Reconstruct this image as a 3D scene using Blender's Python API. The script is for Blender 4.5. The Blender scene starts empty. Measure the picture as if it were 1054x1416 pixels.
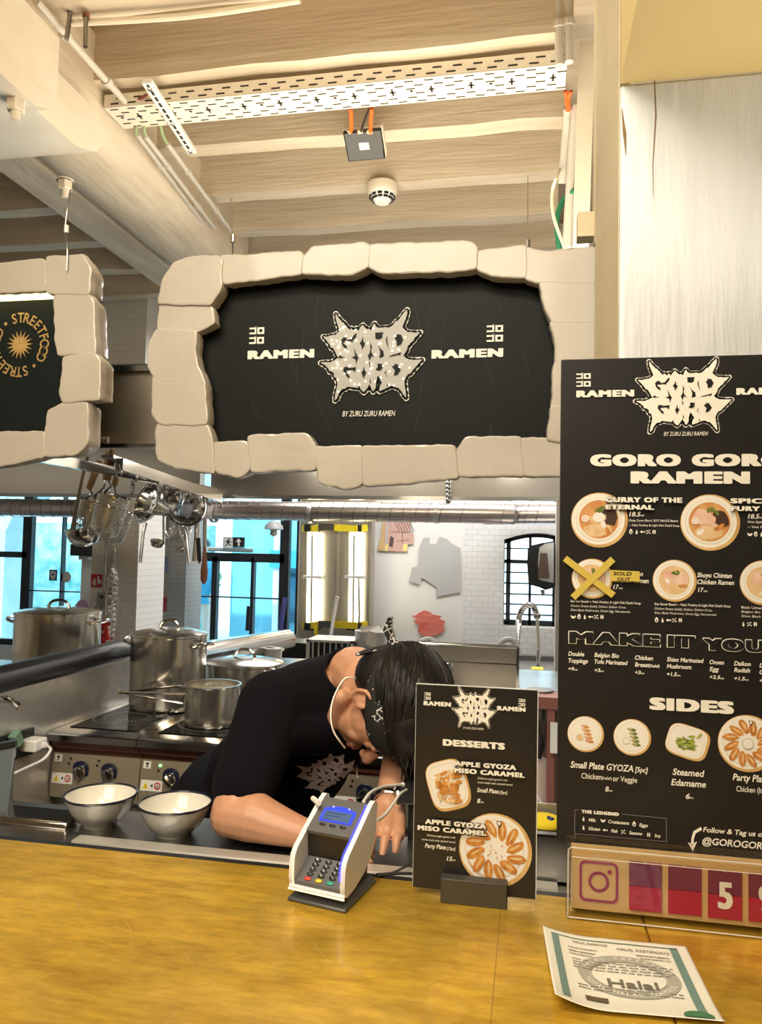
import bpy, bmesh, math, random
from mathutils import Vector, Matrix, noise
from mathutils.geometry import tessellate_polygon
random.seed(7)
SC = bpy.context.scene
COL = SC.collection
PI = math.pi
# ------------------------------------------------------------ camera
FPX, CU, CV = 1064.0, 527.0, 708.0
YAW, PITCH, ROLL = math.radians(10.9), math.atan(52/1064), math.radians(1.2)
EYE = Vector((0, 0, 1.6))
_s, _c = math.sin(YAW), math.cos(YAW)
_f0 = Vector((-_s, _c, 0)); _r0 = Vector((_c, _s, 0)); _z = Vector((0, 0, 1))
FW = _f0*math.cos(PITCH)+_z*math.sin(PITCH)
_u = _z*math.cos(PITCH)-_f0*math.sin(PITCH)
RT = _r0*math.cos(ROLL)+_u*math.sin(ROLL)
UP = _u*math.cos(ROLL)-_r0*math.sin(ROLL)
cam = bpy.data.cameras.new('camera'); camo = bpy.data.objects.new('camera', cam); COL.objects.link(camo)
mw = Matrix((RT, UP, -FW)).transposed().to_4x4(); mw.translation = EYE
camo.matrix_world = mw
cam.sensor_fit = 'VERTICAL'; cam.sensor_height = 24.0; cam.lens = 24.0*FPX/1416; cam.clip_start = .02
SC.camera = camo
SC.view_settings.view_transform = 'Standard'; SC.view_settings.look = 'None'
SC.view_settings.gamma = 1; SC.view_settings.use_curve_mapping = False
SC.view_settings.exposure = 0.35
SC.cycles.use_denoising = True
SC.cycles.max_bounces = 8; SC.cycles.volume_bounces = 4; SC.cycles.diffuse_bounces = 4; SC.cycles.glossy_bounces = 4; SC.cycles.transparent_max_bounces = 12
SC.cycles.sample_clamp_indirect = 6; SC.cycles.caustics_reflective = False; SC.cycles.caustics_refractive = False

def P(u, v, x=None, y=None, z=None, d=None):
    """surveying helper: the point of the place seen along a direction, on a given plane of the room"""
    r = FW+RT*((u-CU)/FPX)+UP*((CV-v)/FPX)
    if y is not None: t = (y-EYE.y)/r.y
    elif z is not None: t = (z-EYE.z)/r.z
    elif x is not None: t = (x-EYE.x)/r.x
    else: t = d
    return EYE+r*t
def depth(p): return (Vector(p)-EYE).dot(FW)

# ------------------------------------------------------------ world, sun, lamps
w = bpy.data.worlds.new('world'); SC.world = w; w.use_nodes = True
bg = w.node_tree.nodes['Background']; bg.inputs[0].default_value = (.88, .95, 1, 1); bg.inputs[1].default_value = 3.4
def lamp(kind, name, loc, energy, color=(1, 1, 1), size=1, size_y=None, aim=None, spot=None):
    l = bpy.data.lights.new(name, kind); l.energy = energy; l.color = color
    if kind == 'AREA':
        l.size = size
        if size_y: l.shape = 'RECTANGLE'; l.size_y = size_y
    elif kind in ('POINT', 'SPOT'): l.shadow_soft_size = size
    if kind == 'SPOT': l.spot_size = math.radians(spot or 60); l.spot_blend = .5
    o = bpy.data.objects.new(name, l); COL.objects.link(o); o.location = loc
    if aim is not None: o.rotation_euler = (Vector(aim)-Vector(loc)).to_track_quat('-Z', 'Y').to_euler()
    return o
WARM = (1, .88, .68)
sun = lamp('SUN', 'sun', (0, 0, 20), 6.5, (1, .97, .92), aim=(1.5, 9, 10)); sun.data.angle = .02
lamp('AREA', 'hall_ceiling_lamp', (-.6, -1.6, 3.3), 80, WARM, 2.6, 1.6, aim=(-.6, .6, 1.2))
lamp('AREA', 'counter_track_lamp', (-.5, .2, 3.2), 34, WARM, 1.6, .3, aim=(-.35, .72, 1.1))
lamp('AREA', 'beam_uplight', (-.4, 2.9, 2.42), 42, (1, .88, .68), 2.2, 1.2, aim=(-.4, 2.9, 4))
lamp('AREA', 'hood_lamp', (-.3, 2.75, 2.08), 3, (1, .95, .85), 2.0, .25, aim=(-.3, 3.2, 1))
lamp('AREA', 'left_hood_lamp', (-3, 2.75, 2.08), 1.8, (1, .95, .85), 1.6, .25, aim=(-3, 3.2, 1))
lamp('AREA', 'kitchen_ceiling_lamp', (-.6, 6.1, 3.3), 92, (1, .97, .93), 3.5, .8, aim=(-.6, 6.0, 0))
lamp('SPOT', 'soffit_fill_spot', (.78, .68, 1.3), 34, (1, .92, .76), .06, aim=(.32, 1.06, 2.38), spot=46)  # unseen spot added to brighten the yellow soffit
lamp('AREA', 'aisle_fill_strip', (-.25, 2.0, 1.95), 11, (1, .92, .8), 1.2, .08, aim=(-.3, 1.75, 1.0))  # unseen strip added behind the sign to brighten aisle and stove

# ------------------------------------------------------------ materials
MATS = {}
def M(name, col, rough=.5, metal=0, noise_=None, bump=0, bscale=60, stretch=(1, 1, 1), coat=0, emit=None, estr=0, spec=None, sheen=0, aniso=0):
    """noise_ = (second colour, scale, amount)"""
    if name in MATS: return MATS[name]
    m = bpy.data.materials.new(name); m.use_nodes = True; nt = m.node_tree; b = nt.nodes['Principled BSDF']
    b.inputs['Base Color'].default_value = (*col, 1); b.inputs['Roughness'].default_value = rough; b.inputs['Metallic'].default_value = metal
    if coat: b.inputs['Coat Weight'].default_value = coat; b.inputs['Coat Roughness'].default_value = .08
    if spec is not None: b.inputs['Specular IOR Level'].default_value = spec
    if emit: b.inputs['Emission Color'].default_value = (*emit, 1); b.inputs['Emission Strength'].default_value = estr
    if noise_ or bump:
        tc = nt.nodes.new('ShaderNodeTexCoord'); mp = nt.nodes.new('ShaderNodeMapping'); mp.inputs['Scale'].default_value = stretch
        nt.links.new(tc.outputs['Object'], mp.inputs[0])
    if noise_:
        n = nt.nodes.new('ShaderNodeTexNoise'); n.inputs['Scale'].default_value = noise_[1]; n.inputs['Detail'].default_value = 6
        nt.links.new(mp.outputs[0], n.inputs['Vector'])
        r = nt.nodes.new('ShaderNodeValToRGB'); r.color_ramp.elements[0].position = .5-.25/max(noise_[2], .1)*.5; r.color_ramp.elements[1].position = .5+.25/max(noise_[2], .1)*.5
        r.color_ramp.elements[0].color = (*noise_[0], 1); r.color_ramp.elements[1].color = (*col, 1)
        nt.links.new(n.outputs[0], r.inputs[0]); nt.links.new(r.outputs[0], b.inputs['Base Color'])
    if bump:
        n2 = nt.nodes.new('ShaderNodeTexNoise'); n2.inputs['Scale'].default_value = bscale; n2.inputs['Detail'].default_value = 4
        nt.links.new(mp.outputs[0], n2.inputs['Vector'])
        bp = nt.nodes.new('ShaderNodeBump'); bp.inputs['Strength'].default_value = bump; bp.inputs['Distance'].default_value = .01
        nt.links.new(n2.outputs[0], bp.inputs['Height']); nt.links.new(bp.outputs[0], b.inputs['Normal'])
    MATS[name] = m; return m
def brick_mat(name, c1, c2, scale=6, bump=.4):
    m = M(name, c1, .8); nt = m.node_tree; b = nt.nodes['Principled BSDF']
    tc = nt.nodes.new('ShaderNodeTexCoord'); mp = nt.nodes.new('ShaderNodeMapping'); mp.inputs['Rotation'].default_value = (PI/2, 0, 0)
    nt.links.new(tc.outputs['Object'], mp.inputs[0])
    k = nt.nodes.new('ShaderNodeTexBrick'); k.inputs['Scale'].default_value = scale; k.inputs['Color1'].default_value = (*c1, 1); k.inputs['Color2'].default_value = (*[x*.96 for x in c1], 1); k.inputs['Mortar'].default_value = (*c2, 1)
    k.inputs['Mortar Size'].default_value = .015
    nt.links.new(mp.outputs[0], k.inputs['Vector']); nt.links.new(k.outputs[0], b.inputs['Base Color'])
    bp = nt.nodes.new('ShaderNodeBump'); bp.inputs['Strength'].default_value = bump; bp.invert = True
    nt.links.new(k.outputs['Fac'], bp.inputs['Height']); nt.links.new(bp.outputs[0], b.inputs['Normal'])
    return m
def glass_mat(name, tint, gl=.06):
    m = bpy.data.materials.new(name); m.use_nodes = True; nt = m.node_tree; nt.nodes.clear()
    o = nt.nodes.new('ShaderNodeOutputMaterial'); t = nt.nodes.new('ShaderNodeBsdfTransparent'); g = nt.nodes.new('ShaderNodeBsdfGlossy'); x = nt.nodes.new('ShaderNodeMixShader')
    t.inputs[0].default_value = (*tint, 1); g.inputs['Roughness'].default_value = .03; x.inputs[0].default_value = gl
    nt.links.new(t.outputs[0], x.inputs[1]); nt.links.new(g.outputs[0], x.inputs[2]); nt.links.new(x.outputs[0], o.inputs[0])
    MATS[name] = m; return m
STEEL = M('brushed_steel', (.66, .64, .60), .30, .75, noise_=((.50, .48, .45), 3, .5), bump=.03, bscale=40, stretch=(.3, 6, 6))
STEELV = M('polished_steel', (.66, .64, .61), .16, 1)
STEELD = M('dark_steel', (.30, .28, .26), .3, 1)
CHROME = M('chrome', (.8, .8, .8), .08, 1)
BLACK = M('black_plastic', (.012, .012, .013), .4)
BLACKM = M('black_frame_paint', (.012, .014, .018), .5)
WHITE = M('white_plastic', (.8, .79, .77), .4)
PRINTK = M('black_print', (.011, .010, .010), .38, spec=.3, noise_=((.02, .019, .019), 9, .4))
PRINTW = M('cream_print', (.86, .83, .74), .5)
CREAM = M('cream_wood_paint', (.70, .60, .46), .55, noise_=((.56, .46, .33), 5, .5), bump=.35, bscale=14, stretch=(.4, 5, 5))
CREAMY = M('cream_wood_paint_along', (.78, .69, .55), .55, noise_=((.48, .39, .28), 3, .4), bump=.5, bscale=9, stretch=(4, .7, 4))
CREAMP = M('cream_metal_paint', (.80, .73, .60), .4)
GREYPIPE = M('grey_pipe_paint', (.58, .54, .47), .35)
PLASTERW = M('whitewashed_timber', (.76, .79, .84), .5, noise_=((.67, .70, .74), 3, .4), bump=.55, bscale=7, stretch=(7, 7, .9))
CREAMV = M('cream_plaster', (.80, .70, .48), .6, noise_=((.70, .60, .40), 4, .5), bump=.2, bscale=20)
WOODH = M('handle_wood', (.55, .30, .12), .5, noise_=((.35, .17, .06), 20, .6), stretch=(1, 1, .1))
RED = M('signal_red', (.55, .015, .015), .45)

# ------------------------------------------------------------ mesh builder
WM = {}
class MB:
    def __init__(s): s.v = []; s.f = []; s.m = []
    def add(s, vs, fs, m=0):
        k = len(s.v); s.v += [Vector(p) for p in vs]; s.f += [tuple(i+k for i in f) for f in fs]; s.m += [m]*len(fs); return s
    def box(s, x0, x1, y0, y1, z0, z1, m=0):
        return s.hexa([(x0, y0, z0), (x1, y0, z0), (x1, y1, z0), (x0, y1, z0), (x0, y0, z1), (x1, y0, z1), (x1, y1, z1), (x0, y1, z1)], m)
    def hexa(s, p, m=0):
        return s.add(p, [(0, 3, 2, 1), (4, 5, 6, 7), (0, 1, 5, 4), (1, 2, 6, 5), (2, 3, 7, 6), (3, 0, 4, 7)], m)
    def obox(s, c, h, R=None, m=0):
        c = Vector(c); R = R or Matrix.Identity(3)
        return s.hexa([c+R@Vector((sx*h[0], sy*h[1], sz*h[2])) for sz in (-1, 1) for sx, sy in ((-1, -1), (1, -1), (1, 1), (-1, 1))], m)
    def bar(s, a, b, wx, wz, m=0, upv=(0, 0, 1)):
        a, b = Vector(a), Vector(b); d = (b-a); L = d.length; d.normalize(); upv = Vector(upv)
        x = d.cross(upv); x = x.normalized() if x.length > 1e-4 else Vector((1, 0, 0)); z = x.cross(d)
        return s.obox((a+b)/2, (wx/2, L/2, wz/2), Matrix((x, d, z)).transposed(), m)
    def tube(s, pts, r, n=8, m=0, cap=True, closed=False, flat=None):
        pts = [Vector(p) for p in pts]; N = len(pts); rs = r if isinstance(r, (list, tuple)) else [r]*N
        ref = None; rings = []
        for i, p in enumerate(pts):
            if closed: t = pts[(i+1) % N]-pts[i-1]
            else: t = pts[min(i+1, N-1)]-pts[max(i-1, 0)]
            t.normalize()
            if ref is None: ref = t.orthogonal().normalized() if abs(t.z) > .9 else t.cross(Vector((0, 0, 1))).normalized()
            ref = (ref-t*ref.dot(t)).normalized(); b = t.cross(ref)
            fl = flat or 1
            rings.append([p+ref*math.cos(2*PI*k/n)*rs[i]+b*math.sin(2*PI*k/n)*rs[i]*fl for k in range(n)])
        vs = [q for R in rings for q in R]; fs = []
        for i in range(N if closed else N-1):
            j = (i+1) % N
            for k in range(n): fs.append((i*n+k, i*n+(k+1) % n, j*n+(k+1) % n, j*n+k))
        if cap and not closed: fs += [tuple(range(n-1, -1, -1)), tuple((N-1)*n+k for k in range(n))]
        return s.add(vs, fs, m)
    def lathe(s, prof, c=(0, 0, 0), n=24, m=0, R=None, a0=0, a1=2*PI):
        c = Vector(c); vs = []; fs = []; full = abs(a1-a0-2*PI) < 1e-6; K = n if full else n+1
        for r, z in prof:
            for k in range(K):
                a = a0+(a1-a0)*k/n; q = Vector((r*math.cos(a), r*math.sin(a), z)); vs.append(c+(R@q if R else q))
        for i in range(len(prof)-1):
            for k in range(n):
                k2 = (k+1) % K; fs.append((i*K+k, i*K+k2, (i+1)*K+k2, (i+1)*K+k))
        return s.add(vs, fs, m)
    def disc(s, c, r, n=24, m=0, R=None, rz=None):
        c = Vector(c); vs = [c+(R@Vector((r*math.cos(2*PI*k/n), (rz or r)*math.sin(2*PI*k/n), 0)) if R else Vector((r*math.cos(2*PI*k/n), (rz or r)*math.sin(2*PI*k/n), 0))) for k in range(n)]
        return s.add(vs, [tuple(range(n))], m)
    def ball(s, c, r, m=0, n=12, R=None):
        c = Vector(c); r = Vector(r) if isinstance(r, (tuple, list, Vector)) else Vector((r, r, r)); vs = []; fs = []; h = max(4, n//2+1)
        for i in range(h+1):
            t = PI*i/h
            for k in range(n):
                a = 2*PI*k/n; q = Vector((r.x*math.sin(t)*math.cos(a), r.y*math.sin(t)*math.sin(a), r.z*math.cos(t))); vs.append(c+(R@q if R else q))
        for i in range(h):
            for k in range(n): fs.append((i*n+k, (i+1)*n+k, (i+1)*n+(k+1) % n, i*n+(k+1) % n))
        return s.add(vs, fs, m)
    def prism(s, poly, fn, d0, d1, m=0, mside=None):
        """poly: 2-D points; fn(a, b, d) -> 3-D"""
        n = len(poly); A = [fn(a, b, d0) for a, b in poly]; B = [fn(a, b, d1) for a, b in poly]
        tri = tessellate_polygon([[Vector((a, b, 0)) for a, b in poly]])
        s.add(A+B, [tuple(t) for t in tri]+[tuple(n+i for i in reversed(t)) for t in tri], m)
        return s.add(A+B, [(i, (i+1) % n, n+(i+1) % n, n+i) for i in range(n)], m if mside is None else mside)
    def flat(s, poly, fn, d, m=0):
        tri = tessellate_polygon([[Vector((a, b, 0)) for a, b in poly]])
        return s.add([fn(a, b, d) for a, b in poly], [tuple(t) for t in tri], m)
    def build(s, name, mats, root=None, smooth=35, bevel=0, local=False, normals=True):
        me = bpy.data.meshes.new(name); vs = s.v
        if root is not None and not local:
            inv = WM[root.name].inverted(); vs = [inv@p for p in vs]
        elif root is None and local: pass
        me.from_pydata([tuple(p) for p in vs], [], s.f)
        mats = mats if isinstance(mats, (list, tuple)) else [mats]
        for m in mats: me.materials.append(m)
        for p, i in zip(me.polygons, s.m): p.material_index = min(i, len(mats)-1)
        if normals:
            bm = bmesh.new(); bm.from_mesh(me); bmesh.ops.recalc_face_normals(bm, faces=bm.faces); bm.to_mesh(me); bm.free()
        if smooth:
            me.polygons.foreach_set('use_smooth', [True]*len(me.polygons)); me.set_sharp_from_angle(angle=math.radians(smooth))
        o = bpy.data.objects.new(name, me); COL.objects.link(o)
        if root is not None: o.parent = root
        WM[o.name] = WM[root.name].copy() if root is not None else Matrix.Identity(4)
        if bevel:
            b = o.modifiers.new('bevel', 'BEVEL'); b.width = bevel; b.segments = 2; b.limit_method = 'ANGLE'; b.angle_limit = math.radians(40)
        return o
def thing(name, label, cat, loc=(0, 0, 0), rotz=0, group=None):
    o = bpy.data.objects.new(name, None); COL.objects.link(o); o.empty_display_size = .05
    o.location = loc; o.rotation_euler = (0, 0, rotz); o['label'] = label; o['category'] = cat
    if group: o['group'] = group
    WM[o.name] = Matrix.Translation(Vector(loc))@Matrix.Rotation(rotz, 4, 'Z'); return o
def tag(o, label, cat, group=None, kind=None):
    o['label'] = label; o['category'] = cat
    if group: o['group'] = group
    if kind: o['kind'] = kind
    return o
def struct(o, label=None):
    o['kind'] = 'structure'
    if label: o['label'] = label; o['category'] = 'structure'
    return o
def dup(root, loc, label, rotz=None):
    r = root.copy(); COL.objects.link(r); r.location = loc; r['label'] = label
    if rotz is not None: r.rotation_euler = (0, 0, rotz)
    for ch in list(root.children):
        c = ch.copy(); COL.objects.link(c); c.parent = r
        for g in list(ch.children):
            d = g.copy(); COL.objects.link(d); d.parent = c
    return r
def arc_pts(pts, n=8):
    """smooth curve through points (Catmull-Rom)"""
    pts = [Vector(p) for p in pts]; out = []
    for i in range(len(pts)-1):
        p0, p1, p2, p3 = pts[max(i-1, 0)], pts[i], pts[i+1], pts[min(i+2, len(pts)-1)]
        for k in range(n):
            t = k/n; out.append(.5*((2*p1)+(p2-p0)*t+(2*p0-5*p1+4*p2-p3)*t*t+(3*p1-p0-3*p2+p3)*t**3))
    return out+[pts[-1]]
def wallfn(y):            # 2-D (x, z) on a plane facing the hall; d = distance in front of it
    return lambda a, b, d: Vector((a, y-d, b))

# ------------------------------------------------------------ lettering
TXT = {}
def glyphs(sx, bold=0.0, spacing=1.0):
    key = (sx, bold, spacing)
    if key not in TXT:
        cu = bpy.data.curves.new('t', 'FONT'); cu.body = sx; cu.size = 1; cu.offset = bold; cu.space_character = spacing; cu.resolution_u = 3; cu.fill_mode = 'FRONT'
        o = bpy.data.objects.new('t', cu); me = bpy.data.meshes.new_from_object(o)
        vs = [v.co.copy() for v in me.vertices]; fs = [tuple(p.vertices) for p in me.polygons]
        bpy.data.objects.remove(o); bpy.data.curves.remove(cu); bpy.data.meshes.remove(me)
        TXT[key] = (vs, fs)
    return TXT[key]
_h, _ = glyphs('H'); CAPH = max(v.y for v in _h)
def put_text(mb, s, x0, x1, zc, h, fn, d, m=0, bold=0.0, shear=0.0, spacing=1.0):
    if bold > .03:            # heavy wide lettering: the plain letters thickened evenly
        vs, fs = glyphs(s, 0, 1.0+bold*2.2); rx, ry = bold*1.05, bold*.62
        a0 = min(v.x for v in vs)-rx; a1 = max(v.x for v in vs)+rx; k = (x1-x0)/(a1-a0); kz = h/(CAPH+2*ry)
        for j in range(9):
            dj = d-(8-j)*.00002
            ox, oy = (0, 0) if j == 8 else (rx*math.cos(j*PI/4), ry*math.sin(j*PI/4)); 
            if j < 8 and j % 2: ox = math.copysign(rx*.92, ox); oy = math.copysign(ry*.92, oy)
            mb.add([fn(x0+(v.x+ox-a0)*k, zc-h/2+(v.y+oy+ry)*kz, dj) for v in vs], fs, m)
        return
    vs, fs = glyphs(s, bold, spacing)
    a0 = min(v.x+shear*v.y for v in vs); a1 = max(v.x+shear*v.y for v in vs); k = (x1-x0)/(a1-a0); kz = h/(CAPH+2*bold)
    mb.add([fn(x0+(v.x+shear*v.y-a0)*k, zc-h/2+(v.y+bold)*kz, d) for v in vs], fs, m)
def put_bars(mb, x0, x1, z, h, fn, d, seed=0, m=0):
    """print too small to read: short word-long dashes"""
    rnd = random.Random(seed); x = x0; L = x1-x0
    while x < x1-L*.03:
        w_ = min(L*rnd.uniform(.04, .13), x1-x); mb.add([fn(x, z-h/2, d), fn(x+w_, z-h/2, d), fn(x+w_, z+h/2, d), fn(x, z+h/2, d)], [(0, 1, 2, 3)], m); x += w_+L*.02
class Board:
    """a printed board in the plane Y=y: places print by surveyed position"""
    def __init__(s, root, y, lift=.0006): s.root = root; s.y = y; s.fn = wallfn(y); s.l = lift
    def xz(s, u, v): p = P(u, v, y=s.y); return p.x, p.z
    def k(s, u, v): return depth(P(u, v, y=s.y))/FPX
    def text(s, items, mat=None, name='lettering', bold=.035, shear=0, d=None, shade=False):
        """items: (string, u0, u1, v, cap height px)"""
        mb = MB()
        for (t, u0, u1, v, h) in items:
            if shade:
                xa, xb = s.xz(u0-.8, v)[0], s.xz(u1+.8, v)[0]; um = (u0+u1)/2; put_text(mb, t, xa+.0006, xb+.0006, s.xz(um, v+.4)[1], (h+2.2)*s.k(um, v), s.fn, (d or s.l*4)-.0004, 1, .12)
            um = (u0+u1)/2; x0 = s.xz(u0, v)[0]; x1 = s.xz(u1, v)[0]; z = s.xz(um, v)[1]
            put_text(mb, t, x0, x1, z, h*s.k(um, v), s.fn, d or s.l*4, 0, bold, shear)
        return mb.build(name, [mat or PRINTW, PRINTK], s.root, smooth=0, normals=False)
    def poly(s, mb, pts, d, m=0):
        mb.flat([s.xz(u, v) for u, v in pts], s.fn, d, m)
LOGO_OUT = [(180,62),(215,105),(235,122),(245,140),(258,138),(275,160),(300,185),(320,205),(333,190),(345,200),(365,212),(378,190),(388,198),(400,215),(420,185),(440,165),(465,190),(485,205),(500,198),(520,215),(535,175),(550,155),(565,180),(585,195),(620,195),(650,190),(680,197),(705,190),(725,175),(750,145),(768,142),(785,125),(815,85),(850,52),(855,80),(845,120),(825,165),(810,195),(830,215),(860,238),(900,240),(925,246),(975,240),(945,275),(928,285),(915,310),(885,330),(880,345),(868,345),(855,390),(840,410),(825,430),(850,450),(880,462),(920,465),(1000,465),(960,505),(920,545),(888,580),(872,580),(850,610),(840,640),(845,680),(855,730),(858,775),(835,750),(810,715),(785,690),(765,688),(740,674),(715,675),(680,690),(640,705),(610,715),(610,690),(620,660),(632,645),(605,600),(590,590),(584,625),(578,640),(575,690),(550,718),(535,690),(515,655),(500,685),(465,722),(440,700),(415,660),(412,685),(370,680),(310,672),(290,690),(265,690),(250,705),(230,730),(215,770),(192,785),(195,740),(205,700),(215,650),(205,600),(180,590),(180,560),(150,540),(135,545),(125,520),(90,490),(45,468),(90,465),(140,468),(185,450),(215,432),(200,410),(185,380),(165,350),(145,348),(135,325),(100,285),(65,250),(105,255),(140,245),(185,240),(225,210),(215,185),(200,150),(185,110)]
LOGO_HOLES = [[(240,290),(265,265),(290,270),(300,290),(340,280),(362,250),(388,232),(382,265),(365,280),(345,310),(335,298),(300,300),(262,305),(270,322),(290,332),(302,355),(285,358),(255,335)],
 [(445,265),(455,310),(470,320),(455,345),(443,372),(435,340),(418,318),(435,300)],
 [(562,235),(638,235),(625,260),(630,275),(600,292),(565,285)], [(583,322),(615,370),(640,388),(648,430),(605,445),(612,400),(600,360)],
 [(672,262),(675,310),(692,378),(670,330),(662,300)], [(742,285),(760,272),(758,255),(800,258),(822,300),(800,340),(765,350),(760,310)],
 [(515,310),(535,352),(525,375),(530,400),(557,438),(530,425),(515,465),(498,425),(515,400),(520,360)],
 [(365,350),(385,400),(410,440),(398,460),(392,495),(383,450),(345,432),(378,425)], [(205,432),(228,425),(235,405),(250,425),(285,430),(240,436)],
 [(683,438),(720,424),(760,415),(806,402),(795,430),(780,420),(740,430)],
 [(268,545),(272,520),(290,508),(325,520),(388,515),(380,560),(370,545),(350,535),(298,540),(300,562),(322,575),(335,600),(312,598)],
 [(462,505),(470,545),(488,560),(470,590),(463,612),(452,585),(440,560),(455,545)], [(572,540),(592,518),(590,490),(640,495),(632,510),(636,530),(610,548)],
 [(722,515),(745,512),(745,497),(775,500),(805,545),(775,585),(742,592),(752,550)], [(675,540),(664,570),(690,612),(656,568)],
 [(515,475),(523,500),(518,522),(508,480)], [(526,605),(530,650),(518,645)], [(682,650),(690,680),(678,678)]]
def put_logo(mb, fn, cx, cz, wd, hg, d, lift=.0006, mw_=0, mk=1, tone=None, ribs=True, warp=None):
    def T(p): return (cx+(p[0]-525)/970*wd, cz-(p[1]-417)/755*hg)
    k = wd/970
    o = [T(p) for p in LOGO_OUT]
    def ribbon(rad, dd, m):
        n = len(o)
        for i in range(n):
            a, b = Vector(o[i]), Vector(o[(i+1) % n]); t = (b-a)
            if t.length < 1e-9: continue
            t.normalize(); q = Vector((-t.y, t.x))*rad
            mb.add([fn(*(a+q), dd), fn(*(a-q), dd), fn(*(b-q), dd), fn(*(b+q), dd)], [(0, 1, 2, 3)], m)
            mb.add([fn(a.x+rad*math.cos(j*PI/5), a.y+rad*math.sin(j*PI/5), dd) for j in range(10)], [tuple(range(10))], m)
    if ribs: ribbon(26*k, d, mw_); ribbon(14*k, d+lift, mk)
    mb.flat(o, fn, d+2*lift, tone if tone is not None else mw_)
    for h in LOGO_HOLES: mb.flat([T(p) for p in h], fn, d+3*lift, mk)
def katakana(mb, fn, x0, x1, z0, z1, d, m=0):
    """two stacked rows of a bracket sign and a hollow square"""
    wd = x1-x0; hg = z1-z0
    def r(a0, a1, b0, b1): mb.add([fn(x0+a0*wd, z0+b0*hg, d), fn(x0+a1*wd, z0+b0*hg, d), fn(x0+a1*wd, z0+b1*hg, d), fn(x0+a0*wd, z0+b1*hg, d)], [(0, 1, 2, 3)], m)
    for b in (0, .55):
        r(.0, .46, b, b+.1); r(.0, .46, b+.28, b+.38); r(.35, .46, b+.1, b+.28); r(.36, .40, b+.405, b+.44); r(.44, .48, b+.405, b+.44)
        r(.53, 1, b, b+.1); r(.53, 1, b+.28, b+.38); r(.53, .66, b+.1, b+.28); r(.87, 1, b+.1, b+.28)
# ============================================================ the setting
BW = 7.0                                    # back wall plane
def X7(u, v=800, y=BW): return P(u, v, y=y).x
FLOOR = M('grey_floor', (.28, .26, .24), .4, noise_=((.2, .19, .18), 3, .5))
WALLW = M('white_wall_paint', (.82, .81, .77), .7, bump=.1, bscale=12)
BRICKW = brick_mat('white_painted_brick', (.80, .80, .79), (.62, .63, .64), 5)
struct(MB().box(-6, 3.2, -4.5, BW+.3, -.1, 0).build('floor', FLOOR))
struct(MB().box(-6, 3.2, -4.5, BW+.3, 3.95, 4.05).build('ceiling', CREAM))
struct(MB().box(-6.1, -6, -4.5, BW+.3, 0, 4).build('wall_left', WALLW))
struct(MB().box(3.2, 3.3, -4.5, BW+.3, 0, 4).build('wall_right', WALLW))
struct(MB().box(-6, 3.2, -4.6, -4.5, 0, 4).build('wall_front', M('hall_wall', (.62, .50, .33), .7)))
# back wall with openings
xa0, xa1 = X7(-90), X7(118)                 # left window
xd0, xd1 = X7(257), X7(412)                 # door and side glass
xw0, xw1 = X7(697, 760), X7(790, 760)       # right window
ztop = 2.45
zw0, zw1 = P(735, 868, y=BW).z, P(735, 737, y=BW).z
mb = MB()
for a, b, z0, z1 in ((-6, xa0, 0, 4), (xa0, xa1, 0, .55), (xa0, xa1, ztop, 4), (xa1, xd0, 0, 4), (xd0, xd1, ztop, 4), (xd1, X7(640), 0, 4)):
    mb.box(a, b, BW, BW+.3, z0, z1)
struct(mb.build('wall_back', WALLW, smooth=0))
mb = MB()
xb0 = X7(640)
# arched reveal of the right window
mb.box(xb0, xw0, BW, BW+.3, 0, 4); mb.box(xw1, 3.2, BW, BW+.3, 0, 4); mb.box(xw0, xw1, BW, BW+.3, 0, zw0)
n = 12; A = []
for i in range(n+1):
    t = i/n; A.append((xw0+(xw1-xw0)*t, zw1-.10+.10*math.sin(PI*(.12+.76*t))/1))
for i in range(n):
    (a, za), (b, zb) = A[i], A[i+1]
    mb.hexa([(a, BW, za), (b, BW, zb), (b, BW+.3, zb), (a, BW+.3, za), (a, BW, 4), (b, BW, 4), (b, BW+.3, 4), (a, BW+.3, 4)])
struct(mb.build('wall_back_brick', BRICKW, smooth=0))
GLASS = glass_mat('blue_window_glass', (.70, .90, .97))
GLASSC = glass_mat('clear_window_glass', (.80, .95, 1.0))
def frame_bars(mb, bars, w=.06, dpt=.07, y=BW+.08):
    for (x0, z0, x1, z1, ww) in bars:
        if abs(x0-x1) < 1e-6: mb.box(x0-ww/2, x0+ww/2, y-dpt/2, y+dpt/2, z0, z1)
        else: mb.box(x0, x1, y-dpt/2, y+dpt/2, z0-ww/2, z0+ww/2)
# left window
r = thing('window_1', 'wide blue-lit shop window in a black frame behind the large pot', 'window', ((xa0+xa1)/2, BW+.08, .55)); r['kind'] = 'structure'
xm = X7(31, 800); zt = P(20, 767, y=BW).z
mb = MB(); frame_bars(mb, [(xa0, .58, xa1, .58, .06), (xa0, ztop-.03, xa1, ztop-.03, .06), (xa0+.03, .55, xa0+.03, ztop, .06), (xa1-.03, .55, xa1-.03, ztop, .05), (xm, .55, xm, ztop, .10), (xa0, zt, xm, zt, .06)])
mb.build('window_frame', BLACKM, r)
mb = MB(); xs = X7(80, 800); zs = P(70, 818, y=BW).z; frame_bars(mb, [(xs, .55, xs, ztop, .012), (xm, zs, xa1, zs, .010)]); mb.build('glazing_bar', BLACKM, r)
MB().box(xa0, xa1, BW+.075, BW+.085, .55, ztop).build('window_pane', GLASS, r)
mb = MB(); c = P(91.5, 798, y=BW+.07); mb.disc(c, .055, 24, 0, Matrix.Rotation(PI/2, 3, 'X')); mb.build('round_sticker', WHITE, r)
c = P(73.5, 796, y=BW+.07); mb = MB(); fn = wallfn(BW+.07)
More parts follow.
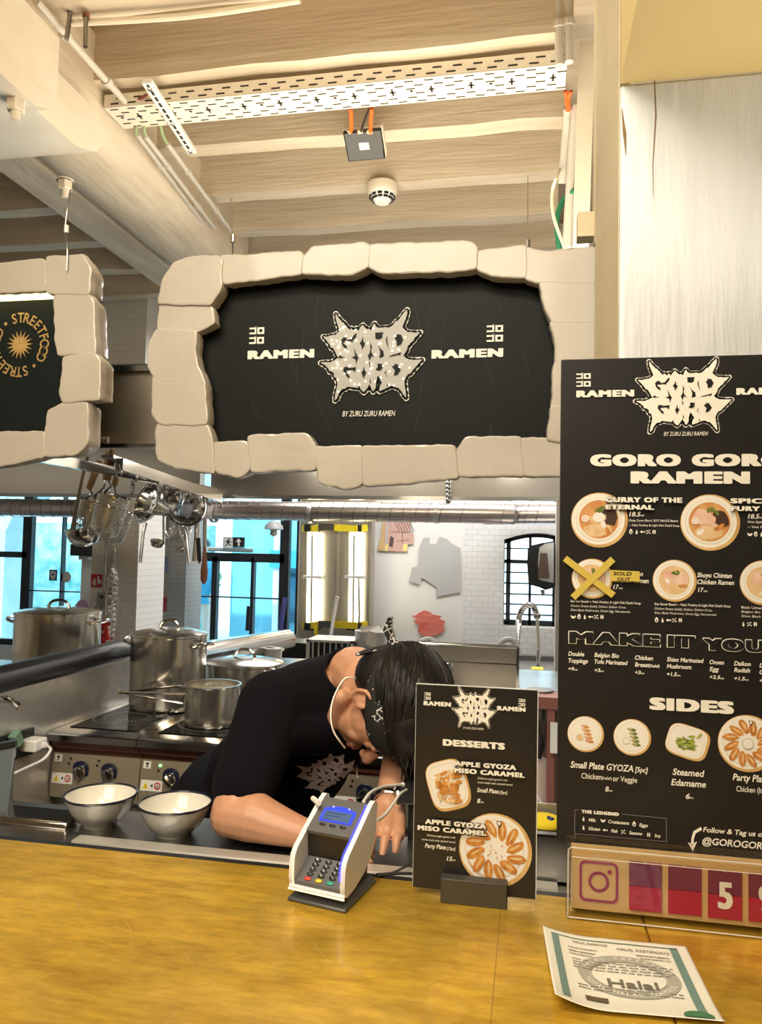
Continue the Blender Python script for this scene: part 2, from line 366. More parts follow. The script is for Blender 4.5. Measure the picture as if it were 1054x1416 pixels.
mb.flat([(c.x-.045, c.z-.05), (c.x+.045, c.z-.05), (c.x+.045, c.z+.06), (c.x-.045, c.z+.06)], fn, 0, 0)
mb.flat([(c.x, c.z-.048), (c.x+.03, c.z-.015), (c.x+.03, c.z+.045), (c.x-.03, c.z+.045), (c.x-.03, c.z-.015)], fn, .002, 1)
mb.flat([(c.x-.012, c.z), (c.x+.012, c.z), (c.x+.012, c.z+.02), (c.x-.012, c.z+.02)], fn, .004, 0); mb.build('badge_sticker', [M('navy_print', (.02, .06, .14), .5), WHITE], r, smooth=0)
# door with side glass
xj = X7(389, 850); xh = X7(292, 850)
zdt = P(330, 771, y=BW).z; zdb = P(330, 884, y=BW).z
r = thing('door_1', 'black framed glass exit door under the exit sign', 'door', ((xd0+xd1)/2, BW+.08, 0)); r['kind'] = 'structure'
mb = MB(); frame_bars(mb, [(xd0+.04, 0, xd0+.04, ztop, .10), (xj, 0, xj, ztop, .09), (xd0, zdt, xj, zdt, .085), (xd0, ztop-.03, xd1, ztop-.03, .06), (xd1-.02, 0, xd1-.02, ztop, .03), (xj, .62, xd1, .62, .05)]); mb.build('door_frame', BLACKM, r)
mb = MB(); frame_bars(mb, [(xh, .1, xh, zdt, .055), (X7(345, 850), .1, X7(345, 850), zdt, .03), (xd0+.08, .55, xj, .55, .10), (xd0+.08, zs, xj, zs, .012)]); mb.build('door_leaf', BLACKM, r)
MB().tube([P(344, 838, y=BW-.05), P(342, 872, y=BW-.05)], .02).build('door_handle', BLACK, r)
MB().box(xd0+.05, xd1-.02, BW+.075, BW+.085, .1, ztop).build('window_pane', GLASS, r)
MB().tube([P(288, 759, y=BW-.03), P(350, 761, y=BW-.03)], .022).build('door_closer', CHROME, r)
# right window
r = thing('window_2', 'small arched window with black steel bars in the brick wall', 'window', ((xw0+xw1)/2, BW+.2, zw0)); r['kind'] = 'structure'
mb = MB(); yb = BW+.22; xi = X7(700, 800, yb); xe = xw1
zi0 = P(735, 870, y=yb).z; zi1 = P(735, 742, y=yb).z
bars = [(xi+.02, zw0, xi+.02, zw1-.05, .04), (xw0, zw0+.025, xw1, zw0+.025, .045), (X7(733, 800, yb), zw0, X7(733, 800, yb), zw1, .025), (X7(768, 800, yb), zw0, X7(768, 800, yb), zw1, .05)]
for v in (759, 777, 792, 807, 822, 836, 850): z = P(735, v, y=yb).z; bars.append((xw0, z, xw1, z, -1 if v == 0 else (.035 if v == 777 else .012)))
frame_bars(mb, bars, y=yb); 
for i in range(n):
    (a, za), (b, zb) = A[i], A[i+1]; mb.hexa([(a, yb-.035, za-.035), (b, yb-.035, zb-.035), (b, yb+.035, zb-.035), (a, yb+.035, za-.035), (a, yb-.035, za), (b, yb-.035, zb), (b, yb+.035, zb), (a, yb+.035, za)])
mb.build('window_frame', BLACKM, r)
MB().box(xw0, xw1, yb-.004, yb+.004, zw0, zw1).build('window_pane', GLASSC, r)

# ------------------------------------------------------------ outdoors
PAVE = M('pale_paving', (.62, .66, .68), .8)
struct(MB().box(-16, 10, BW+.3, 30, -.12, -.02).build('ground', PAVE))
FAC = M('pale_facade', (.50, .58, .60), .8, noise_=((.30, .42, .46), 2.5, .5))
def arch_wall(name, x0, x1, arches, y0, y1, h, mat, label):
    mb = MB(); xs = x0
    for (a, b, spring, rise) in arches:
        mb.box(xs, a, y0, y1, 0, h); m_ = 14
        for i in range(m_):
            t0, t1 = i/m_, (i+1)/m_; p, q = a+(b-a)*t0, a+(b-a)*t1
            zp, zq = spring+rise*math.sqrt(max(0, 1-(2*t0-1)**2)), spring+rise*math.sqrt(max(0, 1-(2*t1-1)**2))
            mb.hexa([(p, y0, zp), (q, y0, zq), (q, y1, zq), (p, y1, zp), (p, y0, h), (q, y0, h), (q, y1, h), (p, y1, h)])
        xs = b
    mb.box(xs, x1, y0, y1, 0, h); return struct(mb.build(name, mat, smooth=0), label)
arch_wall('wall_arcade', -14, 3, [(-9.6, -7.1, 1.7, .75), (-6.9, -4.75, 1.75, .62), (-4.35, -2.1, 1.75, .62), (-1.6, 1.2, 1.75, .6)], 9.2, 9.6, 4.2, FAC, 'pale arcade of round arches outside the windows')
IVY = M('ivy_leaves', (.10, .36, .34), .8, noise_=((.50, .66, .64), 5, .7), bump=.8, bscale=14)
tag(MB().box(-12, -5.3, 12.2, 12.5, 0, 1.95).build('hedge_wall', IVY), 'pale blue-green ivy wall seen through the left window', 'hedge')
BLUEF = M('blue_shopfront', (.04, .30, .48), .6)
r = thing('shop_front', 'blue shopfront with white posts across the lane behind the exit door', 'shop front', (-3.2, 13, 0))
MB().box(-5.2, -1.5, 13, 13.3, 0, 2.4).build('wall', M('shop_wall', (.20, .48, .60), .7), r)
MB().box(-4.4, -2.6, 12.75, 13, 1.25, 1.55).build('awning', BLUEF, r)
mb = MB(); 
for x in (-4.3, -3.5, -3.0, -2.2): mb.box(x-.05, x+.05, 12.8, 12.95, 0, 2.2)
mb.build('post', WHITE, r)
mb = MB(); mb.box(-4.2, -3.6, 12.9, 13.0, .3, 1.15); mb.box(-3.3, -2.6, 12.9, 13.0, .3, 1.15); mb.build('shop_window', M('dark_glass', (.03, .10, .16), .1), r)
def tree(name, c, h, rad, label, seed):
    rr = thing(name, label, 'tree', (c[0], c[1], -.02)); random.seed(seed)
    MB().tube([(c[0], c[1], -.02), (c[0]+.03, c[1], h*.5), (c[0], c[1], h*.8)], [.06, .05, .03]).build('trunk', WOODH, rr)
    mb = MB()
    for i in range(420):
        d = Vector((random.gauss(0, 1), random.gauss(0, 1), random.gauss(0, 1))).normalized()*rad*random.uniform(.45, 1)
        p = Vector((c[0], c[1], h*.78))+Vector((d.x, d.y, d.z*.8)); a = Vector((random.uniform(-1, 1), random.uniform(-1, 1), random.uniform(-1, 1))).normalized()*.09; b = a.orthogonal().normalized()*.045
        mb.add([p-a, p+b, p+a, p-b], [(0, 1, 2, 3)])
    mb.build('foliage', M('leaf_green', (.16, .42, .20), .7), rr, smooth=0, normals=False)
tree('tree', (-5.0, 11.0), 1.3, .42, 'small bright green tree outside the exit door', 3)
tree('tree', (-1.5, 11.6), 2.0, .75, 'leafy tree outside behind the side glass of the exit door', 4)
# passer-by outdoors
r = thing('person', 'distant passer-by in a blue top outside the glass door', 'person', (-4.6, 10.4, -.02))
b_ = MB(); c = Vector((-4.6, 10.4, -.02))
b_.tube([c+Vector((0, 0, .85)), c+Vector((0, 0, 1.0)), c+Vector((0, 0, 1.3)), c+Vector((0, 0, 1.42)), c+Vector((0, 0, 1.48))], [.14, .13, .18, .12, .05], 12)
for s_ in (-1, 1):
    b_.tube([c+Vector((s_*.08, 0, .9)), c+Vector((s_*.09, -.02, .5)), c+Vector((s_*.09, 0, .05))], [.09, .06, .045], 8); b_.tube([c+Vector((s_*.19, 0, 1.36)), c+Vector((s_*.23, 0, 1.1)), c+Vector((s_*.2, -.1, .9))], [.05, .04, .03], 8)
b_.ball(c+Vector((0, 0, 1.6)), (.085, .1, .12)); b_.build('body', M('skin_far', (.6, .42, .34), .6), r)
b_ = MB(); b_.tube([c+Vector((0, 0, .8)), c+Vector((0, 0, 1.0)), c+Vector((0, 0, 1.3)), c+Vector((0, 0, 1.43))], [.16, .15, .2, .13], 12); b_.build('top', BLUEF, r)
b_ = MB(); b_.ball(c+Vector((0, .02, 1.64)), (.095, .1, .1)); b_.build('hair', BLACK, r)

# ------------------------------------------------------------ ceiling timbers
def joist(yb, z=3.5, wd=.10, x0=-6, x1=.14):
    mb = MB(); y0 = yb-wd; N = 30
    jit = random.Random(int(yb*100))
    for i in range(N):
        a, b = x0+(x1-x0)*i/N, x0+(x1-x0)*(i+1)/N
        if i == 0: zz = [0]*(N+1); zz = [jit.uniform(-.006, .006) for _ in range(N+1)]
        za, zb = z+zz[i], z+zz[i+1]
        mb.hexa([(a, y0, za), (b, y0, zb), (b, yb, zb), (a, yb, za), (a, y0, 3.96), (b, y0, 3.96), (b, yb, 3.96), (a, yb, 3.96)])
    return struct(mb.build('ceiling_beam', CREAM, smooth=0), None)
random.seed(5)
for yb, wd in ((2.46, .20), (2.89, .10), (3.44, .10), (3.93, .10), (4.41, .10), (4.89, .10), (5.41, .10), (5.92, .10), (6.43, .10), (0.9, .1), (1.45, .1), (1.95, .1)): joist(yb, 3.5, wd)
# big round-edged beam running to the back, and the plank beside it
prof = []
for i in range(17):
    t = PI*i/16; prof.append((-2.03+.25*math.cos(t), 3.46-.17*math.sin(t)))
prof += [(-2.28, 3.7), (-1.78, 3.7)]
mb = MB(); N = 24
rows = []
for j in range(N+1):
    y = 0.6+(4.62-.6)*j/N; k = 1 if j < N else .93
    rows.append([Vector((-2.03+(x+2.03)*k+.006*noise.noise((x*9, y*2, z*9)), y, 3.5+(z-3.5)*k+.006*noise.noise((x*9, y*2, z*9+5)))) for x, z in prof])
vs = [p for R in rows for p in R]; n_ = len(prof); fs = [(j*n_+i, j*n_+(i+1) % n_, (j+1)*n_+(i+1) % n_, (j+1)*n_+i) for j in range(N) for i in range(n_)]+[tuple(range(n_)), tuple(N*n_+i for i in range(n_))]
mb.add(vs, fs); struct(mb.build('ceiling_beam_round', CREAMY), 'rounded cream timber beam running back along the left')
struct(MB().box(-2.56, -2.31, .6, 4.9, 3.40, 3.7).build('ceiling_beam_plank', CREAMY, bevel=.015), 'flat cream plank beside the rounded beam')
mb = MB(); mb.tube([P(108, 132, d=3.35), P(117, 134, d=3.25)], .03, 10); tag(mb.build('beam_peg', CREAMY), 'short round peg sticking out of the rounded beam', 'peg')

# painted steel bracket with bolts under the beam
r = thing('beam_bracket', 'cream painted steel bracket with hex bolts under the beam, top left', 'bracket', (-2.0, 2.4, 3.1))
BRK = M('bracket_paint', (.78, .72, .62), .38, noise_=((.66, .58, .46), 5, .4), bump=.1, bscale=10)
def yz_prism(mb, poly, x0, x1, m=0): return mb.prism(poly, lambda a, b, d: Vector((d, a, b)), x0, x1, m)
mb = MB(); yz_prism(mb, [(.9, 3.12), (2.60, 3.12), (2.74, 3.17), (2.78, 3.24), (2.74, 3.33), (.9, 3.33)], -2.30, -1.72); mb.build('lower_corbel', BRK, r, bevel=.012)
mb = MB(); yz_prism(mb, [(.9, 3.10), (2.28, 3.10), (2.34, 3.13), (2.34, 3.36), (.9, 3.36)], -1.73, -1.63); mb.build('side_plate', BRK, r, bevel=.01)
mb = MB(); yz_prism(mb, [(.9, 3.05), (2.22, 3.05), (2.30, 3.08), (2.30, 3.12), (.9, 3.12)], -2.2, -1.626); mb.build('bottom_plate', BRK, r, bevel=.008)
mb = MB(); mb.tube([(-1.93, 1.2, 3.05), (-1.93, 2.1, 3.05)], [.16, .17], 20); mb.build('round_post_end', BRK, r)
def bolt(c, rr):
    mb = MB(); mb.lathe([(0, .028), (.036, .028), (.036, .022)], c, 20); mb.lathe([(.03, .022), (.03, -.012), (.026, -.016), (0, -.016)], c, 6); mb.lathe([(.015, -.016), (.014, -.045), (0, -.047)], c, 10); return mb.build('bolt', BRK, rr, smooth=25)
bolt(P(22, 148, z=3.03), r); bolt(P(90, 258, z=3.10), r)
mb = MB(); p = P(32, 140, y=1.6); mb.box(-1.80, -1.55, 1.05, 1.30, 2.9, 3.96)
struct(MB().box(-1.98, -1.64, 1.5, 1.72, 3.12, 3.96).build('ceiling_post', BRK, bevel=.01), 'cream steel post rising from the bracket to the ceiling')

# cable tray
r = thing('cable_tray', 'long cream perforated cable tray hanging under the ceiling beams', 'cable tray', (-.7, 3.0, 3.42))
TX0, TX1 = P(170, 165, y=3.0).x, .12
mb = MB(); mb.box(TX0, TX1, 2.85, 3.01, 3.418, 3.421); mb.box(TX0, TX1, 2.85, 2.853, 3.42, 3.475); mb.box(TX0, TX1, 3.007, 3.01, 3.42, 3.475); mb.build('tray_channel', CREAMP, r)
mb = MB(); x = TX0+.02; k = 0; SLOT = M('slot_dark', (.03, .022, .016), .9)
while x < TX1-.04:
    for j, yy in enumerate((2.865, 2.892, 2.913, 2.943, 2.970, 2.996)):
        off = .035 if j % 2 else 0
        if j in (2, 3) and k % 2: continue
        mb.box(x+off-.0, x+off+.036, yy-.0035, yy+.0035, 3.4172, 3.4178)
    mb.box(x+.01, x+.046, 2.8486, 2.8496, 3.43, 3.436); mb.box(x+.035, x+.07, 2.8486, 2.8496, 3.452, 3.458)
    if k % 2: mb.box(x+.018, x+.026, 2.905, 2.948, 3.4172, 3.4178); mb.box(x+.01, x+.034, 2.922, 2.931, 3.4172, 3.4178)
    elif k % 4 == 0: mb.disc((x+.02, 2.927, 3.4174), .007, 10)
    x += .078; k += 1
mb.build('slot_row', SLOT, r, smooth=0)['kind'] = 'stuff'
# slotted channel running along depth
r = thing('channel_rail', 'narrow white slotted channel bolted across the cable tray', 'channel', (-1.5, 3.25, 3.41))
a, b = P(203, 112, z=3.40), P(266, 210, z=3.40); t = (b-a).normalized()
MB().bar(a, b, .042, .022).build('channel', WHITE, r, bevel=.003)
mb = MB(); 
for i in range(13):
    c = a+(b-a)*((i+.5)/13); mb.bar(c-t*.014-Vector((0, 0, .0115)), c+t*.014-Vector((0, 0, .0115)), .011, .001)
mb.build('slot_row', SLOT, r, smooth=0)['kind'] = 'stuff'
for q in (.06, .52, .95): c = a+(b-a)*q; MB().lathe([(0, -.019), (.009, -.019), (.011, -.011)], c, 8).build('screw', STEELV, r)
# conduits on the left
def conduit(pts, rad, label, mat=GREYPIPE, clips=2, name='conduit'):
    rr = thing(name, label, 'conduit', pts[0])
    MB().tube(arc_pts(pts, 6) if len(pts) > 2 else pts, rad, 10).build('pipe', mat, rr)
    for i in range(clips):
        q = (i+.6)/(clips+.2); a, b = Vector(pts[0]), Vector(pts[-1]); c = a+(b-a)*q; d = (b-a).normalized()
        if len(pts) == 2: mb = MB(); mb.tube([c-d*.012, c+d*.012], rad*1.5, 10); mb.build('clip', mat, rr)
    return rr
conduit([P(50, 2, z=3.44), P(178, 146, z=3.44)], .014, 'grey conduit running to the left end of the cable tray')
conduit([P(190, 186, z=3.4), P(288, 318, z=3.4)], .011, 'grey conduit nearest the round beam, lowest of three'); conduit([P(201, 188, z=3.4), P(296, 314, z=3.4)], .011, 'grey conduit in the middle of three beside the round beam'); conduit([P(231, 198, z=3.42), P(319, 318, z=3.42)], .012, 'grey conduit right of two others, ending over the big sign')
GREENC = M('green_cable', (.30, .38, .20), .5); 
for i, (u, v, u2, v2) in enumerate(((190, 172, 190, 188), (200, 172, 203, 190), (222, 172, 231, 198))):
    tag(MB().tube(arc_pts([P(u, v, z=3.425), P((u+u2)/2-2, (v+v2)/2, z=3.41), P(u2, v2, z=3.40)], 5), .008, 8).build('cable', GREENC), ['green cable entering the lowest conduit beside the beam', 'green cable entering the middle conduit beside the beam', 'green cable entering the right conduit under the channel'][i], 'cable', 'green cables under the tray')
tag(MB().tube([P(180, 144, z=3.45), P(203, 131, z=3.44)], .006, 6).build('cable', M('dark_red_cable', (.22, .04, .04), .5)), 'short dark red cable crossing into the left end of the tray', 'cable')
conduit([P(100, 32, z=3.47), P(260, 22, z=3.47), P(415, 0, z=3.47)], .012, 'long pale cable conduit along the nearest ceiling beam', M('pale_conduit', (.74, .66, .52), .4), 0)
for i, (u, v, u2, v2) in enumerate(((98, 12, 92, 55), (119, 20, 118, 65))):
    rr = thing('threaded_rod', ['left of two steel rods hanging at the top left beam', 'right of two steel rods hanging at the top left beam'][i], 'rod', P(u, v, y=2.4))
    MB().tube([P(u, v, y=2.4), P(u2, v2, y=2.38)], .008, 8).build('rod', STEELD, rr); MB().lathe([(0, .008), (.014, .008), (.014, -.006), (0, -.006)], P(u, v+2, y=2.4), 6).build('nut', M('rust', (.20, .07, .03), .8), rr)
# conduits on the right
conduit([P(772, -20, y=2.8), P(774, 91, y=2.8)], .016, 'left of the two grey conduits dropping into the tray, top right', clips=1); conduit([P(785, -20, y=2.8), P(787, 86, y=2.8)], .016, 'right of the two grey conduits dropping into the tray, top right', clips=1)
conduit([P(786, 148, y=3.2), P(784, 180, y=3.3), P(778, 254, y=3.4)], .020, 'short grey conduit with orange cables, below the right tray end', clips=0)
conduit([P(797, 146, y=3.2), P(792, 210, y=3.25), P(784, 342, y=3.3)], .020, 'long grey conduit below the right tray end, reaching the sign', clips=0)
ORANGE = M('orange_cable', (.85, .13, .015), .45)
for i, (u, u2) in enumerate(((782, 785), (790, 787))): tag(MB().tube(arc_pts([P(u, 126, y=3.08), P(u2-1, 138, y=3.12), P(u2, 152, y=3.2)], 5), .009, 8).build('cable', ORANGE), ['left orange cable dropping from the tray into the short conduit', 'right orange cable dropping from the tray into the short conduit'][i], 'cable', 'orange cables at the right tray end')
tag(MB().tube(arc_pts([P(808, 246, z=3.5), P(801, 259, y=3.3), P(780, 275, y=3.3), P(770, 305, y=3.3), P(774, 345, y=3.3)], 8), .011, 8).build('cable', M('dark_green_cable', (.01, .16, .07), .5)), 'dark green cable curving down behind the sign top right', 'cable')
tag(MB().tube(arc_pts([P(776, 232, z=3.5), P(772, 240, y=3.25), P(764, 265, y=3.25), P(766, 300, y=3.25), P(782, 345, y=3.25)], 8), .007, 8).build('cable', M('cream_cable', (.75, .66, .48), .5)), 'thin cream cable looping down beside the dark green cable', 'cable')
# sensor box with its cables
r = thing('junction_box', 'black and cream box on orange cables under the tray', 'box', P(505, 197, y=3.2))
c = P(505, 197, y=3.25); cx, cz = c.x, c.z
Rm = Matrix.Rotation(math.radians(-32), 3, 'X')
mb = MB(); mb.obox(c+Rm@Vector((0, 0, .012)), (.088, .072, .022), Rm); mb.build('housing', CREAMP, r, bevel=.008)
mb = MB(); mb.obox(c+Rm@Vector((.0, 0, -.018)), (.085, .068, .012), Rm); mb.build('black_cover', M('gloss_black', (.01, .01, .01), .15), r, bevel=.006)
mb = MB(); mb.obox(c+Rm@Vector((.0, -.0, -.0305)), (.022, .016, .0006), Rm); mb.build('sticker', WHITE, r)
mb = MB(); [put_bars(mb, -.016, .016-.006*i, .006-i*.005, .0022, lambda a, b, d: c+Rm@Vector((a, -b, -.0315)), 0, i) for i in range(3)]; mb.build('sticker_text', BLACK, r, smooth=0)
for u, u2 in ((485, 485), (514, 512)): MB().tube(arc_pts([P(u, 150, y=3.05), P(u2+1, 168, y=3.12), P(u2, 184, y=3.19)], 5), .009, 8).build('cable', ORANGE, r); 
MB().tube(arc_pts([P(511, 150, y=3.05), P(503, 170, y=3.12), P(499, 184, y=3.19)], 5), .005, 6).build('cable', BLACK, r)
for u in (485, 512, 499): MB().lathe([(.018, .0), (.018, .012), (.012, .016), (0, .016)], P(u, 184, y=3.195), 14, R=Matrix.Rotation(math.radians(40), 3, 'X')).build('gland', M('gland_cream', (.7, .6, .42), .5), r)
# smoke detector
c = P(529, 256, z=3.5)
r = thing('smoke_detector', 'round white smoke detector on the underside of a ceiling beam', 'smoke detector', c)
MB().lathe([(0, 0), (.082, 0), (.082, -.035), (.074, -.048), (0, -.048)], c, 32).build('base', M('detector_base', (.70, .62, .50), .5), r)
MB().lathe([(.07, -.048), (.066, -.062), (.044, -.085), (.038, -.094), (0, -.096)], c, 32).build('sensor_head', WHITE, r)
mb = MB()
for i in range(12):
    a = 2*PI*i/12
    for rr, zz in ((.064, -.066), (.053, -.078)): mb.obox(c+Vector((math.cos(a)*rr, math.sin(a)*rr, zz)), (.004, .011, .005), Matrix.Rotation(a, 3, 'Z'))
mb.build('vent', BLACK, r)

# ------------------------------------------------------------ pillar, soffit and post on the right
struct(MB().box(.142, .75, 1.30, 1.77, 0, 2.386).build('pillar', [PLASTERW], bevel=.006), 'white washed timber pillar behind the menu board')
mb = MB(); mb.box(.1405, .1415, 1.303, 1.77, 0, 3.96); struct(mb.build('wall_pillar_side', CREAMV), 'cream plastered side of the timber pillar')
mb = MB(); zc_ = [P(905, v, y=1.30) for v in (100, 160, 230, 300)]; mb.tube([p+Vector((.003*math.sin(i*2), .0006, 0)) for i, p in enumerate(zc_)], [.001, .0016, .0012, .0005], 5)
mb.tube([P(860, 150, y=1.2995), P(864, 185, y=1.2995), P(866, 215, y=1.2995)], [.0005, .003, .0005], 5); struct(mb.build('pillar_crack', M('crack_brown', (.22, .13, .06), .9)), 'dark cracks in the timber pillar')
struct(MB().box(.142, 3.2, -4.5, 1.30, 2.386, 3.96).build('ceiling_soffit', M('yellow_plaster', (.93, .76, .38), .6, noise_=((.76, .58, .25), 2, .4), bump=.1, bscale=12)), 'yellow painted soffit above the pillar')
a = P(822, 335, y=1.86); struct(MB().box(a.x, a.x+.035, 1.86, 1.92, a.z, 3.96).build('trim_1', CREAMV, bevel=.004), 'narrow cream timber batten beside the pillar')
b = P(836, 330, y=1.93); struct(MB().box(b.x-.012, b.x+.06, 1.93, 1.96, 1.9, 3.96).build('trim_2', CREAMV), None)
mb = MB(); q0, q1 = P(829, 300, y=1.925), P(831, 185, y=1.925); mb.box(q0.x+.004, q0.x+.013, 1.9225, 1.93, q0.z, q1.z); struct(mb.build('trim_3', BLACK), None)
mb = MB(); q = P(808, 312, y=1.88); mb.box(q.x-.016, a.x, 1.87, 1.915, q.z-.03, q.z+.03); tag(mb.build('wood_block', CREAMV), 'small cream wooden block beside the batten, above the sign corner', 'block')
mb = MB(); q0, q1 = P(803, 340, y=3.0), P(812, 60, y=3.0); mb.bar(q0, q1, .06, .03, upv=(0, 1, 0)); struct(mb.build('trim_4', CREAMP), None)
# ============================================================ hanging signs framed in carved blocks
STONE = M('carved_foam_stone', (.52, .48, .43), .38, noise_=((.45, .41, .36), 6, .5), bump=.30, bscale=11, coat=.5)
YS = 1.80
def block(poly_px, root, seed, dep=.074, y=YS):
    """one carved block: surveyed outline of its front, wavy laminated sides"""
    rnd = random.Random(seed)
    pts = [(P(u, v, y=y).x, P(u, v, y=y).z) for u, v in poly_px]
    ar = sum(pts[i][0]*pts[(i+1) % len(pts)][1]-pts[(i+1) % len(pts)][0]*pts[i][1] for i in range(len(pts)))
    if ar < 0: pts.reverse()
    fine = []
    for i in range(len(pts)):
        a, b = Vector(pts[i]), Vector(pts[(i+1) % len(pts)]); n_ = max(1, int((b-a).length/.008))
        for k in range(n_): fine.append(a+(b-a)*k/n_)
    # round corners a little
    for _ in range(1): fine = [(fine[i-1]+fine[i]*2+fine[(i+1) % len(fine)])/4 for i in range(len(fine))]
    N = len(fine); nor = []
    for i in range(N):
        t = fine[(i+1) % N]-fine[i-1]; t = t.normalized() if t.length > 1e-9 else Vector((1, 0)); nor.append(Vector((t.y, -t.x)))
    fine = [p+nor[i]*(.0022+.003*noise.noise((p.x*40, p.y*40, seed))) for i, p in enumerate(fine)]
    lay = [(-.0045, 0), (-.0012, .0012), (0, .005), (.001, .021), (-.004, .024), (-.003, .040), (-.008, .043), (-.006, .058), (-.010, dep)]
    z0 = rnd.uniform(-.005, .003); vs = []; fs = []
    for off, d in lay:
        for i, p in enumerate(fine):
            o = off+.0016*noise.noise((p.x*60, p.y*60, d*200+seed)); q = p+nor[i]*o; vs.append((q.x, y+d+(z0 if d < .01 else 0), q.y))
    for j in range(len(lay)-1):
        for i in range(N): fs.append((j*N+i, j*N+(i+1) % N, (j+1)*N+(i+1) % N, (j+1)*N+i))
    mb = MB(); mb.add(vs, fs)
    # bumpy front: rings shrinking to the middle
    c = sum(fine, Vector((0, 0)))/N; prev = 0; base = len(mb.v)
    tri = tessellate_polygon([[Vector((v[0], v[2], 0)) for v in vs[:N]]]); mb.add(vs[:N], [tuple(t) for t in tri]); 
    tri = tessellate_polygon([[Vector((v[0], v[2], 0)) for v in vs[-N:]]]); mb.add(vs[-N:], [tuple(t) for t in tri])
    return mb.build('stone_block', STONE, root, smooth=28)
def grow(poly, k=1.0): return poly
sign = thing('hanging_sign', 'large black shop sign in a carved stone-block frame hanging over the counter', 'sign', P(520, 500, y=YS+.05))
BL = [[(226,385),(240,364),(264,355),(304,353),(307,361),(306,401),(292,422),(219,420)], [(219,420),(292,421),(297,446),(273,458),(217,455)],
 [(217,455),(273,457),(270,483),(275,510),(284,526),(212,521),(205,507),(206,474)], [(212,520),(284,524),(284,537),(287,571),(286,588),(219,587),(211,571)],
 [(217,586),(286,586),(294,610),(296,655),(243,647),(216,634),(214,598)], [(304,353),(416,347),(421,356),(419,378),(309,393),(303,369)],
 [(419,356),(431,341),(507,335),(514,341),(512,369),(485,381),(417,379)], [(511,338),(655,333),(661,344),(660,372),(625,376),(528,379),(510,370)],
 [(657,347),(729,338),(729,385),(680,382),(658,373)], [(727,341),(755,347),(826,341),(824,393),(746,391),(726,385)],
 [(745,390),(824,391),(825,447),(762,447),(752,420)], [(760,445),(825,445),(825,502),(768,502),(769,478)], [(766,500),(825,500),(825,562),(763,562)],
 [(762,560),(825,560),(825,610),(756,610)], [(294,612),(342,610),(346,649),(330,661),(297,652)], [(342,602),(425,599),(437,618),(437,649),(347,652)],
 [(434,618),(501,616),(502,669),(479,676),(440,667)], [(500,617),(629,616),(634,661),(564,668),(502,672)], [(631,625),(643,604),(720,604),(725,658),(632,658)], [(719,606),(775,605),(824,607),(824,657),(722,658)]]
for i, b in enumerate(BL): block(b, sign, i+1)
PANEL = M('sign_panel_black', (.0045, .0055, .0055), .5, spec=.15, noise_=((.007, .009, .0085), 10, .4))
YP = YS+.052
mb = MB(); a, b = P(255, 380, y=YP), P(800, 640, y=YP); mb.box(a.x, b.x, YP, YP+.02, b.z, a.z); mb.build('sign_panel', PANEL, sign)
mb = MB(); rnd = random.Random(3)
for i in range(26):     # fine scratches on the black panel
    u, v = rnd.uniform(310, 740), rnd.uniform(400, 590); L = rnd.uniform(8, 60); a_ = rnd.uniform(1.2, 2.3); q = [P(u+L*t*math.cos(a_)+6*t*t, v+L*t*math.sin(a_), y=YP-.0004) for t in (0, .5, 1)]
    mb.tube(q, .0003, 4)
mb.build('scratches', M('scratch_grey', (.05, .055, .055), .6), sign, smooth=0)['kind'] = 'stuff'
SIGNW = M('sign_white', (.80, .79, .75), .4)
B = Board(sign, YP)
B.text([('RAMEN', 343, 435, 490, 12)], SIGNW, bold=.075); B.text([('RAMEN', 597, 696, 489, 12)], SIGNW, bold=.075)
B.text([('BY ZURU ZURU RAMEN', 474, 547, 572, 7.5)], SIGNW, bold=.005, shear=.2)
for u0, u1, v0, v1 in ((345, 366, 476, 451), (673, 696, 473, 448)):
    mb = MB(); (xa, za), (xb, zb) = B.xz(u0, v0), B.xz(u1, v1); katakana(mb, B.fn, xa, xb, za, zb, .002); mb.build('katakana_mark', SIGNW, sign, smooth=0)
LOGOW = M('lit_logo_acrylic', (.33, .325, .31), .35, emit=(1, .92, .78), estr=.03)
mb = MB(); cx, cz = B.xz(514, 492); k = B.k(514, 492); put_logo(mb, B.fn, cx, cz, 146*k, 128*k, .004, .002, 0, 1, 2)
mb.build('spiky_logo', [SIGNW, PANEL, LOGOW], sign, smooth=0, normals=False)
LEDM = M('led_bulb', (1, .9, .7), .3, emit=(1, .86, .55), estr=4)
rnd = random.Random(11); mb = MB(); 
o2 = [Vector(p) for p in LOGO_OUT]
def inside(p, poly):
    c = False; n_ = len(poly)
    for i in range(n_):
        a, b = poly[i], poly[i-1]
        if (a[1] > p[1]) != (b[1] > p[1]) and p[0] < (b[0]-a[0])*(p[1]-a[1])/(b[1]-a[1])+a[0]: c = not c
    return c
cnt = 0
while cnt < 64:
    p = (rnd.uniform(150, 900), rnd.uniform(170, 720))
    if inside(p, LOGO_OUT) and not any(inside(p, h) for h in LOGO_HOLES):
        mb.ball(B.fn(cx+(p[0]-525)/970*146*k, cz-(p[1]-417)/755*128*k, .0105), .0019, 0, 8); cnt += 1
mb.build('led_bulbs', LEDM, sign)['kind'] = 'stuff'
mb = MB()
for i, pt in enumerate(((546, 534), (541, 526), (551, 523))):     # three worn patches on the bottom block
    p = P(pt[0]-4, pt[1]+108, y=YS-.012)
    mb.disc(p, .006, 6, 0, Matrix.Rotation(PI/2, 3, 'X'))
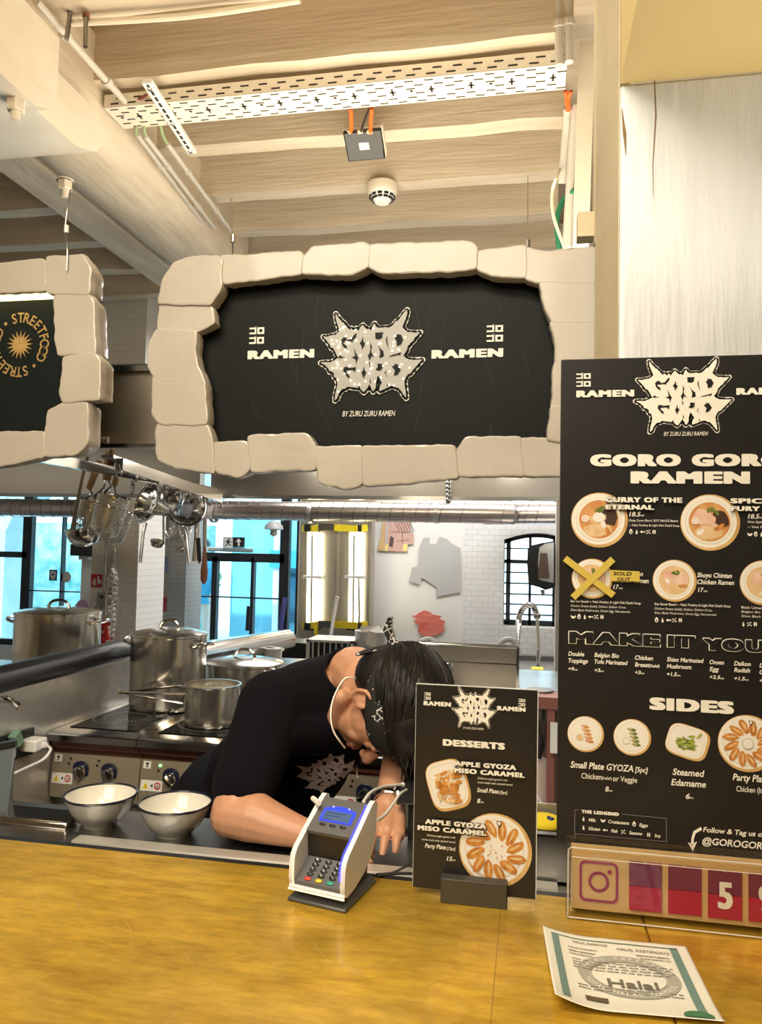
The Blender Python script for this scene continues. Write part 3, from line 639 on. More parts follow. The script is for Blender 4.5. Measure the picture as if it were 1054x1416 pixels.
for u in (322, 730):
    rr = thing('hanging_wire', 'thin steel wire holding up the big sign near its %s end' % ('left' if u < 500 else 'right'), 'wire', P(u, 345, y=1.86))
    top = P(u-2 if u < 500 else u, 275 if u < 500 else 245, z=3.5); MB().tube([P(u, 352, y=1.86), P(u, 338, y=1.87), top], .0022, 5).build('wire', STEELD, rr)
    MB().lathe([(0, .01), (.006, .01), (.006, -.01), (0, -.01)], P(u, 338 if u > 500 else 330, y=1.865), 8).build('wire_clamp', STEELD, rr)
# neighbouring sign on the left
sg2 = thing('hanging_sign', 'neighbouring dark sign with a gold sun ring in a stone-block frame, left edge', 'sign', P(20, 500, y=YS+.05))
BL2 = [[(-90,364),(0,364),(58,357),(65,363),(64,402),(0,405),(-90,405)], [(64,355),(115,352),(126,372),(123,408),(73,406),(63,402)], [(74,407),(123,406),(130,416),(132,490),(79,491),(76,474)],
 [(87,494),(131,488),(140,498),(139,553),(87,557),(83,540),(88,510)], [(87,556),(122,556),(121,613),(106,629),(60,632),(62,598),(67,568)], [(62,597),(62,632),(18,642),(0,645),(-90,647),(-90,598),(0,597)], [(-140,372),(-88,362),(-84,405),(-70,420),(-66,470),(-142,470)], [(-148,470),(-66,470),(-60,540),(-144,545)], [(-142,545),(-60,541),(-66,590),(-88,600),(-88,648),(-136,640)]]
for i, b in enumerate(BL2): block(b, sg2, i+40)
mb = MB(); a, b = P(-100, 395, y=YP), P(95, 612, y=YP); mb.box(a.x, b.x, YP, YP+.02, b.z, a.z); mb.build('sign_panel', M('dark_teal_panel', (.006, .010, .010), .5, spec=.2), sg2)
GOLD = M('gold_paint', (.62, .42, .17), .4, .3, noise_=((.45, .28, .09), 60, .6))
B2 = Board(sg2, YP); cx2, cz2 = B2.xz(28, 477); k2 = B2.k(28, 477)
mb = MB(); ring = []
for i in range(34):
    a = 2*PI*i/34; rr = (20.5 if i % 2 == 0 else 10)*k2; ring.append((cx2+rr*math.sin(a+.05), cz2+rr*math.cos(a+.05)))
mb.flat(ring, B2.fn, .002); mb.build('sun_emblem', GOLD, sg2, smooth=0)
mb = MB()
for half in (0, 180):
    for i, ch in enumerate('STREETFOOD'):
        a = math.radians(-15.5+15*i+half); vs, fs = glyphs(ch, .012); w0 = (min(v.x for v in vs)+max(v.x for v in vs))/2; sc = 13.5*k2/CAPH; R_ = 38*k2
        mb.add([B2.fn(cx2+(R_+(v.y-CAPH/2)*sc)*math.sin(a)+(v.x-w0)*sc*.85*math.cos(a), cz2+(R_+(v.y-CAPH/2)*sc)*math.cos(a)-(v.x-w0)*sc*.85*math.sin(a), .002) for v in vs], fs)
    a = math.radians(142+half); mb.disc(B2.fn(cx2+38*k2*math.sin(a), cz2+38*k2*math.cos(a), .002), 2.4*k2, 12, 0, Matrix.Rotation(PI/2, 3, 'X'))
mb.build('ring_lettering', GOLD, sg2, smooth=0, normals=False)
mb = MB(); a, b = P(-70, 404, y=YS+.03), P(72, 404, y=YS+.03); mb.box(a.x, b.x, YS+.010, YS+.050, b.z-.012, b.z-.008); mb.build('led_strip', M('led_strip_warm', (1, .9, .5), .4, emit=(1, .88, .40), estr=2.2), sg2)
r = thing('hanging_wire', 'thin twisted wire holding up the left sign', 'wire', P(92, 372, y=1.79)); MB().tube(arc_pts([P(92, 374, y=1.79), P(93, 345, y=1.79), P(90, 320, y=1.8), P(93, 290, y=1.8), P(98, 262, y=1.82)], 5), .0018, 5).build('wire', STEELD, r)
MB().lathe([(0, .01), (.006, .01), (.006, -.01), (0, -.01)], P(92, 317, y=1.795), 8).build('wire_clamp', WHITE, r)

# ============================================================ extraction hoods and duct
HOOD = M('hood_steel', (.54, .48, .40), .36, .9, noise_=((.46, .42, .36), 2, .4), bump=.02, bscale=30, stretch=(.2, 4, 4))
YB = 3.69
def hood(x0, x1, label, ztopf):
    rr = thing('extraction_hood', label, 'extraction hood', ((x0+x1)/2, 2.9, 1.85))
    MB().box(x0, x1, 2.06, 2.075, 1.885, 2.11).build('front_panel', HOOD, rr)
    mb = MB(); mb.box(x0, x1, 2.04, 2.06, 1.88, 1.892); mb.box(x0, x1, 2.04, 2.08, 2.105, 2.12); mb.build('front_lip', STEELV, rr)
    MB().box(x0, x1, YB, YB+.015, 1.845, 2.12).build('back_panel', HOOD, rr)
    mb = MB(); mb.box(x0, x1, YB-.035, YB, 1.842, 1.852); mb.box(x0, x1, YB-.012, YB, 1.852, 1.862); mb.build('gutter', STEELV, rr)
    MB().box(x0, x0+.02, 2.07, YB, 1.865, 1.90 if x0 > -2 else 2.1).build('side_rail', STEELV, rr)
    if x1 > 0: MB().box(x1-.012, x1, 2.07, YB, 1.87, 2.115).build('side_panel', HOOD, rr)
    MB().box(x0, x1, 2.06, YB+.015, 2.118, 2.13).build('roof_panel', M('hood_inner_steel', (.16, .15, .14), .4, .9), rr)
    return rr
h1 = hood(-1.60, .62, 'long steel extraction hood above the stove behind the big sign', 2.15)
for i, u in enumerate((405, 545, 705)):
    p = P(u, 668, y=3.3); mb = MB(); mb.box(p.x-.05, p.x+.05, 3.42, 3.50, 2.095, 2.118); mb.build('hood_light', M('hood_light_lens', (1, 1, .95), .3, emit=(1, .95, .85), estr=12), h1)
    l = lamp('POINT', 'hood_spot', (p.x, 3.5, 2.05), .8, (1, .95, .85), .03); l.parent = None
h2 = hood(-4.3, -1.66, 'steel extraction hood on the left above the large pot', 2.15)
mb = MB(); p0, p1 = P(139, 604, y=2.055), P(150, 617, y=2.055); mb.box(p0.x, p1.x, 2.052, 2.058, p1.z, p0.z); tg = mb.build('label_plate', WHITE, h1)
mb = MB(); put_text(mb, '2A', p0.x+.003, p1.x-.003, (p0.z+p1.z)/2, .014, wallfn(2.052), .0006, 0, .02); mb.build('label_text', BLACK, h1, smooth=0)
# filters inside: dark slanted plate
mb = MB(); mb.hexa([(-1.55, 2.15, 2.10), (.6, 2.15, 2.10), (.6, 2.65, 2.0), (-1.55, 2.65, 2.0), (-1.55, 2.15, 2.11), (.6, 2.15, 2.11), (.6, 2.65, 2.015), (-1.55, 2.65, 2.015)]); mb.build('filter', STEELD, h1)
# slim chain/plug hanging from the hood
mb = MB(); q = [P(620, v, y=3.62) for v in (668, 674, 680, 686, 692)]
for a in q: mb.ball(a, (.014, .014, .018), 0, 8)
tag(mb.build('pull_chain', CHROME), 'short chrome chain hanging under the big sign in front of the hood', 'chain')
# spiral duct
DUCT = M('spiral_duct_steel', (.56, .52, .50), .3, 1, noise_=((.50, .42, .41), 2, .5))
r = thing('spiral_duct', 'long round spiral steel air duct running across the kitchen', 'duct', (-2, 6.4, 1.93))
path = [P(-60, 701, y=6.4), P(640, 709.5, y=6.4), P(672, 711, y=6.5), P(706, 711, y=6.78), P(745, 710.5, y=6.8), P(900, 711, y=6.8)]
pp = arc_pts(path, 6)
MB().tube([path[0]]+pp[6:], .083, 20).build('pipe', DUCT, r, smooth=60)
mb = MB(); x = path[0].x; 
L = (path[1]-path[0]).length; nR = int(L/.105); ax = (path[1]-path[0]).normalized()
for i in range(nR+18):
    if i < nR: c = path[0]+ax*(i*.105); tdir = ax
    else:
        f = (i-nR)/18*(len(pp)-8)+6; j = int(f); c = pp[j]+(pp[j+1]-pp[j])*(f-j); tdir = (pp[j+1]-pp[j]).normalized()
    e1 = tdir.cross(Vector((0, 0, 1))).normalized(); e2 = e1.cross(tdir); rg = [c+(e1*math.cos(a)+e2*math.sin(a))*.0845+tdir*(.02*math.sin(a)) for a in [2*PI*k_/18 for k_ in range(18)]]
    mb.tube(rg, .0032, 4, closed=True)
mb.build('seam', M('duct_seam', (.20, .18, .17), .4, .8), r)['kind'] = 'stuff'
for u in (308-12, 430, 604): 
    c = P(u, 709, y=6.4); mb = MB(); mb.lathe([(.088, -.02), (.09, -.018), (.09, .018), (.088, .02)], c, 20, R=Matrix.Rotation(PI/2, 3, 'Y')); mb.build('joint_band', STEEL, r)

# ============================================================ column, mural, wall art at the back
YC = 5.6
a, b = P(126, 800, y=YC), P(190, 800, y=YC)
struct(MB().box(a.x, b.x, YC, YC+.45, 0, 3.9).build('column', brick_mat('column_brick', (.80, .77, .74), (.66, .64, .62), 5, .25), smooth=0), 'white painted brick column with fire signs')
a, b = P(232, 800, y=6.6), P(257, 800, y=6.6)
struct(MB().box(a.x, b.x, 6.6, 6.95, 0, 3.9).build('column_grey', brick_mat('grey_brick', (.42, .41, .40), (.32, .31, .30), 6, .3), smooth=0), 'grey brick column beside the exit door')
ym = 6.75; r = thing('mural_panel', 'painted panel of blue sky, orange glow and a red ridge between two columns', 'painting', P(212, 800, y=ym))
a, b = P(188, 700, y=ym), P(236, 905, y=ym); mb = MB(); mb.box(a.x, b.x, ym, ym+.03, b.z, a.z); mb.build('panel', M('mural_cream', (.80, .74, .66), .7), r)
BM = Board(r, ym)
mb = MB(); BM.poly(mb, [(193, 778), (199, 768), (206, 763), (213, 762), (220, 767), (232, 770), (233, 792), (214, 797), (193, 796)], .001, 0)
BM.poly(mb, [(191, 796), (214, 796), (233, 791), (233, 842), (191, 842)], .0015, 1)
BM.poly(mb, [(191, 828), (196, 822), (200, 816), (206, 818), (210, 825), (220, 828), (233, 825), (233, 840), (191, 838)], .002, 2); BM.poly(mb, [(191, 836), (233, 832), (232, 846), (191, 845)], .0025, 3)
mb.build('painted_shapes', [M('mural_blue', (.30, .36, .52), .8, noise_=((.48, .48, .54), 6, .6)), M('mural_orange', (.80, .62, .46), .8, noise_=((.72, .64, .58), 3, .6)), M('mural_red', (.72, .10, .07), .8), M('mural_pink', (.74, .14, .20), .8)], r, smooth=0)
# pink figure on glass at left
q = P(113, 850, y=6.9); mb = MB(); fn = wallfn(6.88); mb.flat([(q.x+.09*math.sin(t)*(1+.3*math.sin(3*t)), q.z+.15*math.cos(t)) for t in [2*PI*i/14 for i in range(14)]], fn, 0); tag(mb.build('paint_patch', M('pink_paint', (.72, .42, .66), .7), smooth=0), 'pink painted patch on the wall left of the fire column', 'paint patch')
struct(MB().box(P(112, 800, y=6.9).x, P(130, 800, y=6.9).x, 6.9, 6.98, 0, 3.9).build('wall_pier', WALLW), None)
# fire action sign, call box, pipe, fire blanket, garlic
yc = YC-.01
def plate(name, label, cat, u0, v0, u1, v1, y, t, mat, bevel=0, group=None):
    rr = thing(name, label, cat, P((u0+u1)/2, (v0+v1)/2, y=y)); a, b = P(u0, v0, y=y), P(u1, v1, y=y)
    MB().box(a.x, b.x, y, y+t, b.z, a.z).build('plate' if t < .02 else 'body', mat, rr, bevel=bevel); return rr
r = plate('fire_sign', 'small square red fire sign with white pictogram on the column', 'sign', 126, 794, 142, 812, yc, .008, RED); Bf = Board(r, yc)
mb = MB(); Bf.poly(mb, [(127.5, 809), (128.5, 803), (131, 799), (133.5, 802), (132, 805), (133.5, 809)], .002); Bf.poly(mb, [(134.5, 797), (137, 796.5), (138, 801), (140, 803), (140, 808), (138, 806), (137, 809), (135, 806)], .002); mb.build('pictogram', WHITE, r, smooth=0)
r = plate('call_box', 'small grey fire call box at the end of a steel pipe', 'box', 134, 819, 145.5, 839, yc-.05, .06, M('grey_box_paint', (.30, .30, .28), .4), .006); mb = MB(); q = P(140, 826, y=yc-.053); mb.box(q.x-.012, q.x+.018, yc-.054, yc-.05, q.z-.01, q.z+.015); mb.build('window', BLACK, r); MB().tube(arc_pts([P(133, 838, y=yc-.02), P(131, 846, y=yc-.02), P(137, 848, y=yc-.02), P(140, 840, y=yc-.02)], 5), .004, 6).build('cable', BLACK, r)
MB().tube([P(144, 819, y=yc-.03), P(149.5, 700, y=yc-.03)], .017, 10).build('pipe', STEELV, r)
r = plate('fire_blanket_box', 'tall red fire blanket box on the column below the call box', 'box', 123, 859, 147, 916, yc-.07, .075, RED, .01); Bf = Board(r, yc-.07)
Bf.text([('FIRE BLANKET', 126, 145, 873.5, 4)], WHITE, bold=.02); mb = MB()
for i in range(5): Bf.poly(mb, [(128+i*3.2, 906), (130+i*3.2, 906), (130+i*3.2, 909), (128+i*3.2, 909)], .0015)
for v in (881, 889): Bf.poly(mb, [(126.5, v-2), (129.5, v-2), (129.5, v+2), (126.5, v+2)], .0015)
mb.build('pictogram', WHITE, r, smooth=0); mb = MB()
for u in (130, 137): q0 = P(u, 916, y=yc-.05); q1 = P(u, 924, y=yc-.05); mb.box(q0.x-.012, q0.x+.012, yc-.055, yc-.045, q1.z, q0.z)
mb.build('strap', BLACK, r)
r = thing('speaker_box', 'black wall speaker behind the hanging ladle', 'speaker', P(113, 765, y=6.75)); mb = MB(); a, b = P(101, 752, y=6.7), P(125, 769, y=6.7); mb.box(a.x, b.x, 6.65, 6.9, b.z, a.z); mb.build('body', BLACK, r, bevel=.01); mb = MB(); q = P(118, 771, y=6.75); mb.box(q.x-.04, q.x+.06, 6.7, 6.9, q.z-.02, q.z+.03); mb.build('mount', GREYPIPE, r)
# garlic net
r = thing('garlic_net', 'long white net of garlic bulbs hanging in front of the column', 'garlic', P(155, 790, y=5.56)); rnd = random.Random(4); GARL = M('garlic_skin', (.80, .76, .70), .6, noise_=((.66, .60, .54), 30, .5))
for i in range(26):
    v = 789+i*3.6; u = 156.5-(v-789)*.045+(3.1 if i % 2 else -3.1)*(1 if i > 1 else .3); c = P(u, v, y=5.56+rnd.uniform(-.02, .03)); rr = .021
    rot = Matrix.Rotation(rnd.uniform(0, 6), 3, 'Y')@Matrix.Rotation(rnd.uniform(0, 3), 3, 'X')
    MB().lathe([(0, -rr*.8), (rr*.7, -rr*.7), (rr*1.05, 0), (rr*.8, rr*.6), (rr*.3, rr*.95), (rr*.16, rr*1.4), (0, rr*1.45)], c, 10, R=rot).build('garlic_bulb', GARL, r)
mb = MB()
for s_ in (-1, 0, 1): mb.tube([P(157.5+s_*1, 760, y=5.56), P(157.5+s_*2, 782, y=5.56), P(156+s_*7, 800, y=5.52), P(154+s_*8, 850, y=5.52), P(152+s_*5, 886, y=5.53)], .0022, 4)
mb.build('net', WHITE, r); MB().tube(arc_pts([P(158, 778, y=5.56), P(156, 768, y=5.56), P(158, 758, y=5.56), P(160, 764, y=5.56)], 5), .005, 6).build('hook', STEELD, r)
a = P(152, 889, y=5.53); mb = MB(); mb.box(a.x-.03, a.x+.03, 5.52, 5.53, a.z-.015, a.z+.02); mb.build('tag', WHITE, r)
# steel column with yellow strapped lights
yk = 6.85; r = thing('steel_column', 'steel clad column strapped with glowing light tubes', 'column', P(462, 800, y=yk)); a, b = P(414, 800, y=yk), P(513, 800, y=yk); r['kind'] = 'structure'
CLAD = M('column_cladding', (.56, .52, .46), .32, .9)
mb = MB(); mb.box(a.x, b.x, yk, yk+.14, 0, 3.9)
for u in (437, 462, 466, 507): q = P(u, 800, y=yk); mb.box(q.x-.01, q.x+.01, yk-.015, yk, 0, 3.9)
mb.build('cladding', CLAD, r, smooth=0)
TUBE = M('light_tube_glow', (1, .97, .8), .4, emit=(1, .93, .62), estr=5); YEL = M('yellow_strap', (.85, .66, .02), .5)
for u0, lab in ((432, 'glowing vertical light tube left on the steel column'), (490, 'glowing vertical light tube right on the steel column')):
    t_ = thing('light_tube', lab, 'lamp', P(u0, 800, y=yk-.08), group='light tubes on the steel column')
    for j, du in enumerate((-3.5, 5)): MB().tube([P(u0+du, 736, y=yk-.09), P(u0+du-1.5, 862, y=yk-.09)], .022, 10).build('tube', TUBE, t_)
    for v in (730, 866): q = P(u0, v, y=yk-.08); mb = MB(); mb.box(q.x-.07, q.x+.07, yk-.12, yk-.02, q.z-.035, q.z+.035); mb.build('end_cap', BLACK, t_, bevel=.01)
    q = P(u0, 798, y=yk-.1); mb = MB(); mb.box(q.x-.09, q.x+.09, yk-.125, yk-.03, q.z-.012, q.z+.012); mb.build('clip', WHITE, t_)
    mb = MB(); mb.bar(P(u0, 740, y=yk-.1), P(u0-2, 860, y=yk-.1), .012, .012); mb.build('rod', BLACK, t_)
for v, lab in ((730, 'yellow ratchet strap around the top of the steel column lights'), (864, 'yellow ratchet strap around the bottom of the steel column lights')):
    t_ = thing('ratchet_strap', lab, 'strap', P(462, v, y=yk-.13)); mb = MB(); pts = [P(418, v+1, y=yk-.02), P(432, v+1, y=yk-.13), P(450, v-1, y=yk-.13), P(472, v, y=yk-.12), P(492, v+1, y=yk-.13), P(508, v, y=yk-.02)]
    for i in range(5): mb.bar(pts[i], pts[i+1], .012, .06)
    mb.build('strap', YEL, t_); q = P(452, v-1, y=yk-.14); mb = MB(); mb.box(q.x-.07, q.x+.07, yk-.17, yk-.135, q.z-.03, q.z+.03); mb.build('buckle', STEELD, t_)
    if v > 800: mb = MB(); mb.tube(arc_pts([P(441, 864, y=yk-.14), P(437, 871, y=yk-.15), P(437, 880, y=yk-.15)], 5), .018, 6); mb.build('strap_end', YEL, t_)
tag(MB().tube([Vector((P(430, 882, y=6.3).x, 6.3, 0)), P(457, 882, y=6.5), P(466, 828, y=6.6), P(467, 825, y=6.6)], [.015, .015, .016, .02], 8).build('tent_pole', WHITE), 'white stick leaning against the steel column', 'stick')
tag(MB().tube([Vector((P(384, 905, y=5.75).x, 5.75, 0)), P(386, 905, y=5.8), P(389, 860, y=5.9), P(394, 827, y=6.0)], .021, 8).build('broom_stick', M('dark_blue_paint', (.02, .03, .16), .4)), 'dark blue broom stick standing in front of the door', 'stick')
MB_ = MB(); MB_.tube([Vector((P(493, 905, y=6.4).x, 6.4, 0)), P(494, 905, y=6.5), P(497, 850, y=6.6), P(496, 800, y=6.7)], .008, 6); tag(MB_.build('cord', BLACK), 'black cord hanging beside the right light tube', 'cord')
# poster, grey patch and red paint patch on the white wall
yw = BW-.012
r = thing('wall_poster', 'pinkish floor plan poster under the duct on the white wall', 'poster', P(555, 742, y=yw)); Bp = Board(r, yw); mb = MB(); 
def flatpoly(mb, pts, m=0, d=0): Bp.poly(mb, pts, d, m)
flatpoly(mb, [(534, 705), (569, 705), (567, 738), (572, 738), (572, 752), (564, 753), (564, 763), (532, 762), (522, 761), (528, 740), (530, 720)], 0); flatpoly(mb, [(530, 720), (533, 720), (531, 762), (523, 761), (527, 742)], 1, .001); flatpoly(mb, [(534, 722), (538, 722), (535, 752), (533, 752)], 2, .001)
flatpoly(mb, [(540, 741), (545, 744), (543, 757), (538, 755)], 3, .0012); flatpoly(mb, [(533, 753), (537, 753), (536, 762), (532, 762)], 4, .0012); flatpoly(mb, [(558, 752), (564, 752), (563, 762), (557, 762)], 4, .0012)
for i in range(6): flatpoly(mb, [(546+i*4, 722), (547+i*4, 722), (553+i*4, 735), (552+i*4, 735)], 3, .0013)
for q in ([(541, 735), (572, 736), (572, 736.6), (541, 735.6)], [(556, 735), (556.7, 735), (556.7, 752), (556, 752)], [(549, 748), (566, 746), (566, 746.6), (549, 748.6)]): flatpoly(mb, q, 3, .0013)
mb.build('print', [M('poster_pink', (.62, .40, .34), .7), M('poster_tan', (.70, .48, .22), .7), M('poster_grey', (.55, .52, .52), .7), M('poster_line', (.10, .06, .06), .7), M('poster_yellow', (.90, .74, .25), .7)], r, smooth=0)
r = thing('wall_patch', 'large angular grey patch on the white wall', 'paint patch', P(600, 780, y=yw)); Bp = Board(r, yw); mb = MB(); Bp.poly(mb, [(585, 744), (594, 743), (594, 752), (603, 752), (608, 742), (618, 745), (624, 751), (637, 758), (637, 819), (603, 825), (604, 812), (583, 799), (581, 809), (566, 804), (570, 785), (578, 783), (580, 757)], 0); mb.build('paint', M('grey_wall_patch', (.50, .50, .49), .7), r, smooth=0)  # flat even grey in one angular outline
r = thing('wall_patch', 'ragged red brushed paint patch on the white wall', 'paint patch', P(592, 860, y=yw)); Bp = Board(r, yw); mb = MB(); Bp.poly(mb, [(569, 852), (575, 851), (580, 847), (587, 844), (594, 846), (600, 850), (611, 852), (608, 856), (616, 859), (613, 866), (616, 870), (610, 876), (600, 879), (592, 881), (585, 879), (578, 873), (580, 866), (573, 860), (575, 855)], 0); mb.build('paint', M('red_wall_paint', (.72, .12, .09), .8, noise_=((.78, .28, .22), 8, .7), stretch=(1, 1, 3)), r, smooth=0)
# exit sign
ye = BW-.02; r = thing('exit_sign', 'black exit sign with a running man and an upward arrow above the door', 'sign', P(323, 750, y=ye)); a, b = P(309, 742.5, y=ye), P(337.5, 757, y=ye); MB().box(a.x, b.x, ye, ye+.02, b.z, a.z).build('plate', BLACK, r); Bp = Board(r, ye); mb = MB(); Bp.poly(mb, [(310, 743.5), (322, 743.5), (322, 756), (310, 756)], .001); Bp.poly(mb, [(330, 744.5), (334.5, 749.5), (331.5, 749), (331.5, 755), (329, 755), (329, 749), (326, 749.5)], .001); mb.build('white_field', WHITE, r, smooth=0)
mb = MB(); q = B2
for pl in ([(315.5, 744.5), (318, 744.5), (318, 746.5), (315.5, 746.5)], [(314, 747), (317.5, 747), (317, 751.5), (320, 754), (319, 755), (315.5, 752), (312.5, 755.5), (311.5, 754.5), (314.5, 751)], [(312, 749), (314.5, 747), (315, 748), (313, 750.5)], [(317, 747.5), (320.5, 749.5), (320, 750.5), (317, 749.3)]): Bp.poly(mb, pl, .002)
mb.build('pictogram', BLACK, r, smooth=0)
tag(MB().lathe([(.0, .12), (.006, .12), (.006, 0), (.05, -.01), (.085, -.05), (.09, -.08), (.03, -.09), (.035, -.13), (0, -.15)], P(379, 720, y=6.85), 16).build('siren_lamp', M('grey_siren', (.40, .42, .42), .4)), 'grey round lamp hanging inside the glass beside the door', 'lamp')
# ============================================================ partition, stoves, pots
ZS = 1.0
XP = P(70, 1030, y=2.255).x-.003
NAVY = M('navy_enamel', (.012, .016, .06), .35)
r = thing('partition', 'low steel partition wall with a thick black rounded cap left of the stove', 'partition', (-1.5, 2.3, 0))
MB().box(XP-.08, XP, 1.46, 2.95, 0, 1.17).build('panel', STEEL, r)
MB().tube([(XP-.04, 1.35, 1.185), (XP-.04, 2.96, 1.185)], .047, 20).build('rounded_cap', M('black_rubber_cap', (.012, .012, .014), .3), r)
mb = MB(); q0, q1 = P(-20, 1030, x=XP+.004), P(46, 1012, x=XP+.004); mb.hexa([(XP, q0.y, .96), (XP+.008, q0.y, .96), (XP+.008, q1.y, .95), (XP, q1.y, .95), (XP, q0.y, 1.04), (XP+.008, q0.y, 1.04), (XP+.008, q1.y, 1.03), (XP, q1.y, 1.03)]); mb.build('socket_strip', BLACK, r)
# range: four modules in a row
RANGEX = [P(70, 1030, y=2.255).x, P(193, 1035, y=2.255).x]; MW = RANGEX[1]-RANGEX[0]
REDST = M('steel_red_reflection_tint', (.34, .17, .14), .22, 1); PAN = M('range_panel_steel', (.55, .48, .36), .3, .6, noise_=((.44, .38, .29), 3, .5))  # reddish reflection put into the base colour of the range steel
GLASSK = M('hob_glass', (.006, .006, .007), .06, spec=.6); RINGM = M('hob_ring_print', (.16, .16, .16), .3)
def range_module(i):
    x0 = RANGEX[0]+i*MW; x1 = x0+MW-.003
    rr = thing('induction_range', ['induction range at the left end beside the partition', 'second induction range from the left, lit green lamps', 'third induction range, behind the leaning cook', 'fourth induction range, behind the payment terminal'][i], 'stove', (x0+MW/2, 2.6, 0), group='steel induction ranges')
    prof = [(2.250, 1.0), (2.235, .992), (2.235, .972), (2.250, .966), (3.12, .966), (3.12, 1.0)]
    mb = MB(); mb.prism(prof, lambda a, b, d: Vector((d, a, b)), x0, x1); mb.build('worktop', STEELV, rr)
    mb = MB(); mb.prism([(2.257, .966), (2.257, .952), (2.280, .935), (2.280, .925), (3.1, .925), (3.1, .966)], lambda a, b, d: Vector((d, a, b)), x0, x1); mb.build('front_band', REDST, rr)
    mb = MB(); mb.prism([(2.273, .926), (2.257, .83), (2.261, .79), (3.1, .79), (3.1, .926)], lambda a, b, d: Vector((d, a, b)), x0, x1); mb.build('control_panel', PAN, rr)
    MB().box(x0, x1, 2.285, 3.1, .12, .79).build('cabinet', STEELD, rr); MB().box(x0+.02, x1-.02, 2.270, 2.285, .15, .76).build('door', REDST if i > 1 else PAN, rr, bevel=.003)
    MB().box(x0+.035, x1-.035, 2.305, 3.0, 1.0, 1.004).build('hob_glass', GLASSK, rr)
    mb = MB(); c0 = Vector((x0+MW/2, 2.50, 1.0045))
    for cy in (2.48, 2.82):
        for k in range(36):
            a = 2*PI*k/36; d = Vector((math.cos(a), math.sin(a), 0)); e = Vector((-d.y, d.x, 0)); c = Vector((x0+MW/2, cy, 1.0045))
            mb.add([c+d*.05-e*.0016, c+d*.075-e*.0026, c+d*.075+e*.0026, c+d*.05+e*.0016], [(0, 1, 2, 3)])
        for rad in (.085, .12):
            for k in range(40): a, b = 2*PI*k/40, 2*PI*(k+1)/40; c = Vector((x0+MW/2, cy, 1.0043)); mb.add([c+Vector((math.cos(t)*q, math.sin(t)*q, 0)) for t, q in ((a, rad), (b, rad), (b, rad+.004), (a, rad+.004))], [(0, 1, 2, 3)])
    mb.build('burner_print', RINGM, rr, smooth=0, normals=False)
    tilt = Matrix.Rotation(PI/2+math.atan(.016/.096), 3, 'X')
    for j, q in enumerate((.34, .66)):
        kx = x0+MW*q; c = Vector((kx, 2.2655, .878)); mb = MB(); n_ = 28; bz = [(math.copysign(abs(math.cos(2*PI*t/n_))**.75, math.cos(2*PI*t/n_))*.026, math.copysign(abs(math.sin(2*PI*t/n_))**.75, math.sin(2*PI*t/n_))*.031) for t in range(n_)]
        mb.prism(bz, lambda a, b, d: c+tilt@Vector((a, b, d)), -.002, .006); bez = mb.build('knob_bezel', NAVY, rr)
        mb = MB(); mb.lathe([(.021, .004), (.021, .012), (.019, .020), (.016, .022), (0, .022)], c, 24, R=tilt); ang = (0, 0, .9, 1.9)[i] if i != 1 else (.8, 1.95)[j]
        Rk = tilt@Matrix.Rotation(ang+PI/2, 3, 'Z'); mb.obox(c+Rk@Vector((0, 0, .026)), (.018, .005, .007), Rk); mb.build('knob', STEELV, bez)
        for t_, zz in ((0, .912), (1, .897)):
            mb = MB(); mb.disc(Vector((kx-.040-t_*.004, 2.2695-.0008-(.912-zz)*.16+(-.0012), zz)), .0042, 10, 0, Matrix.Rotation(PI/2, 3, 'X')); mb.build('pilot_lamp', M('green_led', (.1, .9, .1), .4, emit=(.2, 1, .2), estr=4) if (i == 1 and t_ == 0) else BLACK, rr)
    def stick(xa, za, wdt, hgt, mats, polys):
        yy = lambda z: 2.257+(z-.83)*.166-.0012; mb = MB(); f_ = lambda a, b, d: Vector((xa+a, yy(za+b)-d, za+b)); mb.flat([(0, 0), (wdt, 0), (wdt, hgt), (0, hgt)], f_, 0, 0)
        for p, m_ in polys: mb.flat(p, f_, .0006, m_)
        mb.build('sticker', mats, rr, smooth=0)
    WS = [WHITE, BLACK, M('warning_yellow', (.85, .62, .02), .5), RED]
    stick(x0+.008, .9, .026, .022, WS, [([(.01, .004), (.016, .004), (.014, .012), (.012, .012)], 1), ([(.007, .012), (.019, .012), (.017, .018), (.009, .018)], 1)])
    stick(x0+.006, .835, .072, .032, WS, [([(.006, .006), (.026, .006), (.016, .026)], 2), ([(.015, .010), (.017, .010), (.017, .019), (.015, .019)], 1), ([(.032, .016), (.040, .010), (.040, .022)], 1), ([(.056+.011*math.cos(t*PI/8), .016+.011*math.sin(t*PI/8)) for t in range(16)], 3), ([(.056+.008*math.cos(t*PI/8), .016+.008*math.sin(t*PI/8)) for t in range(16)], 0)]+[([(.050, .012), (.053, .010), (.062, .020), (.059, .022)], 1)])
    return rr
for i in range(4): range_module(i)
struct(MB().box(-1.40, 1.3, 3.13, 3.17, 0, .98).build('range_back', STEEL), None)
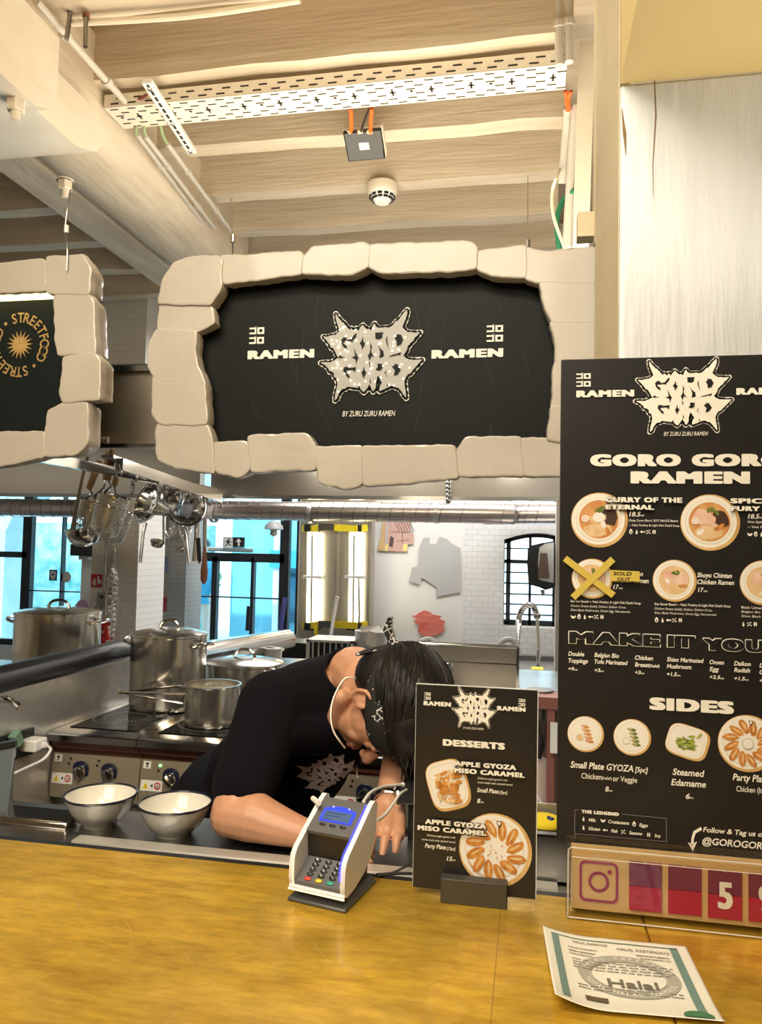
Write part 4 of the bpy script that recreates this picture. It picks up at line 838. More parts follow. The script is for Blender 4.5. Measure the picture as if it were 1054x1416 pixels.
def pot(label, u, v, d, zb, rad, h, lid=True, handles=True, ang=0, name='stock_pot', xy=None):
    c = P(u, v, z=zb) if xy is None else Vector((xy[0], xy[1], zb)); c.z = zb
    rr = thing(name, label, 'pot', c)
    POTM = M('pot_steel', (.80, .77, .71), .17, .94, noise_=((.52, .48, .42), 3, .5), stretch=(6, 6, .05))
    MB().lathe([(0, .002), (rad*.96, .002), (rad*.985, .008), (rad, .02), (rad, h-.006), (rad+.004, h-.003), (rad+.004, h), (rad-.003, h), (rad-.004, .02), (0, .015)], c, 48).build('body', POTM, rr, smooth=40)
    if lid:
        MB().lathe([(rad+.003, h), (rad+.003, h+.005), (rad*.92, h+.010), (rad*.5, h+.022), (0, h+.027)], c, 48).build('lid', POTM, rr, smooth=40)
        w_ = rad*.30; pts = arc_pts([c+Vector((-w_, 0, h+.018)), c+Vector((-w_*.75, 0, h+.042)), c+Vector((-w_*.3, 0, h+.052)), c+Vector((w_*.3, 0, h+.052)), c+Vector((w_*.75, 0, h+.042)), c+Vector((w_, 0, h+.018))], 5); MB().tube(pts, .0065, 8).build('lid_handle', STEELV, rr)
    if handles:
        for s_ in (0, PI):
            a = ang+s_; d_ = Vector((math.cos(a), math.sin(a), 0)); e = Vector((-d_.y, d_.x, 0)); zz = h*.86 if h > .2 else h*.75
            pts = arc_pts([c+d_*rad*.99-e*.045+Vector((0, 0, zz)), c+d_*(rad+.03)-e*.045+Vector((0, 0, zz+.01)), c+d_*(rad+.045)+Vector((0, 0, zz+.016)), c+d_*(rad+.03)+e*.045+Vector((0, 0, zz+.01)), c+d_*rad*.99+e*.045+Vector((0, 0, zz))], 5); MB().tube(pts, .0065, 8).build('handle', STEELV, rr)
    return rr
pot('tall lidded steel stock pot at the back left of the stove', 231, 0, 0, ZS+.004, .137, .265, xy=P(231, 978, z=ZS).xy, ang=-.15)
c3 = P(338, 930, y=2.93); pot('wide low steel pot with a lid, behind the leaning cook', 0, 0, 0, ZS+.004, .15, .135, xy=(c3.x, 2.93), ang=2.8)
pot('very large lidded steel stock pot at the left edge', 0, 0, 0, ZS, .175, .30, xy=(P(30, 858, d=3.05).x-.02, 3.02), ang=.1)
c4 = P(293, 1003, z=ZS)
sp = pot('small open steel saucepan on the front of the stove', 0, 0, 0, ZS+.004, .091, .135, lid=False, handles=False, xy=(c4.x, c4.y), name='saucepan')
h0 = Vector((c4.x-.085, c4.y-.01, ZS+.118)); h1 = P(166, 958, y=2.5)
MB().tube([h0, h0+Vector((-.03, 0, .008)), Vector((h1.x, h1.y, h1.z))], [.008, .007, .009], 8, flat=.6).build('handle', STEELV, sp)
mb = MB(); mb.lathe([(0, .105), (.086, .105)], (c4.x, c4.y, ZS), 32); mb.build('broth', M('pale_broth', (.62, .55, .40), .2), sp)
r = thing('tongs', 'thin steel tongs resting on the saucepan rim', 'tongs', P(230, 960, y=2.45)); a, b, c_ = P(330, 956, y=2.48), P(165, 957, y=2.42), P(255, 972, y=2.5)
MB().tube([a, P(250, 959.5, y=2.45), b, P(163, 951, y=2.42)], .004, 6).build('arm', STEELV, r); MB().tube([c_, P(210, 965, y=2.45), b], .004, 6).build('arm', STEELV, r)
# left stove under the large pot
r = thing('left_stove', 'steel stove behind the partition carrying the largest pot', 'stove', (-2.2, 3.0, 0)); MB().box(-2.9, -1.58, 2.5, 3.5, .05, .985).build('body', STEELD, r); MB().box(-2.92, -1.57, 2.48, 3.52, .985, 1.0).build('worktop', STEEL, r)
# rail and dark ledge behind the pots
tag(MB().tube([P(262, 909, y=3.75), P(396, 885, y=5.2)], .075, 14).build('steel_rail', STEELV), 'thick steel tube rail running back behind the pots', 'rail')
a, b = P(388, 888, y=5.6), P(432, 904, y=5.6); tag(MB().box(a.x, b.x, 5.6, 5.9, 0, a.z).build('black_ledge', BLACK), 'short black ledge left of the steel column foot', 'ledge')
# back preparation counter with things on it
zk = P(470, 920, y=4.6).z-.06
r = thing('back_counter', 'steel back counter behind the cook', 'counter', (-.5, 4.7, 0)); a = P(330, 900, y=4.6).x; b = P(800, 900, y=4.6).x; MB().box(a, b, 4.45, 5.2, zk-.04, zk).build('worktop', STEEL, r); MB().box(a+.03, b-.03, 4.5, 5.15, 0, zk-.04).build('cabinet', STEELD, r)
def on(u, y=4.7): return P(u, 920, y=y).x
x = on(375); r = thing('paper_roll', 'white paper roll standing behind the low pot', 'paper roll', (x, 4.7, zk)); zt_ = P(375, 896, y=4.7).z; MB().lathe([(.02, zt_), (.02, zk), (.066, zk), (.066, zt_), (.02, zt_)], (x, 4.7, 0), 24).build('roll', WHITE, r); MB().lathe([(.019, zt_+.001), (.016, zt_+.001), (.016, zk)], (x, 4.7, 0), 16).build('core', WOODH, r)
x0, x1 = on(431), on(491); zt_ = P(460, 883, y=4.7).z; r = thing('striped_bin', 'black container with white vertical stripes behind the cook', 'container', ((x0+x1)/2, 4.7, zk)); MB().box(x0, x1, 4.62, 4.85, zk, zt_-.012).build('body', BLACK, r); mb = MB(); mb.box(x0-.01, x1+.01, 4.6, 4.87, zt_-.014, zt_); mb.box(x0-.01, x0+.01, 4.6, 4.62, zk, zt_); mb.box(x1-.01, x1+.01, 4.6, 4.62, zk, zt_); mb.build('rim', WHITE, r)
mb = MB(); rnd = random.Random(2)
for i in range(7): q = x0+(x1-x0)*(i+.8)/7.6; mb.box(q-.004, q+.004, 4.612, 4.62, zk, zt_-.01)
mb.build('stripe', WHITE, r)
x = on(512); zt_ = P(514, 872, y=4.7).z; r = thing('paper_towel_dispenser', 'white bin of paper towels beside the striped container', 'paper towels', (x, 4.7, zk)); MB().lathe([(0, zk), (.085, zk), (.10, zt_), (.094, zt_), (.09, zt_-.03), (0, zt_-.03)], (x, 4.7, 0), 28).build('bin', WHITE, r)
mb = MB(); rnd = random.Random(8); cc = Vector((x+.02, 4.66, zt_)); ring = [cc+Vector((math.cos(t)*.08, math.sin(t)*.06, rnd.uniform(-.03, .03))) for t in [2*PI*i/11 for i in range(11)]]; mb.add(ring+[cc+Vector((.03, 0, .035)), cc+Vector((-.02, -.09, -.07)), cc+Vector((.04, -.085, -.10))], [(i, (i+1) % 11, 11) for i in range(11)]+[(7, 8, 12), (8, 13, 12), (8, 9, 13)]); mb.build('towel', M('tissue', (.85, .83, .78), .8), r, smooth=0)
x0, x1 = on(527), on(560); zt_ = P(545, 891, y=4.7).z; r = thing('black_box', 'black box under the small blue bottle', 'box', ((x0+x1)/2, 4.75, zk)); MB().box(x0, x1, 4.68, 4.9, zk, zt_).build('body', BLACK, r, bevel=.006)
x = on(547, 4.62); r = thing('squeeze_bottle', 'small clear bottle with a blue cap in front of the black box', 'bottle', (x, 4.62, zk)); z1 = P(547, 890, y=4.62).z; MB().lathe([(0, zk), (.028, zk), (.028, z1-.05), (.022, z1-.03)], (x, 4.62, 0), 16).build('body', M('clear_grey', (.5, .52, .58), .2), r); MB().lathe([(.026, z1-.032), (.026, z1), (0, z1)], (x, 4.62, 0), 16).build('cap', M('cap_blue', (.01, .04, .30), .4), r); MB().tube(arc_pts([(x, 4.62, z1), Vector(P(546, 878, y=4.62)), Vector(P(541, 861, y=4.62))], 5), .003, 5).build('straw', GREYPIPE, r)
# steel pasta boiler with open lid
yb_ = 3.55; x0, x1 = P(561, 920, y=yb_).x, P(718, 920, y=yb_).x; zt_ = P(640, 892, y=yb_).z
r = thing('pasta_boiler', 'wide steel boiler with upright splash lid and curved handles', 'boiler', ((x0+x1)/2, yb_, 0)); MB().box(x0, x1, yb_, yb_+.03, .98, zt_).build('splash_lid', HOOD, r, bevel=.004); mb = MB(); mb.tube([(x0, yb_-.002, zt_), (x1, yb_-.002, zt_)], .010, 10); mb.box(x0, x0+.012, yb_-.014, yb_+.03, .98, zt_); mb.box(x1-.012, x1, yb_-.014, yb_+.03, .98, zt_); mb.build('rolled_edge', STEELV, r); MB().box(x0, x1, yb_-.36, yb_+.35, .1, .98).build('body', STEEL, r)
MB().box(x0, x1, yb_-.006, yb_, P(640, 916, y=yb_).z, P(640, 914, y=yb_).z).build('ridge', STEELV, r)
for u in (592, 703):
    pts = arc_pts([P(u-14, 895, y=yb_+.1), P(u-8, 887, y=yb_+.1), P(u+2, 884, y=yb_+.1), P(u+10, 890, y=yb_+.1), P(u+15, 900, y=yb_+.1)], 5); MB().tube(pts, .013, 8).build('handle', WHITE, r)
for i, u in enumerate((597, 612)): 
    c = P(u-2, 945, y=3.3); r = thing('glass_bowl', ['clear glass bowl nearer the cook in front of the steel boiler', 'second clear glass bowl right beside the desserts board top'][i], 'bowl', c); c.z = .985; MB().lathe([(0, 0), (.03, 0), (.045, .07), (.05, .13), (.046, .13), (.04, .06), (0, .006)], c, 20).build('bowl', glass_mat('bowl_glass', (.82, .84, .84), .25), r); MB().lathe([(.050, .126), (.053, .13), (.050, .134), (.046, .13), (.050, .126)], c, 20).build('rim', CHROME, r)
# sink run by the right window
zk2 = P(740, 935, y=6.0).z; r = thing('sink_counter', 'steel sink counter under the small arched window', 'counter', (.6, 6.2, 0)); a, b = P(690, 930, y=6.0).x, P(800, 930, y=6.0).x+.5; MB().box(a, b, 5.6, 6.9, zk2-.05, zk2).build('worktop', STEEL, r); MB().box(a, b, 5.65, 6.85, .05, zk2-.05).build('cabinet', STEELD, r); q0, q1 = P(720, 906, y=6.85), P(720, 922, y=6.85); MB().box(a, b, 6.83, 6.9, zk2, q0.z).build('splashback', M('dark_splashback', (.12, .12, .12), .35), r)
r = thing('spring_faucet', 'tall chrome spring faucet over the sink by the arched window', 'faucet', P(745, 935, y=6.2)); pts = arc_pts([P(717, 905, y=6.3), P(717, 870, y=6.3), P(719, 850, y=6.3), P(727, 838, y=6.3), P(737, 838, y=6.3), P(743, 852, y=6.3)], 8)
mb = MB(); n_ = 120
for i in range(len(pts)-1):
    for t in (0, .5): c = pts[i]+(pts[i+1]-pts[i])*t; td = (pts[i+1]-pts[i]).normalized(); e1 = td.cross(Vector((0, 1, 0))).normalized(); e2 = td.cross(e1); mb.tube([c+(e1*math.cos(a)+e2*math.sin(a))*.020 for a in [2*PI*k_/8 for k_ in range(8)]], .006, 4, closed=True)
mb.build('spring', CHROME, r); MB().tube(pts, .010, 6).build('hose', STEELD, r); MB().ball(P(743, 852, y=6.3), .03).build('spray_head', STEELD, r); q = P(745, 925, y=6.25); MB().tube([P(743, 855, y=6.3), P(745, 890, y=6.28), q, Vector((q.x, q.y, zk2))], [.012, .014, .022, .022], 8).build('riser', CHROME, r); MB().lathe([(0, .012), (.05, .01), (.055, 0)], (q.x, q.y, zk2), 16).build('base', CHROME, r)
r = thing('sponge_tray', 'small steel tray holding a yellow sponge at the sink', 'tray', P(738, 940, y=5.9)); a, b = P(725, 938, y=5.9), P(752, 947, y=5.9); MB().box(a.x, b.x, 5.85, 6.0, zk2, zk2+.05).build('tray', STEELV, r, bevel=.01)
tag(MB().box(a.x+.05, b.x+.0, 5.86, 5.98, zk2+.05, zk2+.075).build('sponge', M('yellow_sponge', (.85, .66, .08), .9), bevel=.008), 'yellow sponge lying on the steel tray at the sink', 'sponge')
tag(MB().tube([P(723, 937, y=5.9), P(728, 932, y=5.9), P(733, 936, y=5.9)], [.03, .035, .03], 10).build('scrub_ball', CHROME), 'shiny steel scrubber beside the yellow sponge', 'scrubber')
# towel dispenser by the window
r = thing('towel_dispenser', 'rounded black and steel hand towel dispenser in front of the arched window', 'dispenser', P(752, 785, y=5.5)); yq = 5.5
prof = [(730, 758), (736, 754), (748, 751), (767, 748), (768, 812), (755, 816), (745, 812), (731, 808), (729, 780)]; mb = MB(); mb.prism([(P(u, v, y=yq).x, P(u, v, y=yq).z) for u, v in prof], wallfn(yq), 0, -.18); mb.build('body', M('dispenser_black', (.03, .035, .04), .25), r, bevel=.02)
mb = MB(); mb.prism([(P(u, v, y=yq).x, P(u, v, y=yq).z) for u, v in [(746, 757), (754, 752), (766, 750), (766, 806), (746, 802), (744, 780)]], wallfn(yq), .012, -.01); mb.build('cover', STEELV, r, bevel=.01); mb = MB(); mb.prism([(P(u, v, y=yq).x, P(u, v, y=yq).z) for u, v in [(747, 765), (757, 765), (760, 800), (744, 800)]], wallfn(yq), .02, .008); mb.build('label', M('dispenser_brown', (.32, .26, .23), .6), r)
mb = MB(); mb.add([P(747, 816, y=yq+.05), P(753, 815, y=yq+.05), P(754, 822, y=yq+.04), P(750, 825, y=yq+.03)], [(0, 1, 2, 3)]); mb.build('paper', WHITE, r)
q = P(772, 800, y=5.4); struct(MB().box(q.x-.015, q.x+.25, 5.4, 5.6, 0, 3.9).build('wall_kitchen_right', WALLW, bevel=.004), 'white wall edge at the right of the kitchen')
# red-brown rack right of the desserts board
yr = 2.75; r = thing('tool_rack', 'red-brown steel rack with hanging cables right of the desserts board', 'rack', P(755, 1000, y=yr)); a, b = P(738, 962, y=yr), P(772, 972, y=yr); RB = M('red_brown_steel', (.45, .19, .15), .35, .6)
MB().box(a.x, b.x+.2, yr-.02, yr+.10, a.z-.04, a.z).build('top', RB, r); q0, q1 = P(757, 972, y=yr), P(766, 1128, y=yr); MB().box(q0.x, q1.x, yr-.01, yr+.02, q1.z-.6, q0.z).build('post', RB, r); MB().box(a.x, b.x+.2, yr+.2, yr+.22, .0, a.z-.02).build('back_sheet', M('rack_sheet', (.20, .12, .10), .5), r)
q = P(746, 1000, y=yr+.1); MB().lathe([(0, .12), (.05, .12), (.05, .02), (.02, -.02), (.015, -.06), (0, -.06)], q, 16).build('funnel', STEELD, r); MB().tube([P(746, 1015, y=yr+.1), P(749, 1030, y=yr+.05), P(744, 1048, y=yr+.05)], .012, 8).build('cable', BLACK, r); q = P(744, 1085, y=yr+.1); MB().lathe([(0, .09), (.04, .09), (.04, -.10), (0, -.10)], q, 16).build('canister', M('pink_white', (.66, .52, .48), .5), r); q = P(766, 1020, y=yr-.03); mb = MB(); mb.obox(q, (.012, .01, .05)); mb.build('clip', WHITE, r); MB().tube(arc_pts([P(742, 1100, y=yr), P(748, 1112, y=yr), P(744, 1124, y=yr)], 5), .006, 6).build('wire', WHITE, r)
# ============================================================ hanging utensils
r = thing('utensil_rail', 'steel rail along the hood with hooks for hanging utensils', 'rail', (-1.55, 3.2, 1.9)); RA, RB_ = P(165, 642, x=-1.50), P(304, 689, x=-1.50); mb = MB(); mb.bar(RA, RB_, .03, .045); mb.build('rail', STEELV, r)
for i in range(9): mb = MB(); c = RA+(RB_-RA)*(i/8); mb.tube(arc_pts([c+Vector((0, 0, .0)), c+Vector((.01, 0, -.03)), c+Vector((.0, 0, -.05)), c+Vector((-.012, 0, -.035))], 4), .003, 5); mb.build('hook', CHROME, r)
MB().bar(RA+Vector((-.05, 0, .03)), RB_+Vector((-.05, 0, .03)), .05, .012).build('shelf_strip', STEEL, r)
def railpt(u): return RA+(RB_-RA)*((u-165)/139)
def at(u, v, y): return P(u, v, y=y)
# ladle
yl = 2.72; r = thing('ladle', 'large steel soup ladle hanging leftmost on the utensil rail', 'ladle', at(115, 740, yl)); c = at(115.5, 732, yl); rl = 24*depth(c)/FPX; MB().lathe([(rl, 0), (rl*.97, -rl*.3), (rl*.75, -rl*.72), (rl*.4, -rl*.95), (0, -rl*1.02), (0, -rl*.98), (rl*.38, -rl*.9), (rl*.72, -rl*.68), (rl*.93, -rl*.28), (rl*.96, 0), (rl, 0)], c, 32, R=Matrix.Rotation(.1, 3, 'X')).build('bowl', STEELV, r); MB().tube([at(101, 733, yl+.02), at(104, 710, yl+.02), at(113, 665, yl), at(121, 632, yl)], [.011, .008, .006, .006], 8, flat=.6).build('handle', STEELD, r)
MESH = bpy.data.materials.new('wire_mesh'); MESH.use_nodes = True; nt = MESH.node_tree; bs = nt.nodes['Principled BSDF']; bs.inputs['Metallic'].default_value = .8; bs.inputs['Base Color'].default_value = (.74, .72, .66, 1); bs.inputs['Roughness'].default_value = .35
vo = nt.nodes.new('ShaderNodeTexVoronoi'); vo.inputs['Scale'].default_value = 130; vo.feature = 'DISTANCE_TO_EDGE'; tc = nt.nodes.new('ShaderNodeTexCoord'); nt.links.new(tc.outputs['Object'], vo.inputs['Vector']); mt = nt.nodes.new('ShaderNodeMath'); mt.operation = 'LESS_THAN'; mt.inputs[1].default_value = .16; nt.links.new(vo.outputs['Distance'], mt.inputs[0]); nt.links.new(mt.outputs[0], bs.inputs['Alpha'])
def strainer(u, v, y, w_px, h_px, tilt, hu, hv, label, hu2, hv2):
    rr = thing('noodle_strainer', label, 'strainer', at(u, v, y), group='noodle strainers with wooden handles'); c = at(u, v, y); k = depth(c)/FPX; ra = w_px*k/2; h = h_px*k; R_ = Matrix.Rotation(tilt, 3, 'Y')
    MB().lathe([(ra, 0), (ra*.98, -h*.5), (ra*.92, -h*.8), (ra*.75, -h*.95), (ra*.4, -h), (0, -h)], c, 28, R=R_).build('mesh_basket', MESH, rr, smooth=60)
    mb = MB(); mb.tube([c+R_@Vector((ra*math.cos(t), ra*math.sin(t), 0)) for t in [2*PI*i/24 for i in range(24)]], .0045, 6, closed=True); mb.tube([c+R_@Vector((ra*.99*math.cos(t), ra*.99*math.sin(t), -h*.25)) for t in [2*PI*i/24 for i in range(24)]], .002, 5, closed=True); mb.build('rim', CHROME, rr)
    MB().tube([c+R_@Vector((-ra*.2, -ra*.9, 0)), at((u+hu)/2, (v+hv)/2-2, y), at(hu, hv, y)], .005, 6).build('stem', CHROME, rr); MB().tube([at(hu, hv, y), at((hu+hu2)/2, (hv+hv2)/2, y), at(hu2, hv2, y)], [.012, .015, .012], 10).build('handle', M('strainer_wood', (.62, .40, .17), .5, noise_=((.45, .26, .09), 20, .6)), rr)
strainer(131, 694, 2.85, 40, 42, .28, 123, 676, 'leftmost noodle strainer with a wooden handle, above the ladle', 138, 637)
strainer(164, 706, 3.05, 42, 48, .30, 158, 672, 'noodle strainer at the back, lowest basket of the three', 166, 642)
strainer(158, 686, 2.72, 44, 58, .26, 149, 664, 'nearest noodle strainer, largest basket in the middle', 156, 622)
strainer(141, 690, 2.95, 34, 40, .25, 146, 664, 'noodle strainer half hidden between the two left baskets', 150, 625)
def conic(u, v, y, r_px, axis, label, name, hu, hv, cat='sieve', deep=1.0, meshy=False):
    rr = thing(name, label, cat, at(u, v, y)); c = at(u, v, y); k = depth(c)/FPX; ra = r_px*k; ax = Vector(axis).normalized(); R_ = ax.to_track_quat('Z', 'Y').to_matrix()
    MB().lathe([(ra*1.03, 0), (ra, .004), (ra*.78, ra*.35*deep), (ra*.55, ra*.5*deep), (ra*.5, ra*.55*deep), (ra*.46, ra*.53*deep), (ra*.74, ra*.32*deep), (ra*.97, .0)], c, 14 if not meshy else 28, R=R_).build('cone', STEELV, rr, smooth=20)
    mb = MB(); mb.tube([c+R_@Vector((ra*1.03*math.cos(t), ra*1.03*math.sin(t), 0)) for t in [2*PI*i/28 for i in range(28)]], .004, 6, closed=True); mb.build('rim', CHROME, rr)
    if meshy: MB().lathe([(ra*.5, ra*.5*deep), (ra*.38, ra*1.0*deep), (ra*.15, ra*1.35*deep), (0, ra*1.4*deep)], c, 24, R=R_).build('mesh_tip', MESH, rr)
    if hu: MB().tube([c-Vector((0, 0, ra)), at((u+hu)/2, (v+hv)/2, y-.01), at(hu, hv, y-.02)], [.008, .007, .008], 8, flat=.5).build('handle', STEELV, rr)
    return rr
conic(203, 696, 2.98, 27, (.85, .0, -.25), 'conical steel sieve with mesh tip pointing right', 'conical_sieve', 194, 778, meshy=True, deep=.9)
conic(257, 700, 3.3, 27, (-.55, .75, -.15), 'faceted steel funnel facing the counter', 'funnel', 261, 780, cat='funnel')
conic(235, 690, 3.5, 24, (.3, .8, -.3), 'dark steel sieve bowl half hidden behind the faceted funnel', 'steel_sieve', 0, 0)
def small_ladle(u, v, y, r_px, hu, hv, label, mat=STEELV):
    rr = thing('ladle', label, 'ladle', at(u, v, y)); c = at(u, v, y); k = depth(c)/FPX; ra = r_px*k; MB().lathe([(ra, 0), (ra*.8, -ra*.6), (0, -ra*.9), (0, -ra*.8), (ra*.72, -ra*.55), (ra*.92, 0), (ra, 0)], c, 20, R=Matrix.Rotation(.35, 3, 'Y')@Matrix.Rotation(.3, 3, 'X')).build('bowl', mat, rr); MB().tube([c+Vector((ra*.9, 0, 0)), at((u+hu)/2+3, (v+hv)/2, y), at(hu, hv, y), railpt(hu)], .005, 6).build('handle', mat, rr)
small_ladle(218, 749, 3.2, 10, 228, 668, 'small steel ladle hanging under the conical sieve')
small_ladle(250, 757, 3.5, 8, 243, 720, 'smallest steel ladle hanging left of the long spatula')
rr = thing('round_sieve', 'flat round mesh sieve hanging under the funnels', 'sieve', at(246, 735, 3.6)); c = at(246, 735, 3.6); k = depth(c)/FPX; MB().lathe([(18*k, 0), (15*k, -10*k), (0, -13*k)], c, 24, R=Matrix.Rotation(.5, 3, 'X')).build('mesh_basket', MESH, rr); MB().tube([c+Matrix.Rotation(.5, 3, 'X')@Vector((18*k*math.cos(t), 18*k*math.sin(t), 0)) for t in [2*PI*i/24 for i in range(24)]], .004, 6, closed=True).build('rim', CHROME, rr)
MB().tube([c+Vector((0, 0, 18*k)), railpt(246)], .004, 6).build('handle', CHROME, rr)
rr = thing('wooden_spoon', 'wooden spoon with a brown bowl, rightmost on the utensil rail', 'spoon', at(282, 790, 3.55)); MB().tube([railpt(286), at(285, 695, 3.55), at(284, 706, 3.55), at(283, 756, 3.55)], [.003, .010, .010, .010], 8).build('handle', M('pale_handle', (.72, .66, .58), .5), rr); MB().tube([at(283, 755, 3.55), at(283, 770, 3.55), at(282.5, 790, 3.55), at(282, 802, 3.55), at(282, 808, 3.55)], [.008, .011, .019, .017, .004], 12, flat=.5).build('bowl', M('spoon_brown', (.36, .14, .07), .45), rr)
rr = thing('tongs', 'black handled tongs hanging left of the wooden spoon', 'tongs', at(275, 755, 3.45)); MB().tube([railpt(277), at(276, 700, 3.45), at(274, 745, 3.45)], .005, 6).build('arm', CHROME, rr); MB().tube([at(279, 700, 3.45), at(270, 735, 3.45)], .004, 6).build('arm', CHROME, rr); MB().tube([at(274, 744, 3.45), at(276, 777, 3.45)], [.012, .010], 8).build('grip', BLACK, rr); MB().tube([at(276, 776, 3.45), at(276, 779, 3.45)], .012, 8).build('end_ring', CHROME, rr)
rr = thing('brush', 'cream pastry brush hanging behind the black handled tongs', 'brush', at(270, 765, 3.6)); MB().tube([at(270, 748, 3.6), at(270, 776, 3.6)], [.008, .018], 8).build('bristles', M('bristle_cream', (.80, .74, .56), .8), rr); MB().tube([railpt(272), at(272, 700, 3.6), at(270, 749, 3.6)], [.004, .007, .007], 8).build('handle', STEELV, rr)
rr = thing('chain', 'twisted chrome chain hanging from the rail between strainers and sieve', 'chain', at(185, 670, 3.0)); mb = MB(); 
for i in range(9): mb.ball(at(185-(i*.4), 660+i*3.4, 3.0), (.011, .011, .007), 0, 8)
mb.tube([railpt(185), at(185, 662, 3.0)], .004, 6); mb.build('links', CHROME, rr)
# ============================================================ front counters
ZB, ZT = 1.16, 1.08
BR = bpy.data.materials.new('worn_brass'); BR.use_nodes = True; nt = BR.node_tree; b = nt.nodes['Principled BSDF']
tc = nt.nodes.new('ShaderNodeTexCoord'); L_ = nt.links.new
def node(t, **k):
    n_ = nt.nodes.new(t)
    for a, v in k.items(): setattr(n_, a, v)
    return n_
mp = node('ShaderNodeMapping'); mp.inputs['Scale'].default_value = (5, 20, 5); mp.inputs['Rotation'].default_value = (0, 0, .12); L_(tc.outputs['Object'], mp.inputs[0])
n1 = node('ShaderNodeTexNoise'); n1.inputs['Scale'].default_value = 3; n1.inputs['Detail'].default_value = 12; n1.inputs['Roughness'].default_value = .7; L_(mp.outputs[0], n1.inputs['Vector'])
r1 = node('ShaderNodeValToRGB'); r1.color_ramp.elements[0].position = .32; r1.color_ramp.elements[1].position = .68; r1.color_ramp.elements[0].color = (.60, .33, .025, 1); r1.color_ramp.elements[1].color = (.96, .63, .075, 1); L_(n1.outputs[0], r1.inputs[0]); n6 = node('ShaderNodeTexNoise'); n6.inputs['Scale'].default_value = 4.5; n6.inputs['Detail'].default_value = 8; n6.inputs['Roughness'].default_value = .65; L_(tc.outputs['Object'], n6.inputs['Vector'])
r6 = node('ShaderNodeMapRange'); r6.inputs['From Min'].default_value = .38; r6.inputs['From Max'].default_value = .62; r6.inputs['To Min'].default_value = .76; r6.inputs['To Max'].default_value = 1.2; L_(n6.outputs[0], r6.inputs[0])
m6 = node('ShaderNodeMix', data_type='RGBA', blend_type='MULTIPLY'); m6.inputs[0].default_value = 1; L_(r1.outputs[0], m6.inputs[6]); L_(r6.outputs[0], m6.inputs[7]); L_(m6.outputs[2], b.inputs['Base Color'])
b.inputs['Metallic'].default_value = .62
n2 = node('ShaderNodeTexNoise'); n2.inputs['Scale'].default_value = 5; n2.inputs['Detail'].default_value = 6; L_(tc.outputs['Object'], n2.inputs['Vector'])
r2 = node('ShaderNodeMapRange'); r2.inputs['From Min'].default_value = .3; r2.inputs['From Max'].default_value = .7; r2.inputs['To Min'].default_value = .26; r2.inputs['To Max'].default_value = .46; L_(n2.outputs[0], r2.inputs[0]); L_(r2.outputs[0], b.inputs['Roughness'])
b.inputs['Coat Weight'].default_value = .35; b.inputs['Coat Roughness'].default_value = .07
mp3 = node('ShaderNodeMapping'); mp3.inputs['Scale'].default_value = (2, 60, 2); mp3.inputs['Rotation'].default_value = (0, 0, -.1); L_(tc.outputs['Object'], mp3.inputs[0])
n3 = node('ShaderNodeTexNoise'); n3.inputs['Scale'].default_value = 6; n3.inputs['Detail'].default_value = 5; L_(mp3.outputs[0], n3.inputs['Vector']); bp = node('ShaderNodeBump'); bp.inputs['Strength'].default_value = .06; bp.inputs['Distance'].default_value = .004; L_(n3.outputs[0], bp.inputs['Height']); L_(bp.outputs[0], b.inputs['Normal'])
r = thing('bar_counter', 'worn yellow brass topped service counter in the foreground', 'counter', (-.4, .6, 0))
MB().box(-2.6, .142, .25, 1.04, ZB-.035, ZB).build('brass_top', BR, r, bevel=.003); MB().box(.1425, 1.2, .25, 1.04, ZB-.035, ZB-.0003).build('brass_top', BR, r)
MB().box(-2.55, 1.15, .34, 1.0, 0, ZB-.035).build('front', M('counter_front', (.10, .08, .06), .6), r)
mb = MB(); rnd = random.Random(21)
for i in range(120):          # bright scratches scored into the brass
    x, y = rnd.uniform(-.75, .12), rnd.uniform(.55, 1.0); L = rnd.uniform(.008, .06); a = rnd.gauss(.25, .7) if rnd.random() < .7 else rnd.uniform(0, 3); q = [Vector((x, y, ZB+.0001)), Vector((x+L*.5*math.cos(a), y+L*.5*math.sin(a)+rnd.uniform(-.003, .003), ZB+.0001)), Vector((x+L*math.cos(a), y+L*math.sin(a), ZB+.0001))]; mb.tube(q, rnd.uniform(.00015, .0005), 4, flat=.3)
mb.build('scratches', M('brass_scratch', (.95, .72, .30), .3, .9), r, smooth=0)['kind'] = 'stuff'
mb = MB(); q0, q1 = P(690, 1290, z=ZB), P(678, 1416, z=ZB); mb.bar(q0+Vector((0, .1, .0001)), q1+Vector((0, -.1, .0001)), .0005, .0002); mb.build('seam', M('brass_seam', (.12, .06, .01), .5), r, smooth=0)
# steel ledge behind the brass
r = thing('prep_counter', 'steel preparation counter behind the brass bar', 'counter', (-.5, 1.2, 0))
MB().box(XP, .138, 1.055, 1.415, ZT-.03, ZT).build('worktop', M('worktop_steel', (.50, .48, .46), .3, 1, noise_=((.40, .38, .36), 3, .5), bump=.03, bscale=30, stretch=(.3, 6, 6)), r, bevel=.004)
q0, q1 = P(107, 1157, z=ZT+.006), P(400, 1192, z=ZT+.006); mb = MB(); mb.box(q0.x, .05, q0.y-.018, q0.y+.010, ZT, ZT+.006); mb.build('raised_edge', M('bright_strip_steel', (.74, .72, .68), .3, .6), r); MB().box(XP, .138, 1.0415, 1.054, ZT-.02, ZB-.002).build('gap_shade_strip', BLACK, r)  # solid black strip stands in for the shaded gap behind the brass
MB().box(XP+.05, .13, 1.08, 1.385, .05, ZT-.03).build('cabinet', STEELD, r)
